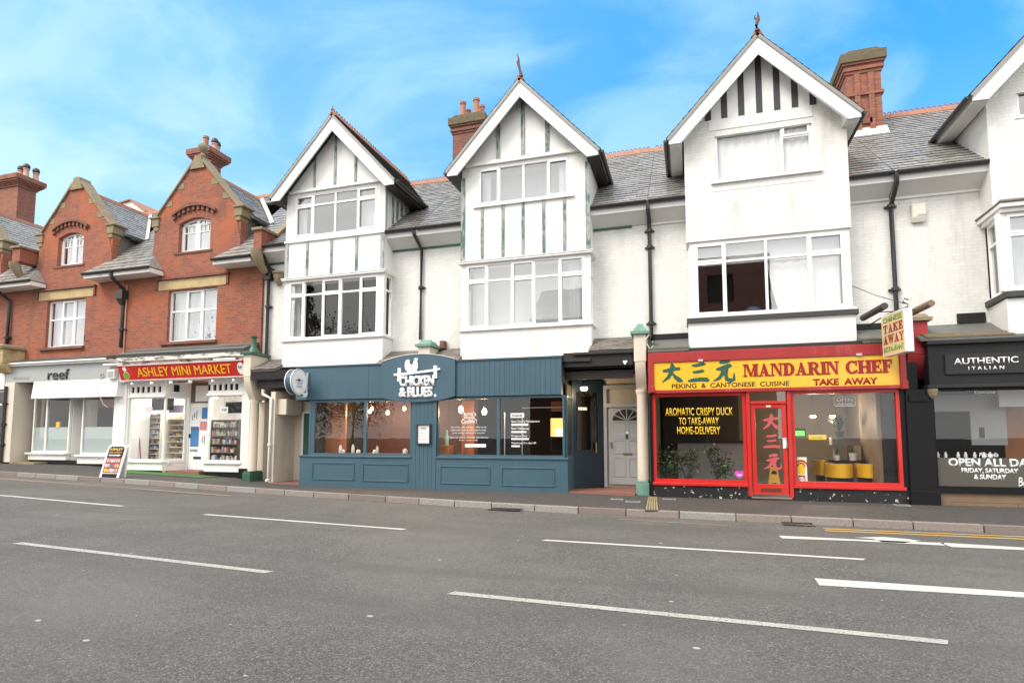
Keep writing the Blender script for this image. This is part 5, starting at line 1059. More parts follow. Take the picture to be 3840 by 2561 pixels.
W2 = window(MK, rw0, rw1, zg0, zg1, yg, (), None, (), .05, .05, .06, 'wood_white', 'shopglass', 0, 'shop_window')
xf2, ln2 = face_xf((dr_, yd), (rw0 - .02, yg)); window(MK, .04, ln2, zg0, zg1, .0, (), None, (), .05, .05, .06, 'wood_white', 'shopglass', 0, 'shop_window', xf=xf2)
# transom boards with dark vents
zv0, zv1 = zavg(('d', 480, 652, yg), ('d', 1180, 642, yg)), zavg(('d', 480, 600, yg), ('d', 1180, 584, yg)); vl = cx('d', 625, yg, 366, 413, 458, 506, 556, 608); vr = cx('d', 612, yg, 1053, 1105, 1155, 1205, 1255, 1303)
MB().wall(lw0 - .02, lw1 + .02, zg1 + .002, zsB - .02, yg - .03, yg + .05, [(x - .062, x + .062, zv0, zv1) for x in vl]).build('transom_board', M_['wood_white'], MK)
MB().wall(rw0 - .02, rw1 + .02, zg1 + .002, zsB - .02, yg - .03, yg + .05, [(x - .062, x + .062, zv0, zv1) for x in vr]).build('transom_board', M_['wood_white'], MK)
MB().box(lw0 - .05, lw1 + .04, yg - .07, yg - .031, zg1 - .02, zg1 + .05).box(rw0 - .04, rw1 + .05, yg - .07, yg - .031, zg1 - .02, zg1 + .05).build('transom_rail', M_['wood_white'], MK)
for x in vl + vr: MB().box(x - .06, x + .06, yg + .01, yg + .03, zv0 + .002, zv1 - .002).build('vent', M_['black'], MK)
MB().ext([(lw1 + .02, yg + .0, zg1 + .002), (dl, yd, zg1 + .002), (dl, yd + .05, zg1 + .002), (lw1 + .0, yg + .05, zg1 + .002)], (0, 0, zsB - zg1 - .03)).build('transom_board', M_['soffit'], MK)
vx, vz = S('d', 738, 618, (yg + yd)/2 - .05); MB().box(vx - .09, vx + .09, (yg + yd)/2 - .12, (yg + yd)/2 + .1, vz - .11, vz + .11).build('vent', M_['black'], MK)
MB().box(X0, lw0 - .003, yg - .06, yg + .3, .25, zsB).box(X0 + .12, lw0 - .06, yg - .1, yg - .061, .3, zsB - .1).build('pilaster', M_['wood_white'], MK)
MB().box(rw1 + .003, X1 + .02, yg - .06, yg + .3, .25, zsB).build('pilaster', M_['wood_white'], MK)
MB().box(rw1 + .0, X1 + .03, yg - .1, yg - .062, .15, .52).build('plinth', M_['black'], MK); MB().box(X0 - .05, lw0 - .18, yg - .1, yg - .02, .25, .78).build('plinth', M_['black'], MK)
for a, b in ((lw0 - .08, lw1 + .06), (rw0 - .1, rw1 + .05)):
    MB().box(a, b, yg - .10, yg + .1, zg0 - .06, zg0 - .002).box(a + .04, b - .02, yg - .04, yg + .06, zbs, zg0 - .062).build('sill', M_['wood_white'], MK, bevel=.012)
    MB().box(a + .06, b - .02, yg - .0, yg + .05, .2, zbs - .003).build('base', M_['black'], MK)
MB().ext([(lw1 + .06, yg - .08, zg0 - .06), (dl, yd - .06, zg0 - .06), (dl, yd + .05, zg0 - .06), (lw1 + .06, yg + .1, zg0 - .06)], (0, 0, .055)).ext([(lw1 + .05, yg - .03, zbs - .05), (dl - .02, yd - .02, zbs - .05), (dl - .02, yd + .05, zbs - .05), (lw1 + .05, yg + .1, zbs - .05)], (0, 0, zg0 - zbs - .015)).build('sill', M_['wood_white'], MK)
# recessed door with posters
dz1 = S('d', 950, 780, yd)[1]; dz0 = S('d', 950, 1352, yd)[1]
MB().box(dl - .06, dl + .06, yd, yd + .1, .2, zsB).box(dr_ - .06, dr_ + .06, yd, yd + .1, .2, zsB).box(dl + .06, dr_ - .06, yd, yd + .08, dz1 + .01, dz1 + .09).build('door_case', M_['wood_white'], MK)
D_ = MB().box(dl + .07, dr_ - .07, yd + .02, yd + .07, dz0, dz1).build('door', M_['upvc'], MK, bevel=.006)
MB().box(dl + .06, dr_ - .06, yd + .03, yd + .05, dz1 + .1, zsB).build('over_door_panel', M_['room_mid'], MK)
MB().box(dl + .25, dr_ - .1, yd + .022, yd + .028, dz1 + .16, zsB - .12).build('poster', M_['paper'], MK)
dw = dr_ - dl - .14; dh = dz1 - dz0; dq = lambda a, b, c, d: (dl + .07 + dw*a, dl + .07 + dw*b, dz0 + dh*c, dz0 + dh*d)
blu = plain('blue_poster', (.06, .22, .50), .5, .5, 4); pkp = plain('pink_poster', (.62, .22, .22), .5, .3, 5); dkp = plain('dark_print', (.10, .11, .15), .5, .6, 9)
for i, (r_, mm) in enumerate(((( .05,.62,.72,.98), M_['paper']), ((.68,.98,.80,.98), blu), ((.60,.98,.62,.76), pkp), ((.08,.55,.36,.68), blu), ((.62,.97,.38,.58), M_['paper']), ((.05,.95,.25,.35), M_['paper']))):
    MB().box(*dq(*r_)[:2], yd + .012, yd + .019, *dq(*r_)[2:]).build('poster', mm, D_)
MB().rects([dq(.25,.30,.82,.90), dq(.38,.42,.80,.93), dq(.15,.19,.78,.87), dq(.74,.78,.42,.52), dq(.86,.9,.4,.54), dq(.1,.55,.62,.66)], yd + .007, yd + .0115).build('poster_print', dkp, D_)
text('ANGEL', dq(.08, .55, .28, .32), yd + .0115, M_['k'], 'poster_lettering', D_, .004, bold=.02)
MB().box(*dq(.30, .72, .165, .205)[:2], yd + .004, yd + .019, *dq(.3, .72, .165, .205)[2:]).build('letter_slot', M_['iron'], D_); MB().box(dl + .09, dl + .13, yd - .03, yd + .019, dz0 + dh*.5, dz0 + dh*.56).build('handle', M_['iron'], D_)
MB().box(dl - .3, dr_ + .3, yg + .05, yd + .1, .2, dz0 - .01).build('step', M_['tile'], MK)
room(MK, lw0 - .1, rw1 + .1, yd + .12, yd + 4, .35, zsB + .3, 'room_white')
MB().box(lw0 - .06, lw0, yg + .06, yd + .1, .3, zsB).box(rw1 + .003, rw1 + .06, yg + .3, yd + .1, .3, zsB).build('side_wall', M_['room_white'], MK)
for xa, xb in ((lw0, dl - .1), (dr_ + .1, rw1)): MB().box(xa, xb, yg + .07, yd + .1, zg0 - .1, zg0 - .03).build('window_bed', M_['room_white'], MK)
MB().box(lw0 + .55, lw1 - .02, yg + .3, yg + .34, zg1 - .42, zg1).build('hanging_panel', M_['black'], MK); MB().box(rw0 + .35, rw1 - .01, yg + .3, yg + .34, zg1 - .55, zg1 - .2).build('hanging_panel', M_['black'], MK)
for i, (x, lab) in enumerate(((lw1 - .4, 'left window'), (rw1 - .6, 'right window'))):
    lt = thing('strip_light', 'lit white strip light behind the %s of the mini market' % lab, 'lamp', (x, yd + 1.2, zg1 + .1), 'mini market lamps')
    MB().box(x - .6, x + .6, yd + 1.15, yd + 1.25, zg1 + .06, zg1 + .1).build('tube', M_['bulbw'], lt); MB().box(x - .62, x + .62, yd + 1.12, yd + 1.28, zg1 + .101, zg1 + .15).build('housing', M_['upvc'], lt); point('lamp_light', (x, yd + .9, zg1 - .05), 34, (1, .93, .82), .2, lt)
PRODC = [plain('product_%d' % i, c, .5, .35, 14) for i, c in enumerate(((.30,.09,.07), (.46,.41,.33), (.12,.15,.24), (.42,.30,.12), (.16,.22,.16), (.50,.47,.46)))]
def shelf_unit(label, x0, x1, y, z0, z1, n, mats, dens=.7, fm='plastic', ph=.75):
    t = thing('shelf_unit', label, 'shelves', ((x0+x1)/2, y, z0), 'shelf units in the mini market'); d = .32
    MB().box(x0, x1, y + d, y + d + .02, z0, z1).build('back_panel', M_[fm], t)
    for x in (x0 - .02, x1): MB().box(x, x + .02, y, y + d + .02, z0, z1).build('side_panel', M_[fm], t)
    for i in range(n): MB().box(x0, x1, y, y + d, z0 + (z1-z0)*i/n, z0 + (z1-z0)*i/n + .022).build('shelf', M_[fm], t)
    bats = [MB() for _ in mats]; h = (z1 - z0)/n
    for i in range(n):
        x = x0 + .01
        while x < x1 - .06:
            w = random.uniform(.03, .075)
            if random.random() < dens: random.choice(bats).box(x, min(x + w*.92, x1 - .01), y + .02, y + .2, z0 + h*i + .023, z0 + h*i + .023 + h*random.uniform(.3, ph))
            x += w
    for b, m_ in zip(bats, mats):
        if b.v: o = b.build('products', m_, t); o['kind'] = 'stuff'
sx0, sx1 = S('d', 462, 1050, 15.1)[0], S('d', 622, 1050, 15.1)[0]; shelf_unit('crowded shelf unit of small packets behind the left mini market window', sx0, sx1, 15.0, S('d', 500, 1262, 15.1)[1], S('d', 540, 840, 15.1)[1], 9, PRODC, .92)
sx0, sx1 = S('d', 672, 1050, 15.3)[0], S('d', 824, 1050, 15.3)[0]; shelf_unit('half empty cream shelf unit behind the angled mini market window', sx0, sx1, 15.3, S('d', 700, 1255, 15.3)[1], S('d', 700, 850, 15.3)[1], 8, PRODC[:4], .35, ph=.5)
sx0, sx1 = S('d', 1100, 1050, 14.9)[0], S('d', 1335, 1050, 14.9)[0]; shelf_unit('dark framed rack of bright goods behind the right mini market window', sx0, sx1, 14.75, S('d', 1200, 1280, 14.8)[1], S('d', 1200, 900, 14.8)[1], 5, PRODC, .85, 'brownblk')
bz = [S('d', 415, 1020, 14.6), S('d', 428, 1255, 14.6)]; br = thing('broom', 'dark red broom stick standing against the white wall inside the mini market window', 'broom', (bz[1][0], 14.6, bz[1][1]))
MB().tube([(bz[0][0], 14.6, bz[0][1]), (bz[1][0], 14.6, bz[1][1])], .018, 6).build('stick', plain('dark_red_stick', (.2, .03, .03), .5), br); MB().box(bz[1][0] - .1, bz[1][0] + .1, 14.56, 14.64, bz[1][1] - .12, bz[1][1] - .002).build('head', M_['brownblk'], br)
def hang_sign(label, x0, x1, z0, z1, y, mat, words=None):
    t = thing('hanging_sign', label, 'sign', ((x0+x1)/2, y, z0), 'hanging signs in the mini market windows'); MB().box(x0, x1, y, y + .015, z0, z1).build('board', mat, t, bevel=.004)
    MB().tube([((x0+x1)/2, y + .007, z1), ((x0+x1)/2, y + .007, z1 + .35)], .004, 4).build('cord', M_['iron'], t)
    if words: text(words, (x0 + .04, x1 - .04, z0 + (z1-z0)*.3, z0 + (z1-z0)*.7), y - .001, M_['k'], 'lettering', t, .003, bold=.02)
x0, x1, z0, z1 = rect('d', 470, 790, 532, 842, yg + .2); hang_sign('pinkish white hanging sign in the left mini market window', x0, x1, z0, z1, yg + .2, plain('pink_sign', (.78, .62, .68), .5, .1))
x0, x1, z0, z1 = rect('d', 672, 768, 802, 838, yg + .5); hang_sign('lilac and yellow board in the angled mini market window', x0, x1, z0, z1, yg + .55, plain('lilac_sign', (.60, .55, .78), .5, .3, 3))
x0, x1, z0, z1 = rect('d', 1150, 785, 1215, 842, yg + .2); hang_sign('small white hanging sign in the right mini market window', x0, x1, z0, z1, yg + .2, M_['paper'], 'TAP')
# red fascia sign, tilted forward
sg = thing('shop_sign', 'red tilted sign with yellow lettering reading ASHLEY MINI MARKET', 'sign', (-14.8, 13.8, 3.2))
sL, sR = S('d', 222, 420, 13.70)[0], S('d', 1352, 400, 13.70)[0]
O_ = Vector((sL, 13.84, zsB)); U_ = Vector((sR - sL, 0, 0)); V_ = Vector((0, 13.68 - 13.84, zsT - zsB)); Nn = U_.cross(V_).normalized()
MB().ext([O_, O_ + U_, O_ + U_ + V_, O_ + V_], -Nn*.07).build('board', M_['red'], sg)
for k in (0, 1):
    q = O_ + V_*k; MB().ext([q - V_*.02, q + U_ - V_*.02, q + U_ + V_*.03, q + V_*.03], Nn*.02).build('edge_trim', M_['upvc'], sg)
def on_sign(a, b, c, d): return O_ + U_*a + V_*c + Nn*.001, U_*(b-a), V_*(d-c)
text_on('ASHLEY MINI MARKET', *on_sign(.155, .905, .22, .80), M_['gold'], 'lettering', sg, .012, bold=.0)
ll = MB()
for (cx_, cz_, rx, rz) in ((.058, .34, .026, .26),):
    for s_, mm, dd_ in ((1, M_['gold'], .004), (.8, M_['leafgreen'], .008)):
        ll = MB(); ll.ext([O_ + U_*(cx_ + rx*s_*math.cos(t_*math.pi/8)) + V_*(cz_ + rz*s_*math.sin(t_*math.pi/8)) for t_ in range(16)], Nn*dd_); ll.build('emblem', mm, sg)
ll = MB().ext([O_ + U_*a + V_*b for a, b in ((.035, .86), (.06, .92), (.07, .7), (.052, .6), (.042, .68))], Nn*.006); ll.build('emblem', M_['w'], sg)
ll = MB(); ll.ext([O_ + U_*(.978 + .024*math.cos(t_*math.pi/8)) + V_*(.5 + .36*math.sin(t_*math.pi/8)) for t_ in range(16)], Nn*.03); ll.build('badge', M_['w'], sg); text_on('PLAY', *on_sign(.963, .993, .5, .68), M_['jade'], 'badge_lettering', sg, .036)
for i, x in enumerate((X0 + .45, X1 - .5)):
    MB().tube([(x - .5, 13.74, zsT + .06), (x + .3, 13.74, zsT + .06)], .035, 8).build('cover_strip', M_['upvc'], sg)
xs6 = [S('d', a, 562, 13.9)[0] for a in (355, 530, 700, 877, 1082, 1270)]
for i, x in enumerate(xs6):
    t = thing('spot_lamp', ['first', 'second', 'third', 'fourth', 'fifth', 'sixth'][i] + ' from the left of the small white lamps under the red mini market sign', 'lamp', (x, 13.9, zsB - .1), 'small lamps under the red sign')
    MB().lathe(x, 13.9, [(.05, zsB - .13), (.055, zsB - .09), (.035, zsB - .05), (.02, zsB - .03)], 10).build('bulb', M_['upvc'], t); MB().lathe(x, 13.9, [(.03, zsB - .029), (.03, zsB - .005)], 8).build('holder', M_['grey'], t)
# green mat, A-board
mt = MB(); gxa, gxb = lw0 - .1, rw0 + .5
for i in range(8):
    xa, xb = gxa + (gxb - gxa)*i/8, gxa + (gxb - gxa)*(i+1)/8; mt.face([(xa, 13.45, pz(xa, 13.45) + .012), (xb, 13.45, pz(xb, 13.45) + .012), (xb, 14.18, pz(xb, 14.18) + .012), (xa, 14.18, pz(xa, 14.18) + .012)])
tag(mt.build('door_mat', M_['mat']), 'long green mat on the footway before the mini market', 'mat')
ab = thing('a_board', 'white framed pavement sign with a black and red poster before the two red brick shops', 'a-board', (-17.2, 13.9, .4))
yb_ = min([y_*.02 for y_ in range(600, 700)], key=lambda Y: abs(S('c', 735, 1457, Y)[1] - pz(S('c', 735, 1457, Y)[0], Y))); bx0, bx1 = S('c', 728, 1455, yb_)[0], S('c', 868, 1455, yb_)[0]; bz0 = pz((bx0+bx1)/2, yb_) + .005; bz1 = S('c', 810, 1212, yb_ + .16)[1]
U_ = Vector((bx1 - bx0, 0, 0)); V_ = Vector((.09, .16, bz1 - bz0)); O_ = Vector((bx0, yb_, bz0)); Nn = U_.cross(V_).normalized()
def brd(poly, d0, d1, mat, name, par): return MB().ext([O_ + U_*a + V_*b + Nn*d0 for a, b in poly], Nn*(d1 - d0)).build(name, mat, par)
rr_ = [(0, 0), (.1, 0), (.1, .12), (.9, .12), (.9, 0), (1, 0), (1, .88), (.97, .95), (.9, .99), (.8, 1), (.2, 1), (.1, .99), (.03, .95), (0, .88)]
fr_ = brd(rr_, -.03, 0, M_['upvc'], 'frame', ab)
pst = plain('poster_red', (.34, .025, .015), .4, .5, 4); brd([(.1, .14), (.9, .14), (.9, .9), (.8, .955), (.2, .955), (.1, .9)], .001, .006, pst, 'poster', ab)
brd([(.1, .62), (.9, .62), (.9, .9), (.8, .955), (.2, .955), (.1, .9)], .006, .009, M_['black'], 'poster_head', ab); brd([(.12, .015), (.88, .015), (.88, .11), (.12, .11)], -.02, -.004, M_['black'], 'foot_panel', ab)
text_on('ASHLEY', O_ + U_*.14 + V_*.82 + Nn*.009, U_*.7, V_*.085, M_['gold'], 'lettering', ab, .002, bold=.03)
text_on('MINI MARKET', O_ + U_*.14 + V_*.745 + Nn*.009, U_*.7, V_*.04, M_['gold'], 'lettering', ab, .002, bold=.02)
brd([(.18, .665), (.66, .665), (.66, .65), (.82, .685), (.66, .715), (.66, .70), (.18, .70)], .009, .011, M_['w'], 'arrow', ab)
for j in range(3):
    for k in range(6):
        a = .16 + k*.12; b = .17 + j*.15; c_ = random.choice([M_['paper'], PRODC[2], PRODC[1], PRODC[5], M_['gold']])
        brd([(a, b), (a + .09, b), (a + .09, b + random.uniform(.06, .12)), (a, b + .1)], .006, .0085, c_, 'picture', ab)
MB().ext([O_ + V_ + Vector((0, .02, -.02)), O_ + U_ + V_ + Vector((0, .02, -.02)), O_ + U_ + Vector((.0, .20, 0)), O_ + Vector((.0, .20, 0))], Vector((0, .03, .02))).build('rear_leaf', M_['upvc'], ab)

# ---------------------------------------------------------------- teal restaurant
TL = thing('shopfront', 'wide teal restaurant shopfront with a curved sign panel and four panelled stall risers', 'shopfront', (-6.5, YS, .15))
ZB0 = .10; zsl = zavg(('i', 480, 1107, YS), ('j', 1338, 1110, YS)); xL, xR = S('i', 478, 1250, YS)[0], S('j', 1338, 1250, YS)[0]
fL, fR = S('i', 445, 430, YS)[0], S('j', 1277, 330, YS)[0]; fz0, fz1 = zavg(('i', 450, 572, YS), ('i', 1290, 560, YS), ('j', 290, 525, YS), ('j', 1280, 496, YS)), zavg(('i', 520, 264, YS), ('i', 1290, 234, YS), ('j', 1270, 138, YS))
pL, pR = S('i', 1290, 400, YS)[0], S('j', 278, 350, YS)[0]; pc = (pL + pR)/2
def boarded(mb, x0, x1, y0, y1, z0, z1, w=.14, g=.006):
    n = max(1, round((x1-x0)/w))
    for i in range(n): mb.box(x0 + (x1-x0)*i/n + (g/2 if i else 0), x0 + (x1-x0)*(i+1)/n - (g/2 if i < n-1 else 0), y0, y1, z0, z1)
    mb.box(x0 + .01, x1 - .01, y0 + .008, y1 + .004, z0 + .004, z1 - .004); return mb
xsp = S('i', 1155, 400, YS)[0]
f = MB(); f.box(fL, xsp - .004, YS, YS + .06, fz0, fz1).box(xsp, pL, YS + .004, YS + .06, fz0, fz1); f.build('fascia', M_['teal'], TL)
boarded(MB(), pR, fR, YS, YS + .06, fz0, fz1, .13).build('fascia', M_['teal'], TL)
MB().box(fL - .02, pL, YS - .03, YS + .12, fz1 + .002, fz1 + .03).box(pR, fR + .01, YS - .03, YS + .12, fz1 + .002, fz1 + .03).build('fascia_cap', M_['teal'], TL)
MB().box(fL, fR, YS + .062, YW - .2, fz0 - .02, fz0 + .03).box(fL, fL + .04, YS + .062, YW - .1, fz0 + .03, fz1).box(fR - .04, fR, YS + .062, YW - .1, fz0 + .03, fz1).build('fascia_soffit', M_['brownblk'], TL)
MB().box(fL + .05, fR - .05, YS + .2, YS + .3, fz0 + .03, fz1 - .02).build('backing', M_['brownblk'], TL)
MB().box(fL + .1, B1 + .02, YS + .13, YB + .3, fz1 - .1, fz1 - .02).build('fascia_lid', M_['brownblk'], TL)
pt_, pb_ = S('i', 1730, 124, YS - .05)[1], S('i', 1650, 596, YS - .05)[1]; et, eb = zavg(('i', 1292, 208, YS - .05), ('j', 276, 165, YS - .05)), zavg(('i', 1300, 560, YS - .05), ('j', 274, 512, YS - .05))
top = [(pL + (pR-pL)*i/20, et + (pt_-et)*(1-((i/10)-1)**2)) for i in range(21)]; bot = [(pL + (pR-pL)*i/20, eb - (eb-pb_)*(1-((i/10)-1)**2)) for i in range(21)]
MB().prism(bot + top[::-1], YS - .07, YS + .02).build('sign_panel', M_['teal'], TL, bevel=.006)
MB().prism([(a, b + .002) for a, b in top] + [(a, b + .022) for a, b in top[::-1]], YS - .08, YS + .03).build('panel_trim', M_['flash'], TL)
# stall risers
pil0, pil1 = S('i', 1580, 1000, YS)[0], S('i', 1817, 1000, YS)[0]
def zg_at(x): return pz(x, 13.3) - .02
for a, b in ((xL, pil0), (pil1, xR)): MB().box(a, b, YS, YS + .12, ZB0 - .05, zsl - .05).build('stall_riser', M_['teal'], TL)
for xa, xb in ((xL - .02, pil0), (pil1, xR + .02)): MB().box(xa, xb, YS - .03, YS + .1, zsl - .048, zsl).build('window_sill', M_['teal'], TL, bevel=.006)
boarded(MB(), pil0 + .002, pil1 - .002, YS - .012, YS + .1, ZB0 - .05, fz0 - .03, .115).build('centre_pilaster', M_['teal'], TL)
for fr, x0, y0, x1, y1 in (('i', 602, 1180, 1013, 1362), ('i', 1097, 1192, 1543, 1380), ('j', 125, 1176, 602, 1360), ('j', 706, 1188, 1215, 1382)):
    a, b, c, d = rect(fr, x0, y0, x1, y1, YS); MB().frame(a, b, c, d, YS - .018, YS - .001, .035).build('panel_moulding', M_['teal'], TL, bevel=.005)
# windows
yw = YS + .05; wz1 = fz0 - .02
lw0, lw1, lm = S('i', 572, 850, yw)[0], S('i', 1585, 850, yw)[0], S('i', 1120, 850, yw)[0]
rw0, rw1, rm = S('j', 92, 850, yw)[0], S('j', 1308, 850, yw)[0], S('j', 678, 850, yw)[0]
WL = window(TL, lw0, lw1, zsl, wz1, yw, [lm], None, (), .06, .075, .07, 'teal', 'shopglass', 0, 'shop_window'); MB().box(lw0 + .06, S('i', 622, 850, yw)[0], yw + .005, yw + .065, zsl + .06, wz1 - .06).build('side_post', M_['teal'], WL)
WR = window(TL, rw0, rw1, zsl, wz1, yw, [rm], None, (), .05, .075, .07, 'teal', 'shopglass', 0, 'shop_window')
MB().box(xL, xL + .06, YS + .12, YS + 1.3, ZB0 - .05, zsl).box(lw0 - .0, lw0 + .05, yw + .07, YS + 1.3, zsl, fz0 - .02).build('left_return', M_['teal'], TL)
yret = YS + .85
MB().box(xR - .06, xR, YS + .12, yret, ZB0 - .05, zsl).build('right_return', M_['teal'], TL)
window(TL, 0, yret - yw - .07, zsl, wz1, 0, (), None, (), .05, .05, .06, 'teal', 'shopglass', 0, 'shop_window', xf=Matrix.Translation((xR - .09, yw + .07, 0)) @ Matrix(((0, 1, 0, 0), (1, 0, 0, 0), (0, 0, 1, 0), (0, 0, 0, 1))))
# window lettering
Q = lambda x0, y0, x1, y1: rect('M', x0, y0, x1, y1, yw + .03)
for b_, q, bo, sh in (("Mama's", (390, 318, 680, 400), .02, 0), ('Home', (462, 402, 655, 462), .02, 0), ("Cookin'!", (402, 455, 690, 545), .02, 0), ('Best Family Restaurant', (1340, 480, 1870, 528), .012, 0), ('Best Takeaway', (1340, 612, 1675, 665), .012, 0), ('Dragons Den', (1340, 752, 1632, 800), .012, 0), ('Voted top 5 in the UK', (1340, 885, 1810, 935), .012, 0)):
    text(b_, Q(*q), yw + .031, M_['vinyl'], 'window_lettering', WR, .002, bold=bo)
ln_ = MB()
for x0, y0, x1, y1 in ((1338, 540, 1655, 580), (1338, 680, 1620, 715), (1338, 812, 1665, 846), (1342, 945, 1497, 980), (470, 920, 862, 985)): a, b, c, d = Q(x0, y0, x1, y1); ln_.box(a, b, yw + .028, yw + .031, c, d)
ln_.build('window_lettering', M_['vinyl'], WR)
a, b, c, d = Q(1325, 345, 1578, 430); MB().box(a, b, yw + .028, yw + .031, c, d).build('window_lettering', M_['vinyl'], WR); text('Awards', (a + .03, b - .05, c + .03, d - .03), yw + .0275, M_['k'], 'window_lettering', WR, .002, bold=.03)
for i, (s_, q) in enumerate((('Join us for a bite and stay a while at our', (205, 590, 872, 628)), ('table with friends and make it tasty', (205, 645, 868, 685)), ('home cooking made easy for everyone', (235, 700, 838, 735)), ('Open for dine in takeaway and delivery', (180, 782, 905, 822)), ('from noon daily', (360, 835, 712, 868)))): text(s_, Q(*q), yw + .031, M_['vinyl'], 'window_lettering', WR, .002)
# restaurant interior
IN = (lw0 + .1, xR - .1, YS + .25, YS + 4.6, .3, fz0 + .25)
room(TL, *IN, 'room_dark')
zx = zsl + .25
b = MB(); boarded(b, lw0 + .12, lm + .9, YS + 2.6, YS + 2.66, .3, fz0 + .2, .5, .03); boarded(b, lm + .9, pil1 + .2, YS + 2.5, YS + 2.56, .3, fz0 + .2, .42, .03); b.build('inner_wall', M_['woodbr'], TL)
MB().box(lw0 + .11, lw0 + .75, YS + .65, YS + .72, .3, fz0 - .1).build('inner_panel', M_['woodor'], TL)
pn = thing('picture_frame', 'framed picture on the orange wood panel inside the left end of the teal window', 'picture', (lw0 + .5, YS + .6, 1.9)); a, b, c, d = rect('i', 690, 690, 785, 905, YS + .6); MB().frame(a, b, c, d, YS + .60, YS + .64, .03).build('frame', M_['brass'], pn); MB().box(a + .031, b - .031, YS + .62, YS + .64, c + .031, d - .031).build('picture', plain('red_print', (.16, .05, .035), .5, .5, 8), pn)
tb = thing('counter_table', 'long dark wooden counter table behind the left teal window', 'table', ((lm + pil0)/2, YS + .5, .3)); MB().box(lm - 1.0, pil0 - .02, YS + .2, YS + .75, zsl - .02, zsl + .05).build('tabletop', M_['woodbr'], tb, bevel=.008)
for x in (lm - .9, pil0 - .15): MB().box(x, x + .08, YS + .4, YS + .6, .3, zsl - .021).build('leg', M_['woodbr'], tb)
def tumbler(name, label, cat, x, y, z, r, h, mat, group): 
    return tag(MB().lathe(x, y, [(r*.8, z), (r, z + h*.1), (r*.95, z + h*.7), (r*.55, z + h*.85), (r*.5, z + h)], 10).build(name, M_[mat], None, smooth=True), label, cat, group)
for i, (px_, nm, lb, ct, r, h, mt_) in enumerate(((880, 'glass_jar', 'tall pale jar, leftmost on the counter behind the teal window', 'jar', .05, .22, 'flash'), (910, 'salt_pot', 'small white pot beside the tall pale jar on the counter', 'pot', .035, .1, 'paper'), (1002, 'glass_bottle', 'clear bottle on the counter left of the window bar', 'bottle', .045, .24, 'flash'), (1055, 'napkin_pot', 'squat pale pot on the counter just left of the window bar', 'pot', .06, .1, 'plastic'), (1212, 'napkin_pot', 'squat pale pot on the counter just right of the window bar', 'pot', .05, .1, 'plastic'), (1240, 'glass_bottle', 'clear bottle on the counter right of the window bar', 'bottle', .04, .2, 'flash'), (1515, 'glass_jar', 'broad pale jar, rightmost on the counter behind the teal window', 'jar', .07, .13, 'flash'))):
    tumbler(nm, lb, ct, S('i', px_, 1080, YS + .45)[0], YS + .45, zsl + .051, r, h, mt_, 'pots and bottles on the counter')
for i, (px_, py_, yy) in enumerate(((1168, 688, 1.2), (1188, 662, 1.6), (1342, 700, 1.0), (1505, 660, 1.2))):
    x, z = S('i', px_, py_, YS + yy); pendant(['first', 'second', 'third', 'fourth'][i] + ' from the left of the lit bulbs behind the left teal window', x, YS + yy, z, fz0 + .25, .05, 'lit bulbs in the teal restaurant', 10)
for i, (fr, px_, py_) in enumerate((('j', 325, 640), ('j', 548, 660))):
    x, z = S(fr, px_, py_, YS + .9); pendant(('left' if i == 0 else 'right') + ' one of the two oval lit lamps behind the right teal window', x, YS + .9, z, fz0 + .25, .065, 'oval lamps in the teal restaurant', 9, 'oval')
b = MB(); boarded(b, pil1 + .05, pil1 + .42, YS + 1.6, YS + 1.66, .3, fz0, .2, .02); b.build('inner_panel', M_['woodor'], TL)
a, b_, c, d = rect('j', 130, 985, 240, 1090, YS + .5); tag(MB().box(a, b_, YS + .35, YS + .6, c - .1, d).build('wooden_crate', M_['woodor'], None, bevel=.01), 'orange wooden crate in the left corner of the right teal window', 'crate')
x, z = S('j', 190, 985, YS + .48); tag(MB().lathe(x, YS + .48, [(.05, z + .001), (.055, z + .2), (.03, z + .3), (.03, z + .4)], 10).build('water_bottle', plain('mint_glass', (.35, .62, .50), .2), None, smooth=True), 'mint green bottle standing on the orange wooden crate', 'bottle')
ps = MB(); 
for px_ in (905, 740, 360): x, z = S('j', px_, 640, YS + 1.4); ps.box(x - .012, x + .012, YS + 1.4, YS + 1.43, .3, fz0 - .35)
x0, z = S('j', 905, 630, YS + 1.4); ps.box(x0, rw1, YS + 1.4, YS + 1.43, z - .012, z + .012)
tag(ps.build('display_rack', M_['steel']), 'thin grey metal rack standing behind the right teal window', 'rack')
a, b_, c, d = rect('j', 1212, 730, 1340, 900, YS + 1.5); lt = thing('lit_panel', 'glowing orange lit panel behind the right end of the teal window', 'lamp', (a, YS + 1.5, c)); MB().box(a - .1, b_ + .1, YS + 1.5, YS + 1.55, c, d).build('shade', glow('orange_lamp', (1.0, .34, .07), 1.1), lt); MB().box(a + .03, b_ + .1, YS + 1.45, YS + 1.499, c, c + (d-c)*.42).build('glow', glow('amber_lamp', (1.0, .62, .22), 1.8), lt)
a, b_, c, d = rect('j', 1180, 570, 1280, 660, YS + 1.5); tag(MB().box(a, b_, YS + 1.5, YS + 1.6, c, d).build('wall_hanging', M_['woodor']), 'dark orange wooden panel hanging high in the right teal window', 'panel')
for i, px_ in enumerate((250, 275, 300)):
    x, z = S('j', px_, 1085, YS + .3); tuft('potted_herb', x, YS + .3, zsl - .03, .07, .14, 12, 'jade'); bpy.context.scene.collection.objects[-1]
hb = [o for o in COL.objects if o.name.startswith('potted_herb')]
for o, lb in zip(hb, ('leftmost', 'middle', 'rightmost')): tag(o, lb + ' of three small herb plants on the right teal window sill', 'plant', 'herbs on the window sill')
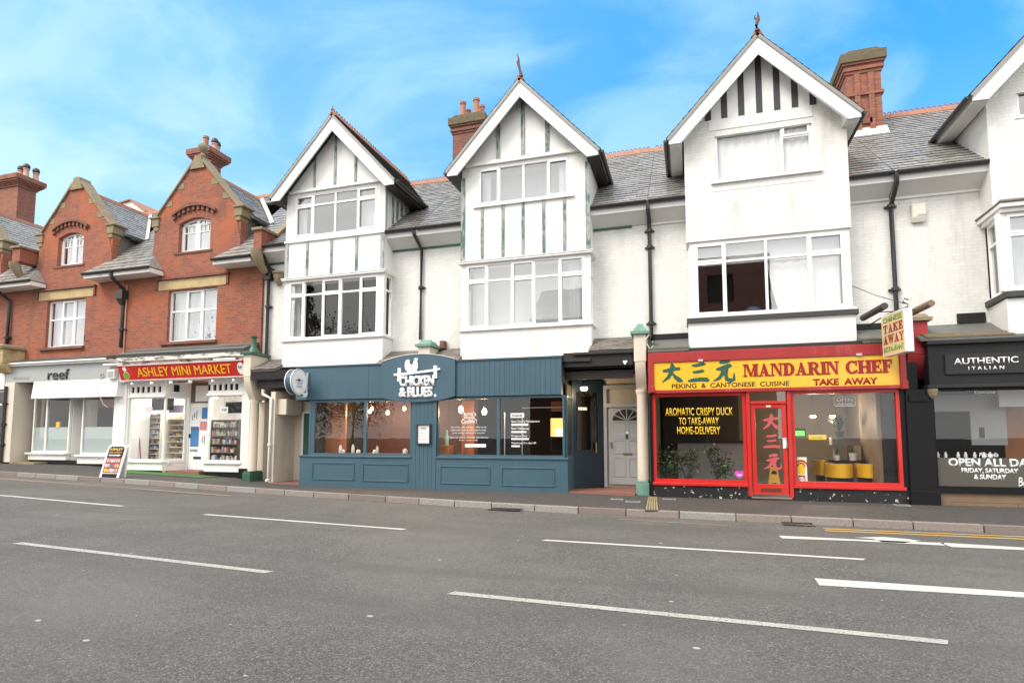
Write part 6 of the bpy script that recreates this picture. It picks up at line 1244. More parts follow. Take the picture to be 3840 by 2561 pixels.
# logo, round sign, camera, menu case
lg = thing('shop_logo', 'white raised logo of a hen on a perch above the words CHICKEN & BLUES', 'sign', (pc, YS - .08, fz0 + .2)); yl = YS - .072
lp = lambda *p: [S('L', a, b, yl) for a, b in p]
def lgp(poly, d, name='logo_shape', mat='w'): MB().prism(lp(*poly), yl - d, yl).build(name, M_[mat], lg)
lgp(((600,310),(680,308),(690,410),(722,460),(770,455),(798,400),(825,290),(858,250),(935,275),(905,350),(925,430),(925,540),(880,650),(780,700),(640,690),(570,600),(545,510),(555,390)), .035, 'hen')
lgp(((225,722),(440,700),(960,648),(1400,580),(1575,550),(1585,600),(1400,652),(900,712),(440,778),(235,782)), .042, 'perch')
for q in (((345,550),(430,552),(430,945),(330,945)), ((1395,485),(1440,475),(1490,490),(1490,850),(1400,850))): lgp(q, .04, 'post')
text('CHICKEN', rect('L', 392, 792, 1408, 1075, yl), yl, M_['w'], 'lettering', lg, .035, bold=.05, spacing=.9)
text('&', rect('L', 378, 1125, 600, 1402, yl), yl, M_['w'], 'lettering', lg, .035, bold=.035); text('BLUES', rect('L', 622, 1110, 1358, 1402, yl), yl, M_['w'], 'lettering', lg, .035, bold=.045, spacing=.92)
x, z = S('L', 1425, 1355, yl); MB().ext([(x + .04*math.cos(t_*.4), yl - .006, z + .04*math.sin(t_*.4)) for t_ in range(16)], (0, .006, 0)).build('dot', plain('pale_blue_dot', (.55, .68, .75), .5), lg)
rs = thing('round_sign', 'round white projecting sign with a black hen at the teal fascia end', 'sign', (fL, YS - .3, 2.6))
yrs = YS - .52; cxs_, czs = S('O', 835, 745, yrs); r_ = (S('O', 820, 200, yrs)[1] - S('O', 820, 1285, yrs)[1])/2
ax = Vector((1, 0, 0)); hx_ = Vector((0, 1, 0)); vz = Vector((0, 0, 1)); Cn = Vector((cxs_, yrs, czs))
def disc(c0, rad, th, mat, name): return MB().ext([c0 + hx_*(rad*math.cos(t_*math.pi/24)) + vz*(rad*math.sin(t_*math.pi/24)) for t_ in range(48)], ax*th).build(name, mat, rs, smooth=False)
disc(Cn - ax*.16, r_*1.02, .16, M_['teal'], 'drum'); disc(Cn + ax*.0005, r_*1.06, .02, M_['w'], 'rim'); disc(Cn - ax*.1815, r_*1.06, .02, M_['w'], 'rim'); disc(Cn + ax*.021, r_*.99, .004, M_['k'], 'ring'); disc(Cn + ax*.0255, r_*.96, .006, M_['w'], 'face')
def os_(px_, pz_): return Cn + ax*.032 + hx_*(px_*r_) + vz*(pz_*r_)
MB().ext([os_(*p) for p in ((-.22, .34), (-.14, .2), (-.02, .2), (.06, .34), (.1, .2), (.02, .02), (-.12, .02), (-.22, .2))], ax*.003).ext([os_(*p) for p in ((-.5, .12), (.5, .17), (.5, .12), (-.5, .06))], ax*.0035).build('hen', M_['k'], rs)
text_on('CHICKEN', os_(-.34, -.2), hx_*(.68*r_), vz*(.2*r_), M_['grey'], 'lettering', rs, .003, bold=.02); text_on('& BLUES', os_(-.34, -.48), hx_*(.68*r_), vz*(.2*r_), M_['grey'], 'lettering', rs, .003, bold=.02)
MB().tube([Cn + hx_*r_*1.0 - ax*.08, Vector((cxs_ - .08, YS - .01, czs))], .02, 6).box(cxs_ - .11, cxs_ - .05, YS - .05, YS - .001, czs - .3, czs + .3).build('bracket', M_['steel'], rs)
x, z = S('O', 1100, 1350, YS - .1); sc_ = thing('security_camera', 'small white dome camera under the round sign on the teal fascia', 'camera', (x, YS - .1, z)); MB().lathe(x, YS - .09, [(.03, z - .075), (.065, z - .05), (.08, z), (.07, z + .04), (.03, z + .055)], 14).build('dome', M_['upvc'], sc_, smooth=True); MB().lathe(x - .025, YS - .165, [(.01, z - .03), (.028, z - .02), (.028, z + .015), (.01, z + .025)], 10).build('lens', M_['k'], sc_); MB().box(x - .02, x + .02, YS - .03, YS - .001, z - .02, z + .04).build('mount', M_['upvc'], sc_)
mc_ = thing('menu_case', 'dark framed menu case with a white sheet on the teal centre pilaster', 'menu case', (-7.2, YS - .03, 1.5)); a, b_, c, d = rect('i', 1625, 808, 1760, 1010, YS - .06)
MB().frame(a, b_, c, d, YS - .075, YS - .013, .035).build('frame', M_['post_dark'], mc_, bevel=.006); MB().box(a + .036, b_ - .036, YS - .04, YS - .02, c + .036, d - .036).build('menu_sheet', M_['paper'], mc_); MB().box(a + .1, b_ - .12, YS - .043, YS - .0405, d - .13, d - .09).build('menu_print', M_['grey'], mc_)
for k in range(9): MB().box(a + .08, b_ - .1 - .03*(k % 3), YS - .043, YS - .0405, c + .1 + k*.038, c + .108 + k*.038).build('menu_print', M_['grey'], mc_)
# roofs over the recesses and the strip of tiles behind the curved panel
zt_, zb_ = zavg(('h', 1720, 1105, YW)), zavg(('h', 1640, 1215, 13.6), ('h', 2010, 1195, 13.6))
lean_to(TL, B1 - .03, -1.20, zt_ + .03, YW - .01, zb_, 13.58, 'slate_brown', fascia=None)
MB().box(fR + .01, -1.22, 13.62, 13.70, S('j', 1650, 232, 13.62)[1], zb_ - .03).build('canopy_beam', M_['char2'], TL); MB().box(fR + .01, -1.22, 13.85, 13.93, S('j', 1650, 355, 13.85)[1], S('j', 1650, 232, 13.62)[1] + .1).build('canopy_beam', M_['brownblk'], TL); MB().box(B1 - .4, -1.2, 13.55, 13.61, zb_ - .09, zb_ - .035).build('gutter', M_['gutter'], TL)
zt2, zb2 = S('i', 1500, 95, YW)[1], fz1 + .05
lean_to(TL, A1 - .05, B0 + .05, zt2, YW - .01, zb2, 13.6, 'slate_brown')
zt3, zb3 = S('i', 220, 180, YW)[1], S('i', 160, 272, 13.55)[1]
lean_to(TL, -12.05, A0 + .03, zt3, YW - .01, zb3, 13.55, 'slate_brown')
MB().box(-12.05, A0 + 1.0, 13.6, 13.7, S('i', 200, 370, 13.6)[1], zb3 - .03).build('canopy_beam', M_['char'], TL); MB().box(-12.0, A0 + 1.0, 13.8, 13.9, S('i', 200, 455, 13.8)[1], S('i', 200, 370, 13.6)[1] - .004).build('canopy_beam', M_['brownblk'], TL)
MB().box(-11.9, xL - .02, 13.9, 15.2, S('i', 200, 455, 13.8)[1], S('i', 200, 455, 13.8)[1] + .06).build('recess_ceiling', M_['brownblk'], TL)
# left recess: cream side wall, box, white pipe, green door
wx = S('i', 232, 900, 13.75)[0]; dq_ = ray('i', 432, 900); yb2 = wx * dq_.y / dq_.x; yb2 = min(max(yb2, 14.4), 16.5)
MB().box(wx - .15, wx, 13.75, yb2, 0, 2.75).build('recess_wall', M_['cream'], TL); MB().box(wx - .15, lw0 + .1, yb2, yb2 + .1, 0, 2.75).build('recess_wall', M_['cream'], TL)
MB().box(wx, lw0, 13.6, yb2, .0, .17).build('step', M_['tile'], TL)
a, b_ = S('i', 498, 900, yb2 - .06)[0], S('i', 575, 900, yb2 - .06)[0]; c, d = S('i', 520, 1105, yb2)[1] - .55, S('i', 520, 690, yb2)[1]
dd = MB().box(a + .07, b_ + .5, yb2 - .05, yb2 - .001, .17, d - .05).build('door', M_['green'], TL); MB().box(a, a + .069, yb2 - .07, yb2 - .001, .17, d).box(a + .07, b_ + .5, yb2 - .07, yb2 - .001, d - .049, d).build('door_frame', M_['wood_white'], TL); MB().lathe(a + .2, yb2 - .07, [(.02, 1.15), (.02, 1.2)], 8).build('handle', M_['brass'], dd)
ub = thing('meter_box', 'cream metal box on the side wall of the recess left of the teal shopfront', 'utility box', (wx, 14.2, 2)); z0, z1 = S('i', 250, 720, 13.9)[1], S('i', 250, 568, 13.9)[1]; MB().box(wx + .002, wx + .30, 13.85, 14.55, z0, z1).build('case', M_['cream'], ub, bevel=.015); MB().box(wx + .301, wx + .308, 13.9, 14.5, z0 + .03, z1 - .03).build('door', M_['cream'], ub)
xa, za = S('i', 122, 470, 13.7); xb, zb_ = S('i', 200, 560, 13.7); dp = thing('white_pipe', 'white drain pipe bending down the wall between the cream pier and the recess', 'pipe', (xb, 13.7, .2)); MB().tube([(xa, 13.7, za), (xa, 13.7, za - .14), (xb, 13.7, zb_), (xb, 13.7, .27), (xb - .02, 13.62, .2)], .045, 10).build('pipe', M_['wood_white'], dp, smooth=True); MB().lathe(xb, 13.7, [(.06, 1.2), (.06, 1.27)], 10).build('collar', M_['wood_white'], dp)
# right recess: angled teal door with its shade in the colour, grey front door, lamp
p0 = (xR - .07, yret); dq_ = ray('j', 1690, 900); yb3 = 14.9; p1 = (dq_.x / dq_.y * yb3, yb3); xf, ln = face_xf(p0, p1)
dz1 = S('j', 1500, 365, 14.3)[1]
dt = xform(MB().wall(.02, ln, .18, dz1, 0, .06, [(.12, ln - .2, 1.12, dz1 - .28)]).build('angled_door', M_['teal_shaded'], TL), xf)
xform(MB().face([(.12, .03, 1.12), (ln - .2, .03, 1.12), (ln - .2, .03, dz1 - .28), (.12, .03, dz1 - .28)]).build('pane', M_['shopglass'], dt), xf); xform(MB().box(ln - .3, ln - .26, -.04, -.001, 1.05, 1.3).build('handle', M_['brass'], dt), xf); xform(MB().frame(.1, ln - .18, 1.10, dz1 - .26, -.012, -.001, .03).build('bead', M_['teal_shaded'], dt), xf)
xform(MB().box(.2, .45, -.002, .0, dz1 - .75, dz1 - .68).build('notice', M_['paper'], dt), xf)
a, b_, c, d = rect('j', 1724, 634, 1960, 1356, 14.92); b_ = a + .92; fz_ = S('j', 1820, 452, 14.92)[1]
MB().box(a - .12, a - .04, 14.85, 14.98, .18, fz_ + .1).box(b_ + .04, b_ + .12, 14.85, 14.98, .18, fz_ + .1).box(a - .04, b_ + .04, 14.85, 14.98, d + .02, d + .12).box(a - .04, b_ + .04, 14.85, 14.98, fz_ - .0, fz_ + .1).build('door_frame', M_['greydoor'], TL)
MB().box(a - .04, b_ + .04, 14.9, 14.905, d + .12, fz_).build('fanlight', M_['glass'], TL)
hh = d - c; GD = MB(); GD.wall(a, b_, c, d, 14.90, 14.96, []); GDo = GD.build('front_door', M_['greydoor'], TL)
mb = MB()
for x0, x1, z0, z1 in ((.12, .46, .62, .84), (.54, .88, .62, .84), (.12, .46, .42, .60), (.54, .88, .42, .60), (.12, .46, .12, .37), (.54, .88, .12, .37)): mb.frame(a + .92*x0, a + .92*x1, c + hh*z0 - hh*.02, c + hh*z1 - hh*.02, 14.886, 14.899, .022)
mb.build('door_panel', M_['greydoor'], GDo)
xm_, zc_ = a + .46, c + hh*.835; rr = .36
MB().ext([(xm_ + rr*math.cos(t_*math.pi/16), 14.892, zc_ + hh*.0 + rr*.8*math.sin(t_*math.pi/16)) for t_ in range(17)], (0, .007, 0)).build('fan_pane', M_['room_dark'], GDo)
sp_ = MB()
for k in range(1, 6): t_ = k*math.pi/6; sp_.ext([(xm_ - .012*math.sin(t_), 14.885, zc_ + .012*math.cos(t_)), (xm_ + .012*math.sin(t_), 14.885, zc_ - .012*math.cos(t_)), (xm_ + rr*math.cos(t_) + .012*math.sin(t_), 14.885, zc_ + rr*.8*math.sin(t_) - .012*math.cos(t_)), (xm_ + rr*math.cos(t_) - .012*math.sin(t_), 14.885, zc_ + rr*.8*math.sin(t_) + .012*math.cos(t_))], (0, .006, 0))
sp_.build('fan_bars', M_['greydoor'], GDo); MB().box(a + .36, a + .58, 14.88, 14.899, c + hh*.385, c + hh*.41).build('letter_plate', M_['brass'], GDo); MB().box(xm_ - .025, xm_ + .025, 14.87, 14.899, c + hh*.6, c + hh*.65).build('knocker', M_['iron'], GDo); MB().box(a + .05, a + .09, 14.86, 14.899, c + hh*.48, c + hh*.55).build('handle', M_['brass'], GDo); MB().box(xm_ - .02, xm_ + .04, 14.89, 14.8995, c + hh*.66, c + hh*.69).build('number_plate', M_['paper'], GDo)
MB().box(p1[0] - .05, -1.1, 14.985, 15.05, .0, 3.2).build('recess_wall', M_['cream'], TL); MB().box(xR, -1.2, 13.5, 14.99, .0, .17).box(xR - .02, -1.2, 13.46, 13.499, .0, .175).build('step', M_['tile'], TL)
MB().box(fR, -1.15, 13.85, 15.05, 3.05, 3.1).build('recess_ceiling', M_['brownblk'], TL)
x, z = S('j', 1492, 446, 14.1); lt = thing('porch_lamp', 'lit round lamp under the dark canopy before the angled teal door', 'lamp', (x, 14.1, z)); MB().lathe(x, 14.1, [(.02, z - .06), (.07, z - .045), (.09, z), (.085, z + .03)], 14).build('globe', M_['bulb'], lt, smooth=True); MB().lathe(x, 14.1, [(.1, z + .031), (.1, z + .06), (.03, z + .065), (.03, 3.05)], 12).build('base', M_['iron'], lt); point('lamp_light', (x, 14.05, z - .15), 6, (1, .75, .45), .06, lt)
x, z = S('h', 160, 1195, YW - .1); tag(MB().box(x - .07, x + .07, YW - .18, YW - .002, z, S('h', 160, 1120, YW - .1)[1]).build('vent_block', M_['redbrick_dark'], None, bevel=.01), 'small red brown block on the white wall left of the middle bay', 'vent')

# ---------------------------------------------------------------- red and yellow Chinese restaurant
MD = thing('shopfront', 'red framed takeaway shopfront with black chipped plinths and a central red door', 'shopfront', (1.6, 13.4, .11))
YM = 13.5; GZ = .115
X0, X1 = S('k', 78, 300, YS)[0], S('l', 1198, 350, YS)[0]; sx0, sx1 = S('k', 132, 330, YS)[0], S('l', 1140, 330, YS)[0]; sz0, sz1 = zavg(('k', 140, 456, YS), ('l', 1140, 474, YS)), zavg(('k', 132, 204, YS), ('l', 1140, 190, YS))
ztp = zavg(('k', 85, 108, YS), ('l', 960, 98, YS))
MB().box(X0, X1 - .06, YS - .03, YS + .3, sz1 + .002, ztp).build('head_board', M_['red_old'], MD, bevel=.01)
MB().box(X0, sx0 - .002, YS - .05, YS + .3, sz0 - .06, sz1).box(X0 + .04, sx0 + .02, YS - .09, YS - .051, sz0 - .05, sz0 + .08).build('sign_bracket', M_['red_old'], MD, bevel=.01); MB().box(sx1 + .002, X1, YS - .05, YS + .3, sz0 - .1, sz1).box(X1 - .1, X1 + .01, YS - .09, YS - .051, sz0 - .09, sz0 + .08).build('sign_bracket', M_['red_old'], MD, bevel=.01)
MB().box(sx0, sx1, YS - .04, YS + .3, sz0 - .07, sz0 - .002).build('sign_ledge', M_['red_old'], MD)
for x in (S('k', 572, 160, YS)[0], S('l', 770, 172, YS)[0]): MB().box(x - .05, x + .05, YS - .05, YS - .031, sz1 - .0, sz1 + .04).build('clip', M_['flash'], MD)
sg = thing('shop_sign', 'long yellow sign with Chinese characters and red letters reading MANDARIN CHEF', 'sign', (1.6, YS, 2.8))
MB().box(sx0, sx1, YS, YS + .12, sz0, sz1).build('board', M_['yellow'], sg)
for ch, q in (('大', (202, 210, 405, 388)), ('三', (450, 208, 655, 382)), ('元', (690, 180, 902, 380))): mb = MB(); brush(ch, rect('k', *q, YS), YS - .001, mb, .006); mb.build('character', M_['jade'], sg)
a = S('k', 978, 335, YS); b_ = S('l', 598, 372, YS); ch_ = S('l', 655, 362, YS); ce = S('l', 1080, 355, YS); ml0, ml1 = zavg(('k', 1000, 335, YS), ('l', 580, 372, YS), ('l', 1000, 355, YS)), zavg(('k', 1000, 212, YS), ('l', 560, 252, YS), ('l', 1040, 240, YS))
serif('MANDARIN', Vector((a[0], YS - .001, ml0)), Vector((b_[0] - a[0], 0, 0)), Vector((0, 0, ml1 - ml0)), M_['dkred'], 'lettering', sg, .008, .0)
serif('CHEF', Vector((ch_[0], YS - .001, ml0)), Vector((ce[0] - ch_[0], 0, 0)), Vector((0, 0, ml1 - ml0)), M_['dkred'], 'lettering', sg, .008, .0)
p0 = S('k', 302, 445, YS); p1 = S('l', 143, 435, YS); h_ = S('k', 350, 402, YS)[1] - S('k', 350, 446, YS)[1]; zp = zavg(('k', 350, 446, YS), ('l', 130, 474, YS))
text('PEKING  &  CANTONESE  CUISINE', (p0[0], p1[0], zp, zp + h_), YS - .001, M_['char'], 'lettering', sg, .004, bold=.012)
p0 = S('l', 360, 470, YS); p1 = S('l', 945, 460, YS); text('TAKE  AWAY', (p0[0], p1[0], S('l', 500, 468, YS)[1], S('l', 500, 408, YS)[1]), YS - .001, M_['dkred'], 'lettering', sg, .008, bold=.035)
# windows, door, plinth
zw1 = sz0 - .075; l0, l1 = S('k', 122, 900, YM)[0], S('k', 1012, 900, YM)[0]; zw0 = zavg(('k', 140, 1340, YM), ('k', 1010, 1350, YM), ('l', 1170, 1395, YM), ('l', 210, 1380, YM)); r0, r1 = S('l', 165, 900, YM)[0], S('l', 1158, 900, YM)[0]
d0, d1 = l1, r0
WL = window(MD, l0, l1, zw0 + .02, zw1, YM, (), None, (), .07, .1, .08, 'red', 'shopglass', 0, 'shop_window'); WR = window(MD, r0, r1, zw0 + .02, zw1, YM, (), None, (), .07, .1, .08, 'red', 'shopglass', 0, 'shop_window')
for xa, xb in ((l0 - .02, l1), (r0, r1 + .02)): MB().box(xa, xb, YM - .08, YM + .06, zw0 - .05, zw0 + .018).build('window_sill', M_['red'], MD, bevel=.01)
for xa, xb in ((X0, d0 - .02), (d1 + .02, X1)): MB().box(xa, xb, YM - .03, YM + .1, 0, zw0 - .052).build('plinth', M_['chip'], MD)
MB().box(X0 + .01, l0 - .003, YM - .04, YM + .2, 0, zw1).build('end_post', M_['black'], MD); MB().box(r1 + .003, X1 + .1, YM - .02, YM + .2, 0, zw1).build('end_post', M_['black'], MD)
dzb = zavg(('k', 1040, 1440, YM), ('l', 190, 1465, YM)); dzt = zavg(('k', 1050, 590, YM), ('l', 150, 640, YM))
MB().box(d0 + .003, d0 + .075, YM - .06, YM + .1, dzb - .05, zw1).box(d1 - .075, d1 - .003, YM - .06, YM + .1, dzb - .05, zw1).box(d0 + .09, d1 - .09, YM - .05, YM + .1, dzt - .0, dzt + .06).build('door_frame', M_['red'], MD, bevel=.006)
MB().box(d0 + .09, d1 - .09, YM + .02, YM + .025, dzt + .06, zw1).build('transom_pane', M_['shopglass'], MD)
o = MB().frame(d0 + .095, d1 - .095, dzb, dzt - .004, YM - .02, YM + .04, .085, .22).build('door', M_['red'], MD, bevel=.006); gx0, gx1, gz0_, gz1_ = d0 + .18, d1 - .18, dzb + .22, dzt - .104
MB().box(gx0, gx1, YM + .01, YM + .015, gz0_, gz1_).build('pane', M_['shopglass'], o); MB().box((d0+d1)/2 - .2, (d0+d1)/2 + .2, YM - .035, YM - .021, dzb + .07, dzb + .13).build('letter_slot', M_['woodbr'], o); MB().box(d1 - .18, d1 - .10, YM - .03, YM - .021, dzb + .98, dzb + 1.2).build('push_plate', M_['upvc'], o); MB().tube([(d1 - .12, YM - .035, dzb + .98), (d1 - .12, YM - .08, dzb + 1.02), (d1 - .12, YM - .08, dzb + 1.16), (d1 - .12, YM - .035, dzb + 1.2)], .01, 6).build('handle', M_['steel'], o)
MB().box((d0+d1)/2 - .04, (d0+d1)/2 + .05, YM - .024, YM - .0205, dzt - .07, dzt - .03).build('number_plate', M_['plastic'], o); MB().box(d0 + .05, d1 - .05, YM - .09, YM + .0, dzb - .08, dzb - .051).build('threshold', M_['steel'], MD)
for ch, q in (('大', (1158, 688, 1332, 835)), ('三', (1165, 882, 1330, 1012)), ('元', (1172, 1068, 1348, 1215))):
    mb = MB(); brush(ch, rect('k', *q, YM), YM + .0085, mb, .002); mb.build('character', M_['pink'], o)
MB().box(*rect('k', 1360, 930, 1398, 965, YM)[:2], YM + .004, YM + .009, *rect('k', 1360, 930, 1398, 965, YM)[2:]).build('sticker', M_['paper'], o)
for s_, q in (('AROMATIC CRISPY DUCK', (240, 632, 882, 700)), ('TO TAKE-AWAY', (368, 722, 748, 790)), ('HOME-DELIVERY', (352, 808, 762, 880))): text(s_, rect('k', *q, YM + .038), YM + .038, M_['yv'], 'window_lettering', WL, .002, bold=.016, spacing=1.04)
a, b_, c, d = rect('k', 895, 1222, 988, 1300, YM + .036); 
MB().prism([(a + (b_-a)*u, c + (d-c)*v) for u, v in ((.5, 0), (.9, .35), (1, .7), (.85, .98), (.62, .95), (.5, .8), (.38, .95), (.15, .98), (0, .7), (.1, .35))], YM + .032, YM + .036).build('heart_sticker', plain('magenta_vinyl', (.62, .06, .42), .5), WL); text('food', (a + .05, b_ - .05, c + (d-c)*.3, c + (d-c)*.62), YM + .0315, M_['w'], 'sticker_lettering', WL, .002, bold=.03)
# interior of the takeaway
room(MD, l0 + .02, r1 - .02, YM + .3, YM + 4.2, .15, zw1 + .3, 'room_mid')
ct = thing('service_counter', 'long grey panelled counter behind the left takeaway window', 'counter', ((l0+l1)/2, YM + 2, .15)); MB().box(l0 + .5, d0 + .2, YM + 2.2, YM + 2.6, .15, 1.3).build('body', M_['grey'], ct); MB().box(l0 + .45, d0 + .25, YM + 2.1, YM + 2.65, 1.301, 1.36).build('top', M_['char2'], ct)
MB().box(l0 + .1, d0 + .1, YM + 3.2, YM + 3.25, .15, zw1 + .2).build('inner_wall', M_['room_dark'], MD)
def bush(name, label, cat, x, y, z, h, r, n, leaf=.07, group=None):
    t = thing(name, label, cat, (x, y, z), group); MB().lathe(x, y, [(.13, z), (.17, z + .25), (.16, z + .26)], 12).build('pot', M_['char2'], t)
    st = MB(); lf = MB()
    for i in range(5): a_ = random.uniform(0, 6.28); st.tube([(x, y, z + .2), (x + math.cos(a_)*r*.3, y + math.sin(a_)*r*.2, z + h*.5), (x + math.cos(a_)*r*.7, y + math.sin(a_)*r*.4, z + h*.85)], [.018, .013, .006], 5)
    cl = [(x + random.uniform(-.6, .6)*r, y + random.uniform(-.4, .4)*r, z + h*random.uniform(.35, .95)) for _ in range(9)]
    for i in range(n):
        c = random.choice(cl); p = Vector([c[k] + random.gauss(0, r*.20) for k in range(3)]); d = Vector((random.gauss(0, 1), random.gauss(0, 1), random.gauss(0, .5))).normalized()*leaf*random.uniform(.6, 1.2); s_ = d.cross(Vector((random.gauss(0, 1), random.gauss(0, 1), 1))).normalized()*leaf*.32
        lf.face([p - d*.5, p + s_, p + d*.5, p - s_])
    st.build('stems', M_['bark'], t); lf.build('leaves', M_['leaf'], t); return t
x = S('k', 270, 1100, YM + .5)[0]; bush('potted_shrub', 'larger leafy dark shrub at the left of the takeaway window', 'plant', x, YM + .55, .2, 1.15, .42, 420, .085, 'shrubs in the takeaway window')
x = S('k', 440, 1100, YM + .6)[0]; bush('potted_shrub', 'small leafy dark shrub in the middle of the left takeaway window', 'plant', x, YM + .7, .2, .95, .3, 240, .08, 'shrubs in the takeaway window')
x = S('k', 740, 1100, YM + .6)[0]; bush('potted_shrub', 'leafy dark shrub at the right of the left takeaway window beside the red door', 'plant', x, YM + .6, .2, 1.1, .40, 380, .085, 'shrubs in the takeaway window')
a, b_, c, d = rect('k', 1218, 1190, 1335, 1360, YM + .9); wf = thing('wet_floor_sign', 'yellow folding wet floor sign standing behind the glass of the red door', 'wet floor sign', ((a+b_)/2, YM + .9, c)); q = Vector((b_ - a, 0, 0)); vv = Vector((0, .12, d - c)); O_ = Vector((a, YM + .9, c))
for k in (0, 1):
    o2 = O_ + Vector((0, .26*k, 0)); v2 = Vector((0, .12*(1 - 2*k), d - c)); MB().ext([o2, o2 + q*.25, o2 + q*.3 + v2*.12, o2 + q*.7 + v2*.12, o2 + q*.75, o2 + q, o2 + q*.8 + v2, o2 + q*.2 + v2], (0, .012, 0)).build('leaf', M_['yseat'], wf)
ap = O_ + q*.5 + vv*.62 + Vector((0, -.004, 0)); MB().ext([ap + Vector((.06*math.cos(t_*.4), 0, .07*math.sin(t_*.4))) for t_ in range(16)], (0, .003, .0)).build('symbol', M_['k'], wf)
MB().box(r1 - .34, r1 - .10, YM + .32, YM + 1.6, .15, zw1).build('inner_wall', M_['woodlt'], MD); pp = MB(); xq = S('l', 1040, 900, YM + .4)[0]; pp.tube([(xq - .02, YM + .4, zw1), (xq, YM + .4, 1.45), (xq + .02, YM + .4, .75)], .018, 8); tag(pp.build('white_pole', M_['wood_white']), 'thin white pole standing at the right edge inside the takeaway window', 'pole')
def tub(label, x0, x1, z0, z1, y, sl):
    t = thing('tub_seat', label, 'seat', ((x0+x1)/2, y, z0), 'yellow seats in the takeaway'); cx_, w = (x0+x1)/2, (x1-x0)/2; n = 16; pl = lambda rad: [(cx_ + w*rad*math.cos(math.pi*(1 + i/n)), y + .45 + .45*rad*math.sin(math.pi*(1 + i/n))) for i in range(n+1)]
    o1, i1 = pl(1), pl(.82); b = MB(); 
    for i in range(n): b.ext([(*o1[i], z0), (*o1[i+1], z0), (*i1[i+1], z0), (*i1[i], z0)], (0, 0, z1 - z0))
    b.build('backrest', M_['yseat'], t, smooth=True); b = MB(); b.ext([(*p, z0 + .02) for p in i1], (0, 0, (z1-z0)*.5)); b.build('seat', M_['yseat'], t); MB().box(x0 + .05, x1 - .05, y + .1, y + .45, .15, z0 - .001).build('base', M_['black'], t)
for lb, q, yy, f in (('yellow curved seat, leftmost of three in the right takeaway window', (395, 1150, 500, 1285), 1.3, 0), ('broad yellow curved seat in the middle of the right takeaway window', (500, 1180, 765, 1310), .75, 0), ('yellow curved seat, rightmost of three in the right takeaway window', (785, 1180, 978, 1310), .75, 0)):
    a, b_, c, d = rect('l', *q, YM + yy); tub(lb, a, b_, c, d, YM + yy, f)
a, b_, c, d = rect('l', 560, 1150, 890, 1170, YM + 1.2); tb = thing('cafe_table', 'low dark table between the yellow seats in the takeaway', 'table', ((a+b_)/2, YM + 1.5, .15)); MB().box(a, b_ + .1, YM + 1.2, YM + 1.9, d - .05, d).build('tabletop', M_['black'], tb); MB().lathe((a+b_)/2, YM + 1.55, [(.2, .15), (.04, .2), (.04, d - .051)], 10).build('leg', M_['iron'], tb); tz = d
for lb, px_ in (('small white plant pot, left one on the dark table between the yellow seats', 577), ('larger white plant pot, right one on the dark table between the yellow seats', 722)):
    x = S('l', px_, 1120, YM + 1.35)[0]; r_ = .06 if px_ < 600 else .085; t = thing('white_pot', lb, 'plant pot', (x, YM + 1.35, tz), 'white pots on the dark table'); MB().lathe(x, YM + 1.35, [(r_*.8, tz + .002), (r_, tz + r_*2)], 12).build('pot', M_['upvc'], t); tuft('leaves', x, YM + 1.35, tz + r_*1.9, .1, .18, 12, 'leaf', t)
x, z = S('l', 600, 935, YM + 1.8); t = thing('spiky_plant', 'dark spiky plant on the pale shelf in the right takeaway window', 'plant', (x, YM + 1.8, z)); tuft('leaves', x, YM + 1.8, z + .12, .32, .42, 34, 'leaf', t); MB().lathe(x, YM + 1.8, [(.09, z - .02), (.12, z + .13)], 10).build('pot', M_['char2'], t)
a, b_, c, d = rect('l', 520, 932, 1005, 1010, YM + 1.8); sh_ = thing('pale_shelf', 'pale grey partition shelf behind the yellow seats in the takeaway', 'shelf', (a, YM + 1.75, c)); MB().box(a, b_, YM + 1.7, YM + 2.0, c, d - .02).build('board', M_['grey'], sh_); MB().box(a + .05, a + .15, YM + 1.8, YM + 1.9, .15, c).build('leg', M_['grey'], sh_); MB().box(b_ - .15, b_ - .05, YM + 1.8, YM + 1.9, .15, c).build('leg', M_['grey'], sh_)
a, b_, c, d = rect('l', 790, 545, 945, 800, YM + 2.5); tag(MB().box(a, b_, YM + 2.5, YM + 2.6, c, d).build('wall_speaker', M_['black'], None, bevel=.04), 'tall dark panel on the rear wall of the takeaway', 'panel')
a, b_, c, d = rect('l', 318, 918, 482, 962, YM + .15); t = thing('closed_tag', 'yellow tag reading CLOSED hanging in the right takeaway window', 'sign', (a, YM + .15, c)); MB().box(a, b_, YM + .15, YM + .16, c, d).build('board', M_['yv'], t, bevel=.012); text('CLOSED', (a + .06, b_ - .06, c + .04, d - .04), YM + .149, M_['leafgreen'], 'lettering', t, .003, bold=.02); MB().tube([(a + .08, YM + .155, d), ((a+b_)/2, YM + .155, d + .28), (b_ - .08, YM + .155, d)], .004, 4).build('cord', M_['iron'], t)
a, b_, c, d = rect('l', 200, 882, 282, 925, YM + .9); t = thing('green_display', 'small lit green display box beside the red door', 'display', (a, YM + .9, c)); MB().box(a - .04, b_ + .03, YM + .905, YM + 1.0, c - .03, d + .06).build('case', M_['black'], t); MB().box(a, b_, YM + .9, YM + .904, c, d).build('screen', M_['sign_green'], t)
a, b_, c, d = rect('l', 195, 1132, 295, 1278, YM + .036); po = thing('open_poster', 'yellow and white poster ending in OPEN leaning in the corner of the right takeaway window', 'poster', (a, YM + .2, c)); ye = YM + .12
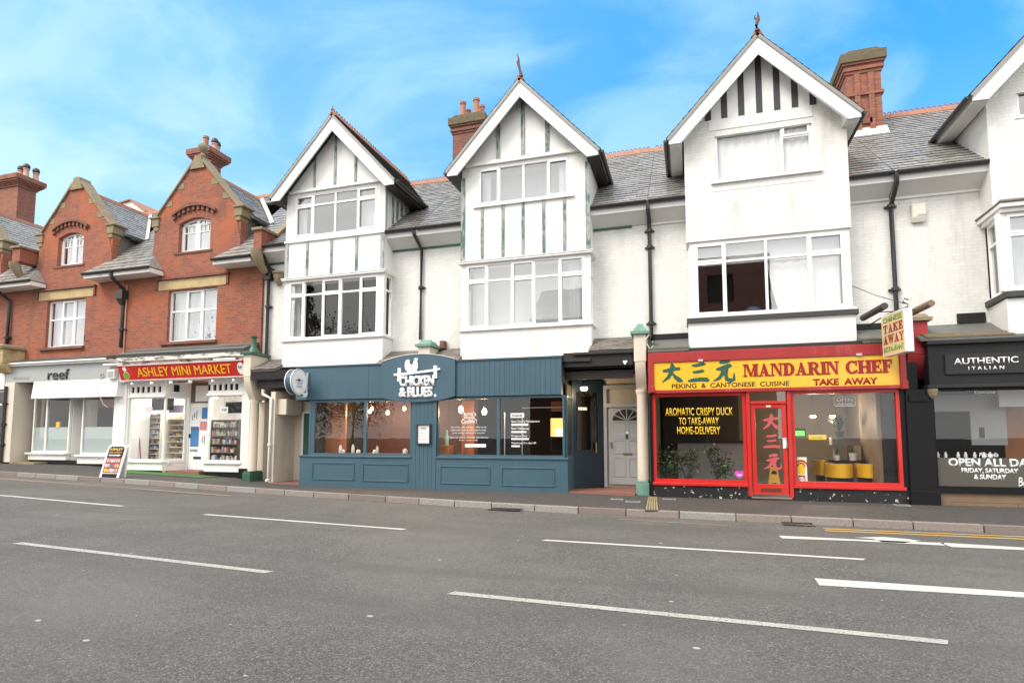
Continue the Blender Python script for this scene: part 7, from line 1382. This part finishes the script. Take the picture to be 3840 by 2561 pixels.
a2 = r0 + .105; MB().box(a2, b_ + .04, ye, ye + .012, c - .28, d + .03).build('board', M_['paper'], po); MB().box(a2 + .01, b_, ye - .004, ye - .0005, c, d - .02).build('picture', M_['yv'], po); MB().box(a2 + .01, b_, ye - .004, ye - .0005, c - .26, c - .02).build('band', M_['dkred'], po); text('OPEN', (a2 + .02, b_ - .02, c - .23, c - .05), ye - .0045, M_['w'], 'lettering', po, .003, bold=.03)
mb = MB(); xm_, zm_ = (a2 + b_)/2, (c + d)/2
for rr0, rr1 in ((.14, .11), (.085, .06)):
    for pl in arc_ring(xm_, zm_, rr0, rr0, rr1, rr1, 0, math.pi, 10): mb.prism(pl, ye - .007, ye - .0045)
mb.build('picture_shape', M_['dkred'], po)
a, b_, c, d = rect('l', 548, 572, 742, 655, YM + .2); ne = thing('neon_sign', 'unlit outlined OPEN welcome sign hanging in the right takeaway window', 'sign', (a, YM + .2, c)); MB().tube([(a, YM + .2, c + .03), (a + .03, YM + .2, c), (b_ - .03, YM + .2, c), (b_, YM + .2, c + .03), (b_, YM + .2, d - .03), (b_ - .03, YM + .2, d), (a + .03, YM + .2, d), (a, YM + .2, d - .03), (a, YM + .2, c + .03)], .009, 6).build('tube', M_['flash'], ne); text('OPEN', (a + .05, b_ - .05, c + (d-c)*.45, d - .03), YM + .2, M_['flash'], 'lettering', ne, .006); text('welcome', (a + .05, b_ - .05, c + .02, c + (d-c)*.38), YM + .2, M_['flash'], 'lettering', ne, .006)
for i, px_ in enumerate((358, 535)):
    x, z = S('l', px_, 755, YM + 2.2); t = thing('ceiling_spot', ('left' if i == 0 else 'right') + ' one of the two small lit spots inside the right takeaway window', 'lamp', (x, YM + 2.2, z), 'lit spots in the takeaway'); MB().lathe(x, YM + 2.2, [(.03, z - .03), (.07, z), (.06, z + .03)], 12).build('bulb', M_['bulb'], t); MB().tube([(x, YM + 2.2, z + .03), (x, YM + 2.2, zw1 + .3)], .01, 5).build('stem', M_['iron'], t); point('lamp_light', (x, YM + 2.1, z - .1), 20, (1, .8, .55), .06, t)
# projecting sign, turned a little towards the street
ps_ = thing('projecting_sign', 'hanging box sign with green and red letters reading CHINESE TAKE AWAY RESTAURANT', 'sign', (4.2, 13.2, 3.6))
FR['P'] = (3300, 1080, 5.6)
yb_, yn = 13.25, 12.45; tl = S('P', 15, 625, yb_); bl = S('P', 65, 1465, yb_); tr = S('P', 495, 400, yn); br_ = S('P', 548, 1320, yn)
xb_ = (tl[0] + bl[0])/2; xn = (tr[0] + br_[0])/2; zt_ = (tl[1] + tr[1])/2; zb_ = (bl[1] + br_[1])/2
U_ = Vector((xn - xb_, yn - yb_, 0)); V_ = Vector((0, 0, zt_ - zb_)); O_ = Vector((xb_, yb_, zb_)); Nn = U_.cross(V_).normalized(); wd = S('P', 700, 700, yn)[0] - S('P', 505, 700, yn)[0]
MB().ext([O_ - Nn*wd, O_, O_ + U_, O_ + U_ - Nn*wd], V_).build('case', M_['upvc'], ps_, bevel=.01)
MB().ext([O_ + U_*.03 + V_*.03, O_ + U_*.97 + V_*.03, O_ + U_*.97 + V_*.97, O_ + U_*.03 + V_*.97], Nn*.004).build('face', plain('pale_orange_face', (.76, .55, .27), .4, .06), ps_)
def osn(a, b, c, d): return O_ + U_*a + V_*c + Nn*.0042, U_*(b - a), V_*(d - c)
text_on('CHINESE', *osn(.1, .92, .80, .93), M_['leafgreen'], 'lettering', ps_, .004, bold=.02); serif('TAKE', *osn(.1, .94, .545, .745), M_['dkred'], 'lettering', ps_, .004); serif('AWAY', *osn(.08, .96, .285, .49), M_['dkred'], 'lettering', ps_, .004); text_on('RESTAURANT', *osn(.08, .94, .09, .215), M_['leafgreen'], 'lettering', ps_, .004, bold=.015)
top_ = O_ + U_*.9 + V_ - Nn*wd*.5; xw = S('p', 550, 1000, YW)[0]
MB().tube([O_ + V_*1.03 - Nn*wd*.5 + Vector((0, 1.1, 0)), O_ + V_*1.03 - Nn*wd*.5, O_ + U_ + V_*1.03 - Nn*wd*.5], .014, 6).build('arm', M_['iron'], ps_)
MB().tube([top_ + Vector((0, 0, .0)), top_ + Vector((.05, 0, .08)), top_ + Vector((-.04, 0, .14)), top_ + Vector((0, 0, .2)), top_ + Vector((.06, 0, .17))], .012, 6).build('hook', M_['iron'], ps_)
for sgn, nm in ((1, 'lamp_tube'), (-1, 'lamp_tube')):
    c_ = O_ + U_*.5 + V_*(1.02 if sgn > 0 else 1.06) + Nn*(.34 if sgn > 0 else -.34 - wd); d_ = U_.normalized()*.42 + Vector((0, 0, .03))
    MB().tube([c_ - d_, c_ + d_], .065, 12).build(nm, M_['post_dark' if sgn > 0 else 'woodlt'], ps_); MB().tube([c_, O_ + U_*.5 + V_*1.02 - Nn*wd*.5], .012, 5).build('lamp_arm', M_['iron'], ps_)
wa = S('p', 118, 840, YW - .03); MB().tube([(wa[0], YW - .02, wa[1]), ((wa[0] + top_.x)/2, (YW + top_.y)/2, (wa[1] + top_.z + .1)/2 - .03), tuple(top_ + Vector((0, 0, .1)))], .008, 5).build('stay_wire', M_['iron'], ps_)
# lead roofs over the two right shopfronts
za1, za0 = zavg(('n', 1700, 1310, YW), ('k', 250, -10, YW)), ztp + .02
for t, a, b_, c, d in ((MD, X0, C0 + .0, za1, za0), (MD, C1 - .0, 4.36, za1, za0)):
    sh = MB().ext([(a, 13.42, d), (a, 13.42, d + .06), (a, YW - .01, c), (a, YW - .01, c - .1)], (b_ - a, 0, 0)).build('canopy_roof', M_['lead'], t)
    MB().box(a + .01, b_ - .01, YW - .025, YW - .001, c + .003, c + .14).build('flashing', M_['char'], t)
    MB().ext([(a + .01, 13.415, d + .062), (a + .01, 13.55, d + .062 + (c - d)*.12), (a + .01, 13.55, d + .075 + (c - d)*.13), (a + .01, 13.415, d + .082)], (b_ - a - .02, 0, 0)).build('moss', M_['lichen'], t)
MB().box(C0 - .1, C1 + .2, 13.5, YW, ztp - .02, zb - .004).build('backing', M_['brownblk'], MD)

# ---------------------------------------------------------------- charcoal Italian restaurant
IT = thing('shopfront', 'charcoal shopfront at the right edge with white lettering and pale timber boards below', 'shopfront', (6, 13.4, .11))
X0 = S('q', 335, 300, YS)[0]; X1 = 11.0; fz0_, fz1_ = zavg(('q', 345, 450, YS), ('q', 1100, 440, YS)), zavg(('q', 330, 100, YS), ('q', 1100, 80, YS))
MB().box(X0, X1, YS, YS + .3, fz0_, fz1_).build('fascia', M_['char'], IT)
MB().box(X0 - .03, X1, YS - .08, YS + .3, fz1_ + .002, fz1_ + .07).box(X0 - .06, X1, YS - .07, YS + .2, fz0_ - .07, fz0_ - .002).build('cornice', M_['char2'], IT, bevel=.01)
lt_ = S('p', 1200, 1215, YW)[1]; MB().ext([(4.50, 13.36, fz1_ + .08), (4.50, 13.36, fz1_ + .13), (4.50, YW - .01, lt_), (4.50, YW - .01, lt_ - .1)], (D0 + .3 - 4.50, 0, 0)).build('canopy_roof', M_['lead'], IT); MB().ext([(4.6, 13.355, fz1_ + .131), (4.6, 13.6, fz1_ + .131 + (lt_ - fz1_ - .13)*.24), (4.6, 13.6, fz1_ + .15 + (lt_ - fz1_ - .13)*.26), (4.6, 13.355, fz1_ + .155)], (D0 - 4.6, 0, 0)).build('moss', M_['lichen'], IT)
MB().box(S('p', 1145, 1190, YW)[0], D0 - .05, YW - .05, YW - .001, lt_ + .01, lt_ + .22).build('flashing', M_['char'], IT); MB().box(D0 + .2, X1, 13.45, YW, fz1_ + .08, zb - .03).build('backing', M_['char'], IT)
sg = thing('shop_sign', 'charcoal sign plate with white lettering reading AUTHENTIC ITALIAN', 'sign', (6, YS - .03, 2.7)); a = S('q', 477, 270, YS - .03)[0]; c, d = zavg(('q', 485, 358, YS - .03), ('q', 1160, 348, YS - .03)), zavg(('q', 480, 184, YS - .03), ('q', 1160, 165, YS - .03))
xt0 = S('q', 556, 270, YS - .04)[0]; xt1 = S('q', 1122, 255, YS - .04)[0]; xi0, xi1 = S('q', 682, 320, YS - .04)[0], S('q', 996, 310, YS - .04)[0]
MB().box(a, xt1 + (xt0 - a), YS - .04, YS - .001, c, d).build('plate', M_['char2'], sg, bevel=.006); text('AUTHENTIC', (xt0, xt1, zavg(('q', 580, 272, YS - .04), ('q', 1100, 258, YS - .04)), zavg(('q', 580, 218, YS - .04), ('q', 1100, 202, YS - .04))), YS - .041, M_['w'], 'lettering', sg, .006, bold=.012); text('ITALIAN', (xi0, xi1, zavg(('q', 690, 322, YS - .04), ('q', 980, 314, YS - .04)), zavg(('q', 690, 292, YS - .04), ('q', 980, 283, YS - .04))), YS - .041, M_['w'], 'lettering', sg, .006, bold=.015, spacing=1.6)
bp0, bp1 = S('q', 150, 900, YS)[0], S('q', 385, 900, YS)[0]; MB().box(bp0 - .35, bp0 + .3, 13.66, 13.9, .1, 3.3).build('side_wall', M_['black'], IT); MB().box(bp0, bp1, YS + .0, YS + .4, 0, fz0_ - .08).box(bp0 - .02, bp1 + .03, YS - .06, YS + .0, 0, S('q', 280, 1380, YS)[1]).build('black_pilaster', M_['black'], IT, bevel=.01); MB().box(bp0 + .05, bp1 - .08, YS - .05, YS - .001, fz0_ - .32, fz0_ - .2).build('capital', M_['black'], IT); MB().lathe(S('q', 365, 490, YS - .02)[0], YS - .03, [(.03, fz0_ - .28), (.07, fz0_ - .22), (.09, fz0_ - .13), (.09, fz0_ - .08)], 12).build('corbel', M_['stone'], IT)
zi0 = zavg(('q', 430, 1355, YM), ('q', 1160, 1370, YM)); W1 = window(IT, bp1 + .01, 8.6, zi0, fz0_ - .08, YM, (), None, (), .04, .06, .08, 'black', 'shopglass', 0, 'shop_window')
zt_ = zavg(('q', 410, 1090, YM), ('q', 1165, 1095, YM)); bnr = film_mat('taupe_film', (.085, .078, .060), .95); MB().box(bp1 + .05, 8.56, YM + .03, YM + .034, zi0 + .04, zt_).build('window_film', bnr, W1)
T_ = lambda s_, x0, y0, x1, y1, x1m=None, **k: text(s_, (S('q', x0, (y0+y1)/2, YM)[0], x1m or S('q', x1, (y0+y1)/2, YM)[0], S('q', (x0+x1)/2, y1, YM)[1], S('q', (x0+x1)/2, y0, YM)[1]), YM + .0295, M_['w'], 'window_lettering', W1, .003, **k)
xe = S('q', 512, 1130, YM)[0] + (S('q', 1165, 1130, YM)[0] - S('q', 512, 1130, YM)[0]) * 1.18
T_('OPEN ALL DAY', 512, 1098, 1165, 1168, xe, bold=.028); T_('FRIDAY, SATURDAY', 628, 1183, 1128, 1232, bold=.028); T_('& SUNDAY', 738, 1238, 1022, 1282, bold=.028); T_('Pulcinella', 782, 1046, 950, 1082, shear=.3); T_('Ristorante', 735, 495, 925, 528, shear=.3); T_('Book', 1125, 1265, 1300, 1345, shear=.2, bold=.01)
MB().box(bp1 - .02, 9, YM - .06, YM + .1, zi0 - .09, zi0 - .002).build('window_sill', M_['black'], IT); b = MB(); bz = [0, (zi0 - .09)*.5, zi0 - .092]
for k in range(2):
    x = bp1 + .03 + (.22 if k == 0 else 0); b.box(bp1 + .03, x - .006, YM - .01, YM + .1, bz[k] + .002, bz[k+1] - .002) if x > bp1 + .05 else None
    while x < 9: w_ = random.uniform(.8, 1.6); b.box(x, x + w_ - .006, YM - .01, YM + .1, bz[k] + .002, bz[k+1] - .002); x += w_
b.build('timber_boards', M_['woodlt'], IT)
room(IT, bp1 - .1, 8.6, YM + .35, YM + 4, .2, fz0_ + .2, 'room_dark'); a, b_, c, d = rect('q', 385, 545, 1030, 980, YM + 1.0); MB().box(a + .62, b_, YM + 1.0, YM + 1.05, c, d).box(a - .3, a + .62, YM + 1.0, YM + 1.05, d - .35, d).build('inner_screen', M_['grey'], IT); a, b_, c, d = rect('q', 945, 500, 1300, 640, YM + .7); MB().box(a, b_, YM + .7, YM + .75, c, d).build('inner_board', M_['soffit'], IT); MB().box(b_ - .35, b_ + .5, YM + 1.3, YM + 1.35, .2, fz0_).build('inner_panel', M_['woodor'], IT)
for k in range(3): x, z = S('q', 785 + k*16, 870, YM + .99); MB().box(x - .012, x + .012, YM + .985, YM + .999, z - .11, z + .11).build('vent_slot', M_['black'], IT)
for i, px_ in enumerate((412, 480, 590, 655, 735, 815, 872)):
    x, z = S('q', px_, 1030, YM + .3); tumbler('wine_glass', ['first', 'second', 'third', 'fourth', 'fifth', 'sixth', 'seventh'][i] + ' from the left of the glasses in the charcoal shop window', 'glass', x, YM + .3, zt_ - .06, .03, .17, 'flash', 'glasses in the charcoal shop window')
tb = thing('window_table', 'dark ledge table carrying the glasses in the charcoal shop window', 'table', (6, YM + .3, .2)); MB().box(bp1 + .1, 8.4, YM + .15, YM + .55, zt_ - .1, zt_ - .061).build('tabletop', M_['black'], tb); MB().box(bp1 + .3, bp1 + .4, YM + .3, YM + .4, .2, zt_ - .101).build('leg', M_['black'], tb)

# ---------------------------------------------------------------- strip of the next shop at the left edge
LF = thing('shopfront', 'sliver of a dark windowed shopfront cut by the left edge of the picture', 'shopfront', (-25, 14, .6))
x1_ = S('c', 18, 1000, 13.95)[0]
window(LF, x1_ - 4, x1_, 1.2, 3.1, 14.1, [x1_ - .8, x1_ - 2.2], 2.6, (), .07, .07, .07, 'wood_white', 'shopglass', .04, 'shop_window'); MB().box(x1_ - 4, x1_, 14.0, 14.2, .3, 1.19).build('stall_riser', M_['brownblk'], LF)
MB().box(x1_ - 4, x1_ - .02, 13.95, 14.2, 3.12, 3.9).build('fascia', M_['wood_white'], LF); room(LF, x1_ - 4, x1_, 14.3, 17, .5, 3.2, 'room_dark')
xq = S('c', 28, 1000, 13.85)[0]; downpipe(LF, [(xq, 13.85, .55), (xq, 13.85, 3.2)], .05, (1.2, 1.9, 2.6))

# ---------------------------------------------------------------- across the street, behind the camera: seen only as reflections in the panes
OB = thing('brick_house', 'red brick house across the street, seen only reflected in the bay window panes', 'house', (-3, -6, 0))
MB().wall(-9, 4.5, .1, 8.6, -6.3, -6, [(-7.6, -6.2, 5, 6.8), (-4.8, -3.2, 5, 6.8), (-1.4, .2, 5, 6.8), (2, 3.4, 5, 6.8), (-7.8, -5, .6, 3), (-3.5, 1, .6, 3)]).build('wall', M_['redbrick_plain'], OB)
for x0, x1, z0, z1 in ((-7.6, -6.2, 5, 6.8), (-4.8, -3.2, 5, 6.8), (-1.4, .2, 5, 6.8), (2, 3.4, 5, 6.8), (-7.8, -5, .6, 3), (-3.5, 1, .6, 3)):
    w = MB().frame(x0, x1, z0, z1, -6.2, -6.1, .07).build('window', M_['wood_white'], OB); MB().box(x0 + .07, x1 - .07, -6.16, -6.15, z0 + .07, z1 - .07).build('pane', M_['room_dark'], w)
MB().wall(-1.5, 4.5, 8.601, 11.6, -6.3, -6, [(1.2, 2.6, 9, 10.6)]).build('wall', M_['redbrick_plain'], OB); MB().box(1.2, 2.6, -6.2, -6.15, 9, 10.6).build('window', M_['room_dark'], OB)
MB().ext([(-9.2, -5.8, 8.6), (-9.2, -9, 11.2), (-9.2, -12, 8.6)], (7.6, 0, 0)).build('roof', M_['slate'], OB)
def tree(label, x, y, h, r, n, conifer, z0=0):
    t = thing('conifer_tree' if conifer else 'broad_tree', label, 'tree', (x, y, z0), 'trees across the street'); tr = MB(); tr.tube([(x, y, z0), (x + .1, y, z0 + h*.4), (x, y, z0 + h*(.97 if conifer else .7))], [h*.022, h*.016, .02], 8)
    lf = MB(); cl = []
    for i in range(int(26 if not conifer else 60)):
        if conifer: v = random.uniform(.12, 1); a = random.uniform(0, 6.28); rr = r*(1 - v)*random.uniform(.3, 1); cl.append((x + math.cos(a)*rr, y + math.sin(a)*rr, z0 + h*v, .12 + r*.16*(1 - v)))
        else: a = random.uniform(0, 6.28); rr = r*math.sqrt(random.random()); cl.append((x + math.cos(a)*rr, y + math.sin(a)*rr*.8, z0 + h*random.uniform(.35, .95) - rr*.15*h/8, r*.2))
    for c in cl[::3]: tr.tube([(x, y, z0 + max(.2*h, (c[2] - z0)*.75)), c[:3]], [.05, .012], 5)
    for i in range(n):
        c = random.choice(cl); p = Vector([c[k] + random.gauss(0, c[3]) for k in range(3)]); d = Vector((random.gauss(0, 1), random.gauss(0, 1), random.gauss(0, .6))).normalized()*.17; s_ = d.cross(Vector((random.gauss(0, 1), random.gauss(0, 1), 1))).normalized()*.07
        lf.face([p - d*.5, p + s_, p + d*.5, p - s_])
    tr.build('trunk', M_['bark'], t); lf.build('crown', M_['leafb'], t)
for a in (('tall conifer across the street, seen only reflected in the first gable window', -25.5, -6, 13.6, 2.4, 7000, 1), ('broad dark tree across the street, left of the conifer, seen only in reflections', -31, -7, 9.6, 4.2, 9000, 0), ('broad dark tree across the street, right of the conifer, seen only in reflections', -22, -7.5, 9.2, 3.6, 9000, 0), ('smaller dark tree across the street, seen only in the left takeaway window', -2.6, -3.2, 4.6, 2.0, 4200, 0)): tree(*a)

# ---------------------------------------------------------------- small things on the walls and footway
wc_ = MB(); pts = [S('k', *p, 13.5) for p in ((120, 0), (128, 40), (98, 75), (70, 30), (60, -20), (85, -60))]; wc_.tube([(x, 13.48, z) for x, z in pts], .012, 5)
tag(wc_.build('wall_cable', M_['plastic'], None, smooth=True), 'loose white cable looped beside the cream pier above the red shopfront corner', 'cable')
x, z = S('j', 1882, 195, 13.6); t = thing('beam_lamp', 'tiny white lamp fixed to the dark beam above the grey front door', 'lamp', (x, 13.6, z)); MB().box(x - .05, x + .05, 13.59, 13.619, z - .01, z + .03).build('bracket', M_['upvc'], t); MB().lathe(x, 13.57, [(.015, z - .07), (.03, z - .05), (.028, z - .012)], 10).build('shade', M_['upvc'], t)
def foot(fr, px_, py_):
    d = ray(fr, px_, py_); Y = 12.5
    for _ in range(12): Y = d.y * (pz(d.x * Y / d.y, Y) - EYE.z) / d.z
    return d.x * Y / d.y, Y
for lb, px_, py_, w_, h_ in (('small pale access cover in the footway left of the grooved channel', 482, 210, .26, .16), ('square access cover in the footway below the cream pier', 555, 221, .3, .2), ('small access cover in the footway right of the grooved channel', 722, 210, .28, .16), ('rusty access cover in the footway before the black pilaster', 1790, 238, .26, .2)):
    x, y = foot('s', px_, py_); z = pz(x, y) + .006; t = thing('access_cover', lb, 'access cover', (x, y, z), 'access covers in the footway')
    MB().box(x - w_/2, x + w_/2, y - h_/2, y - h_/2 + .025, z - .01, z + .004).box(x - w_/2, x + w_/2, y + h_/2 - .025, y + h_/2, z - .01, z + .004).box(x - w_/2, x - w_/2 + .025, y - h_/2 + .025, y + h_/2 - .025, z - .01, z + .004).box(x + w_/2 - .025, x + w_/2, y - h_/2 + .025, y + h_/2 - .025, z - .01, z + .004).build('rim', M_['grey'], t); MB().box(x - w_/2 + .026, x + w_/2 - .026, y - h_/2 + .026, y + h_/2 - .026, z - .01, z + .001).build('lid', M_['iron'], t)
MB().box(8.61, 11.0, YM - .02, YM + .3, .0, fz0_ - .08).build('end_panel', M_['black'], IT)
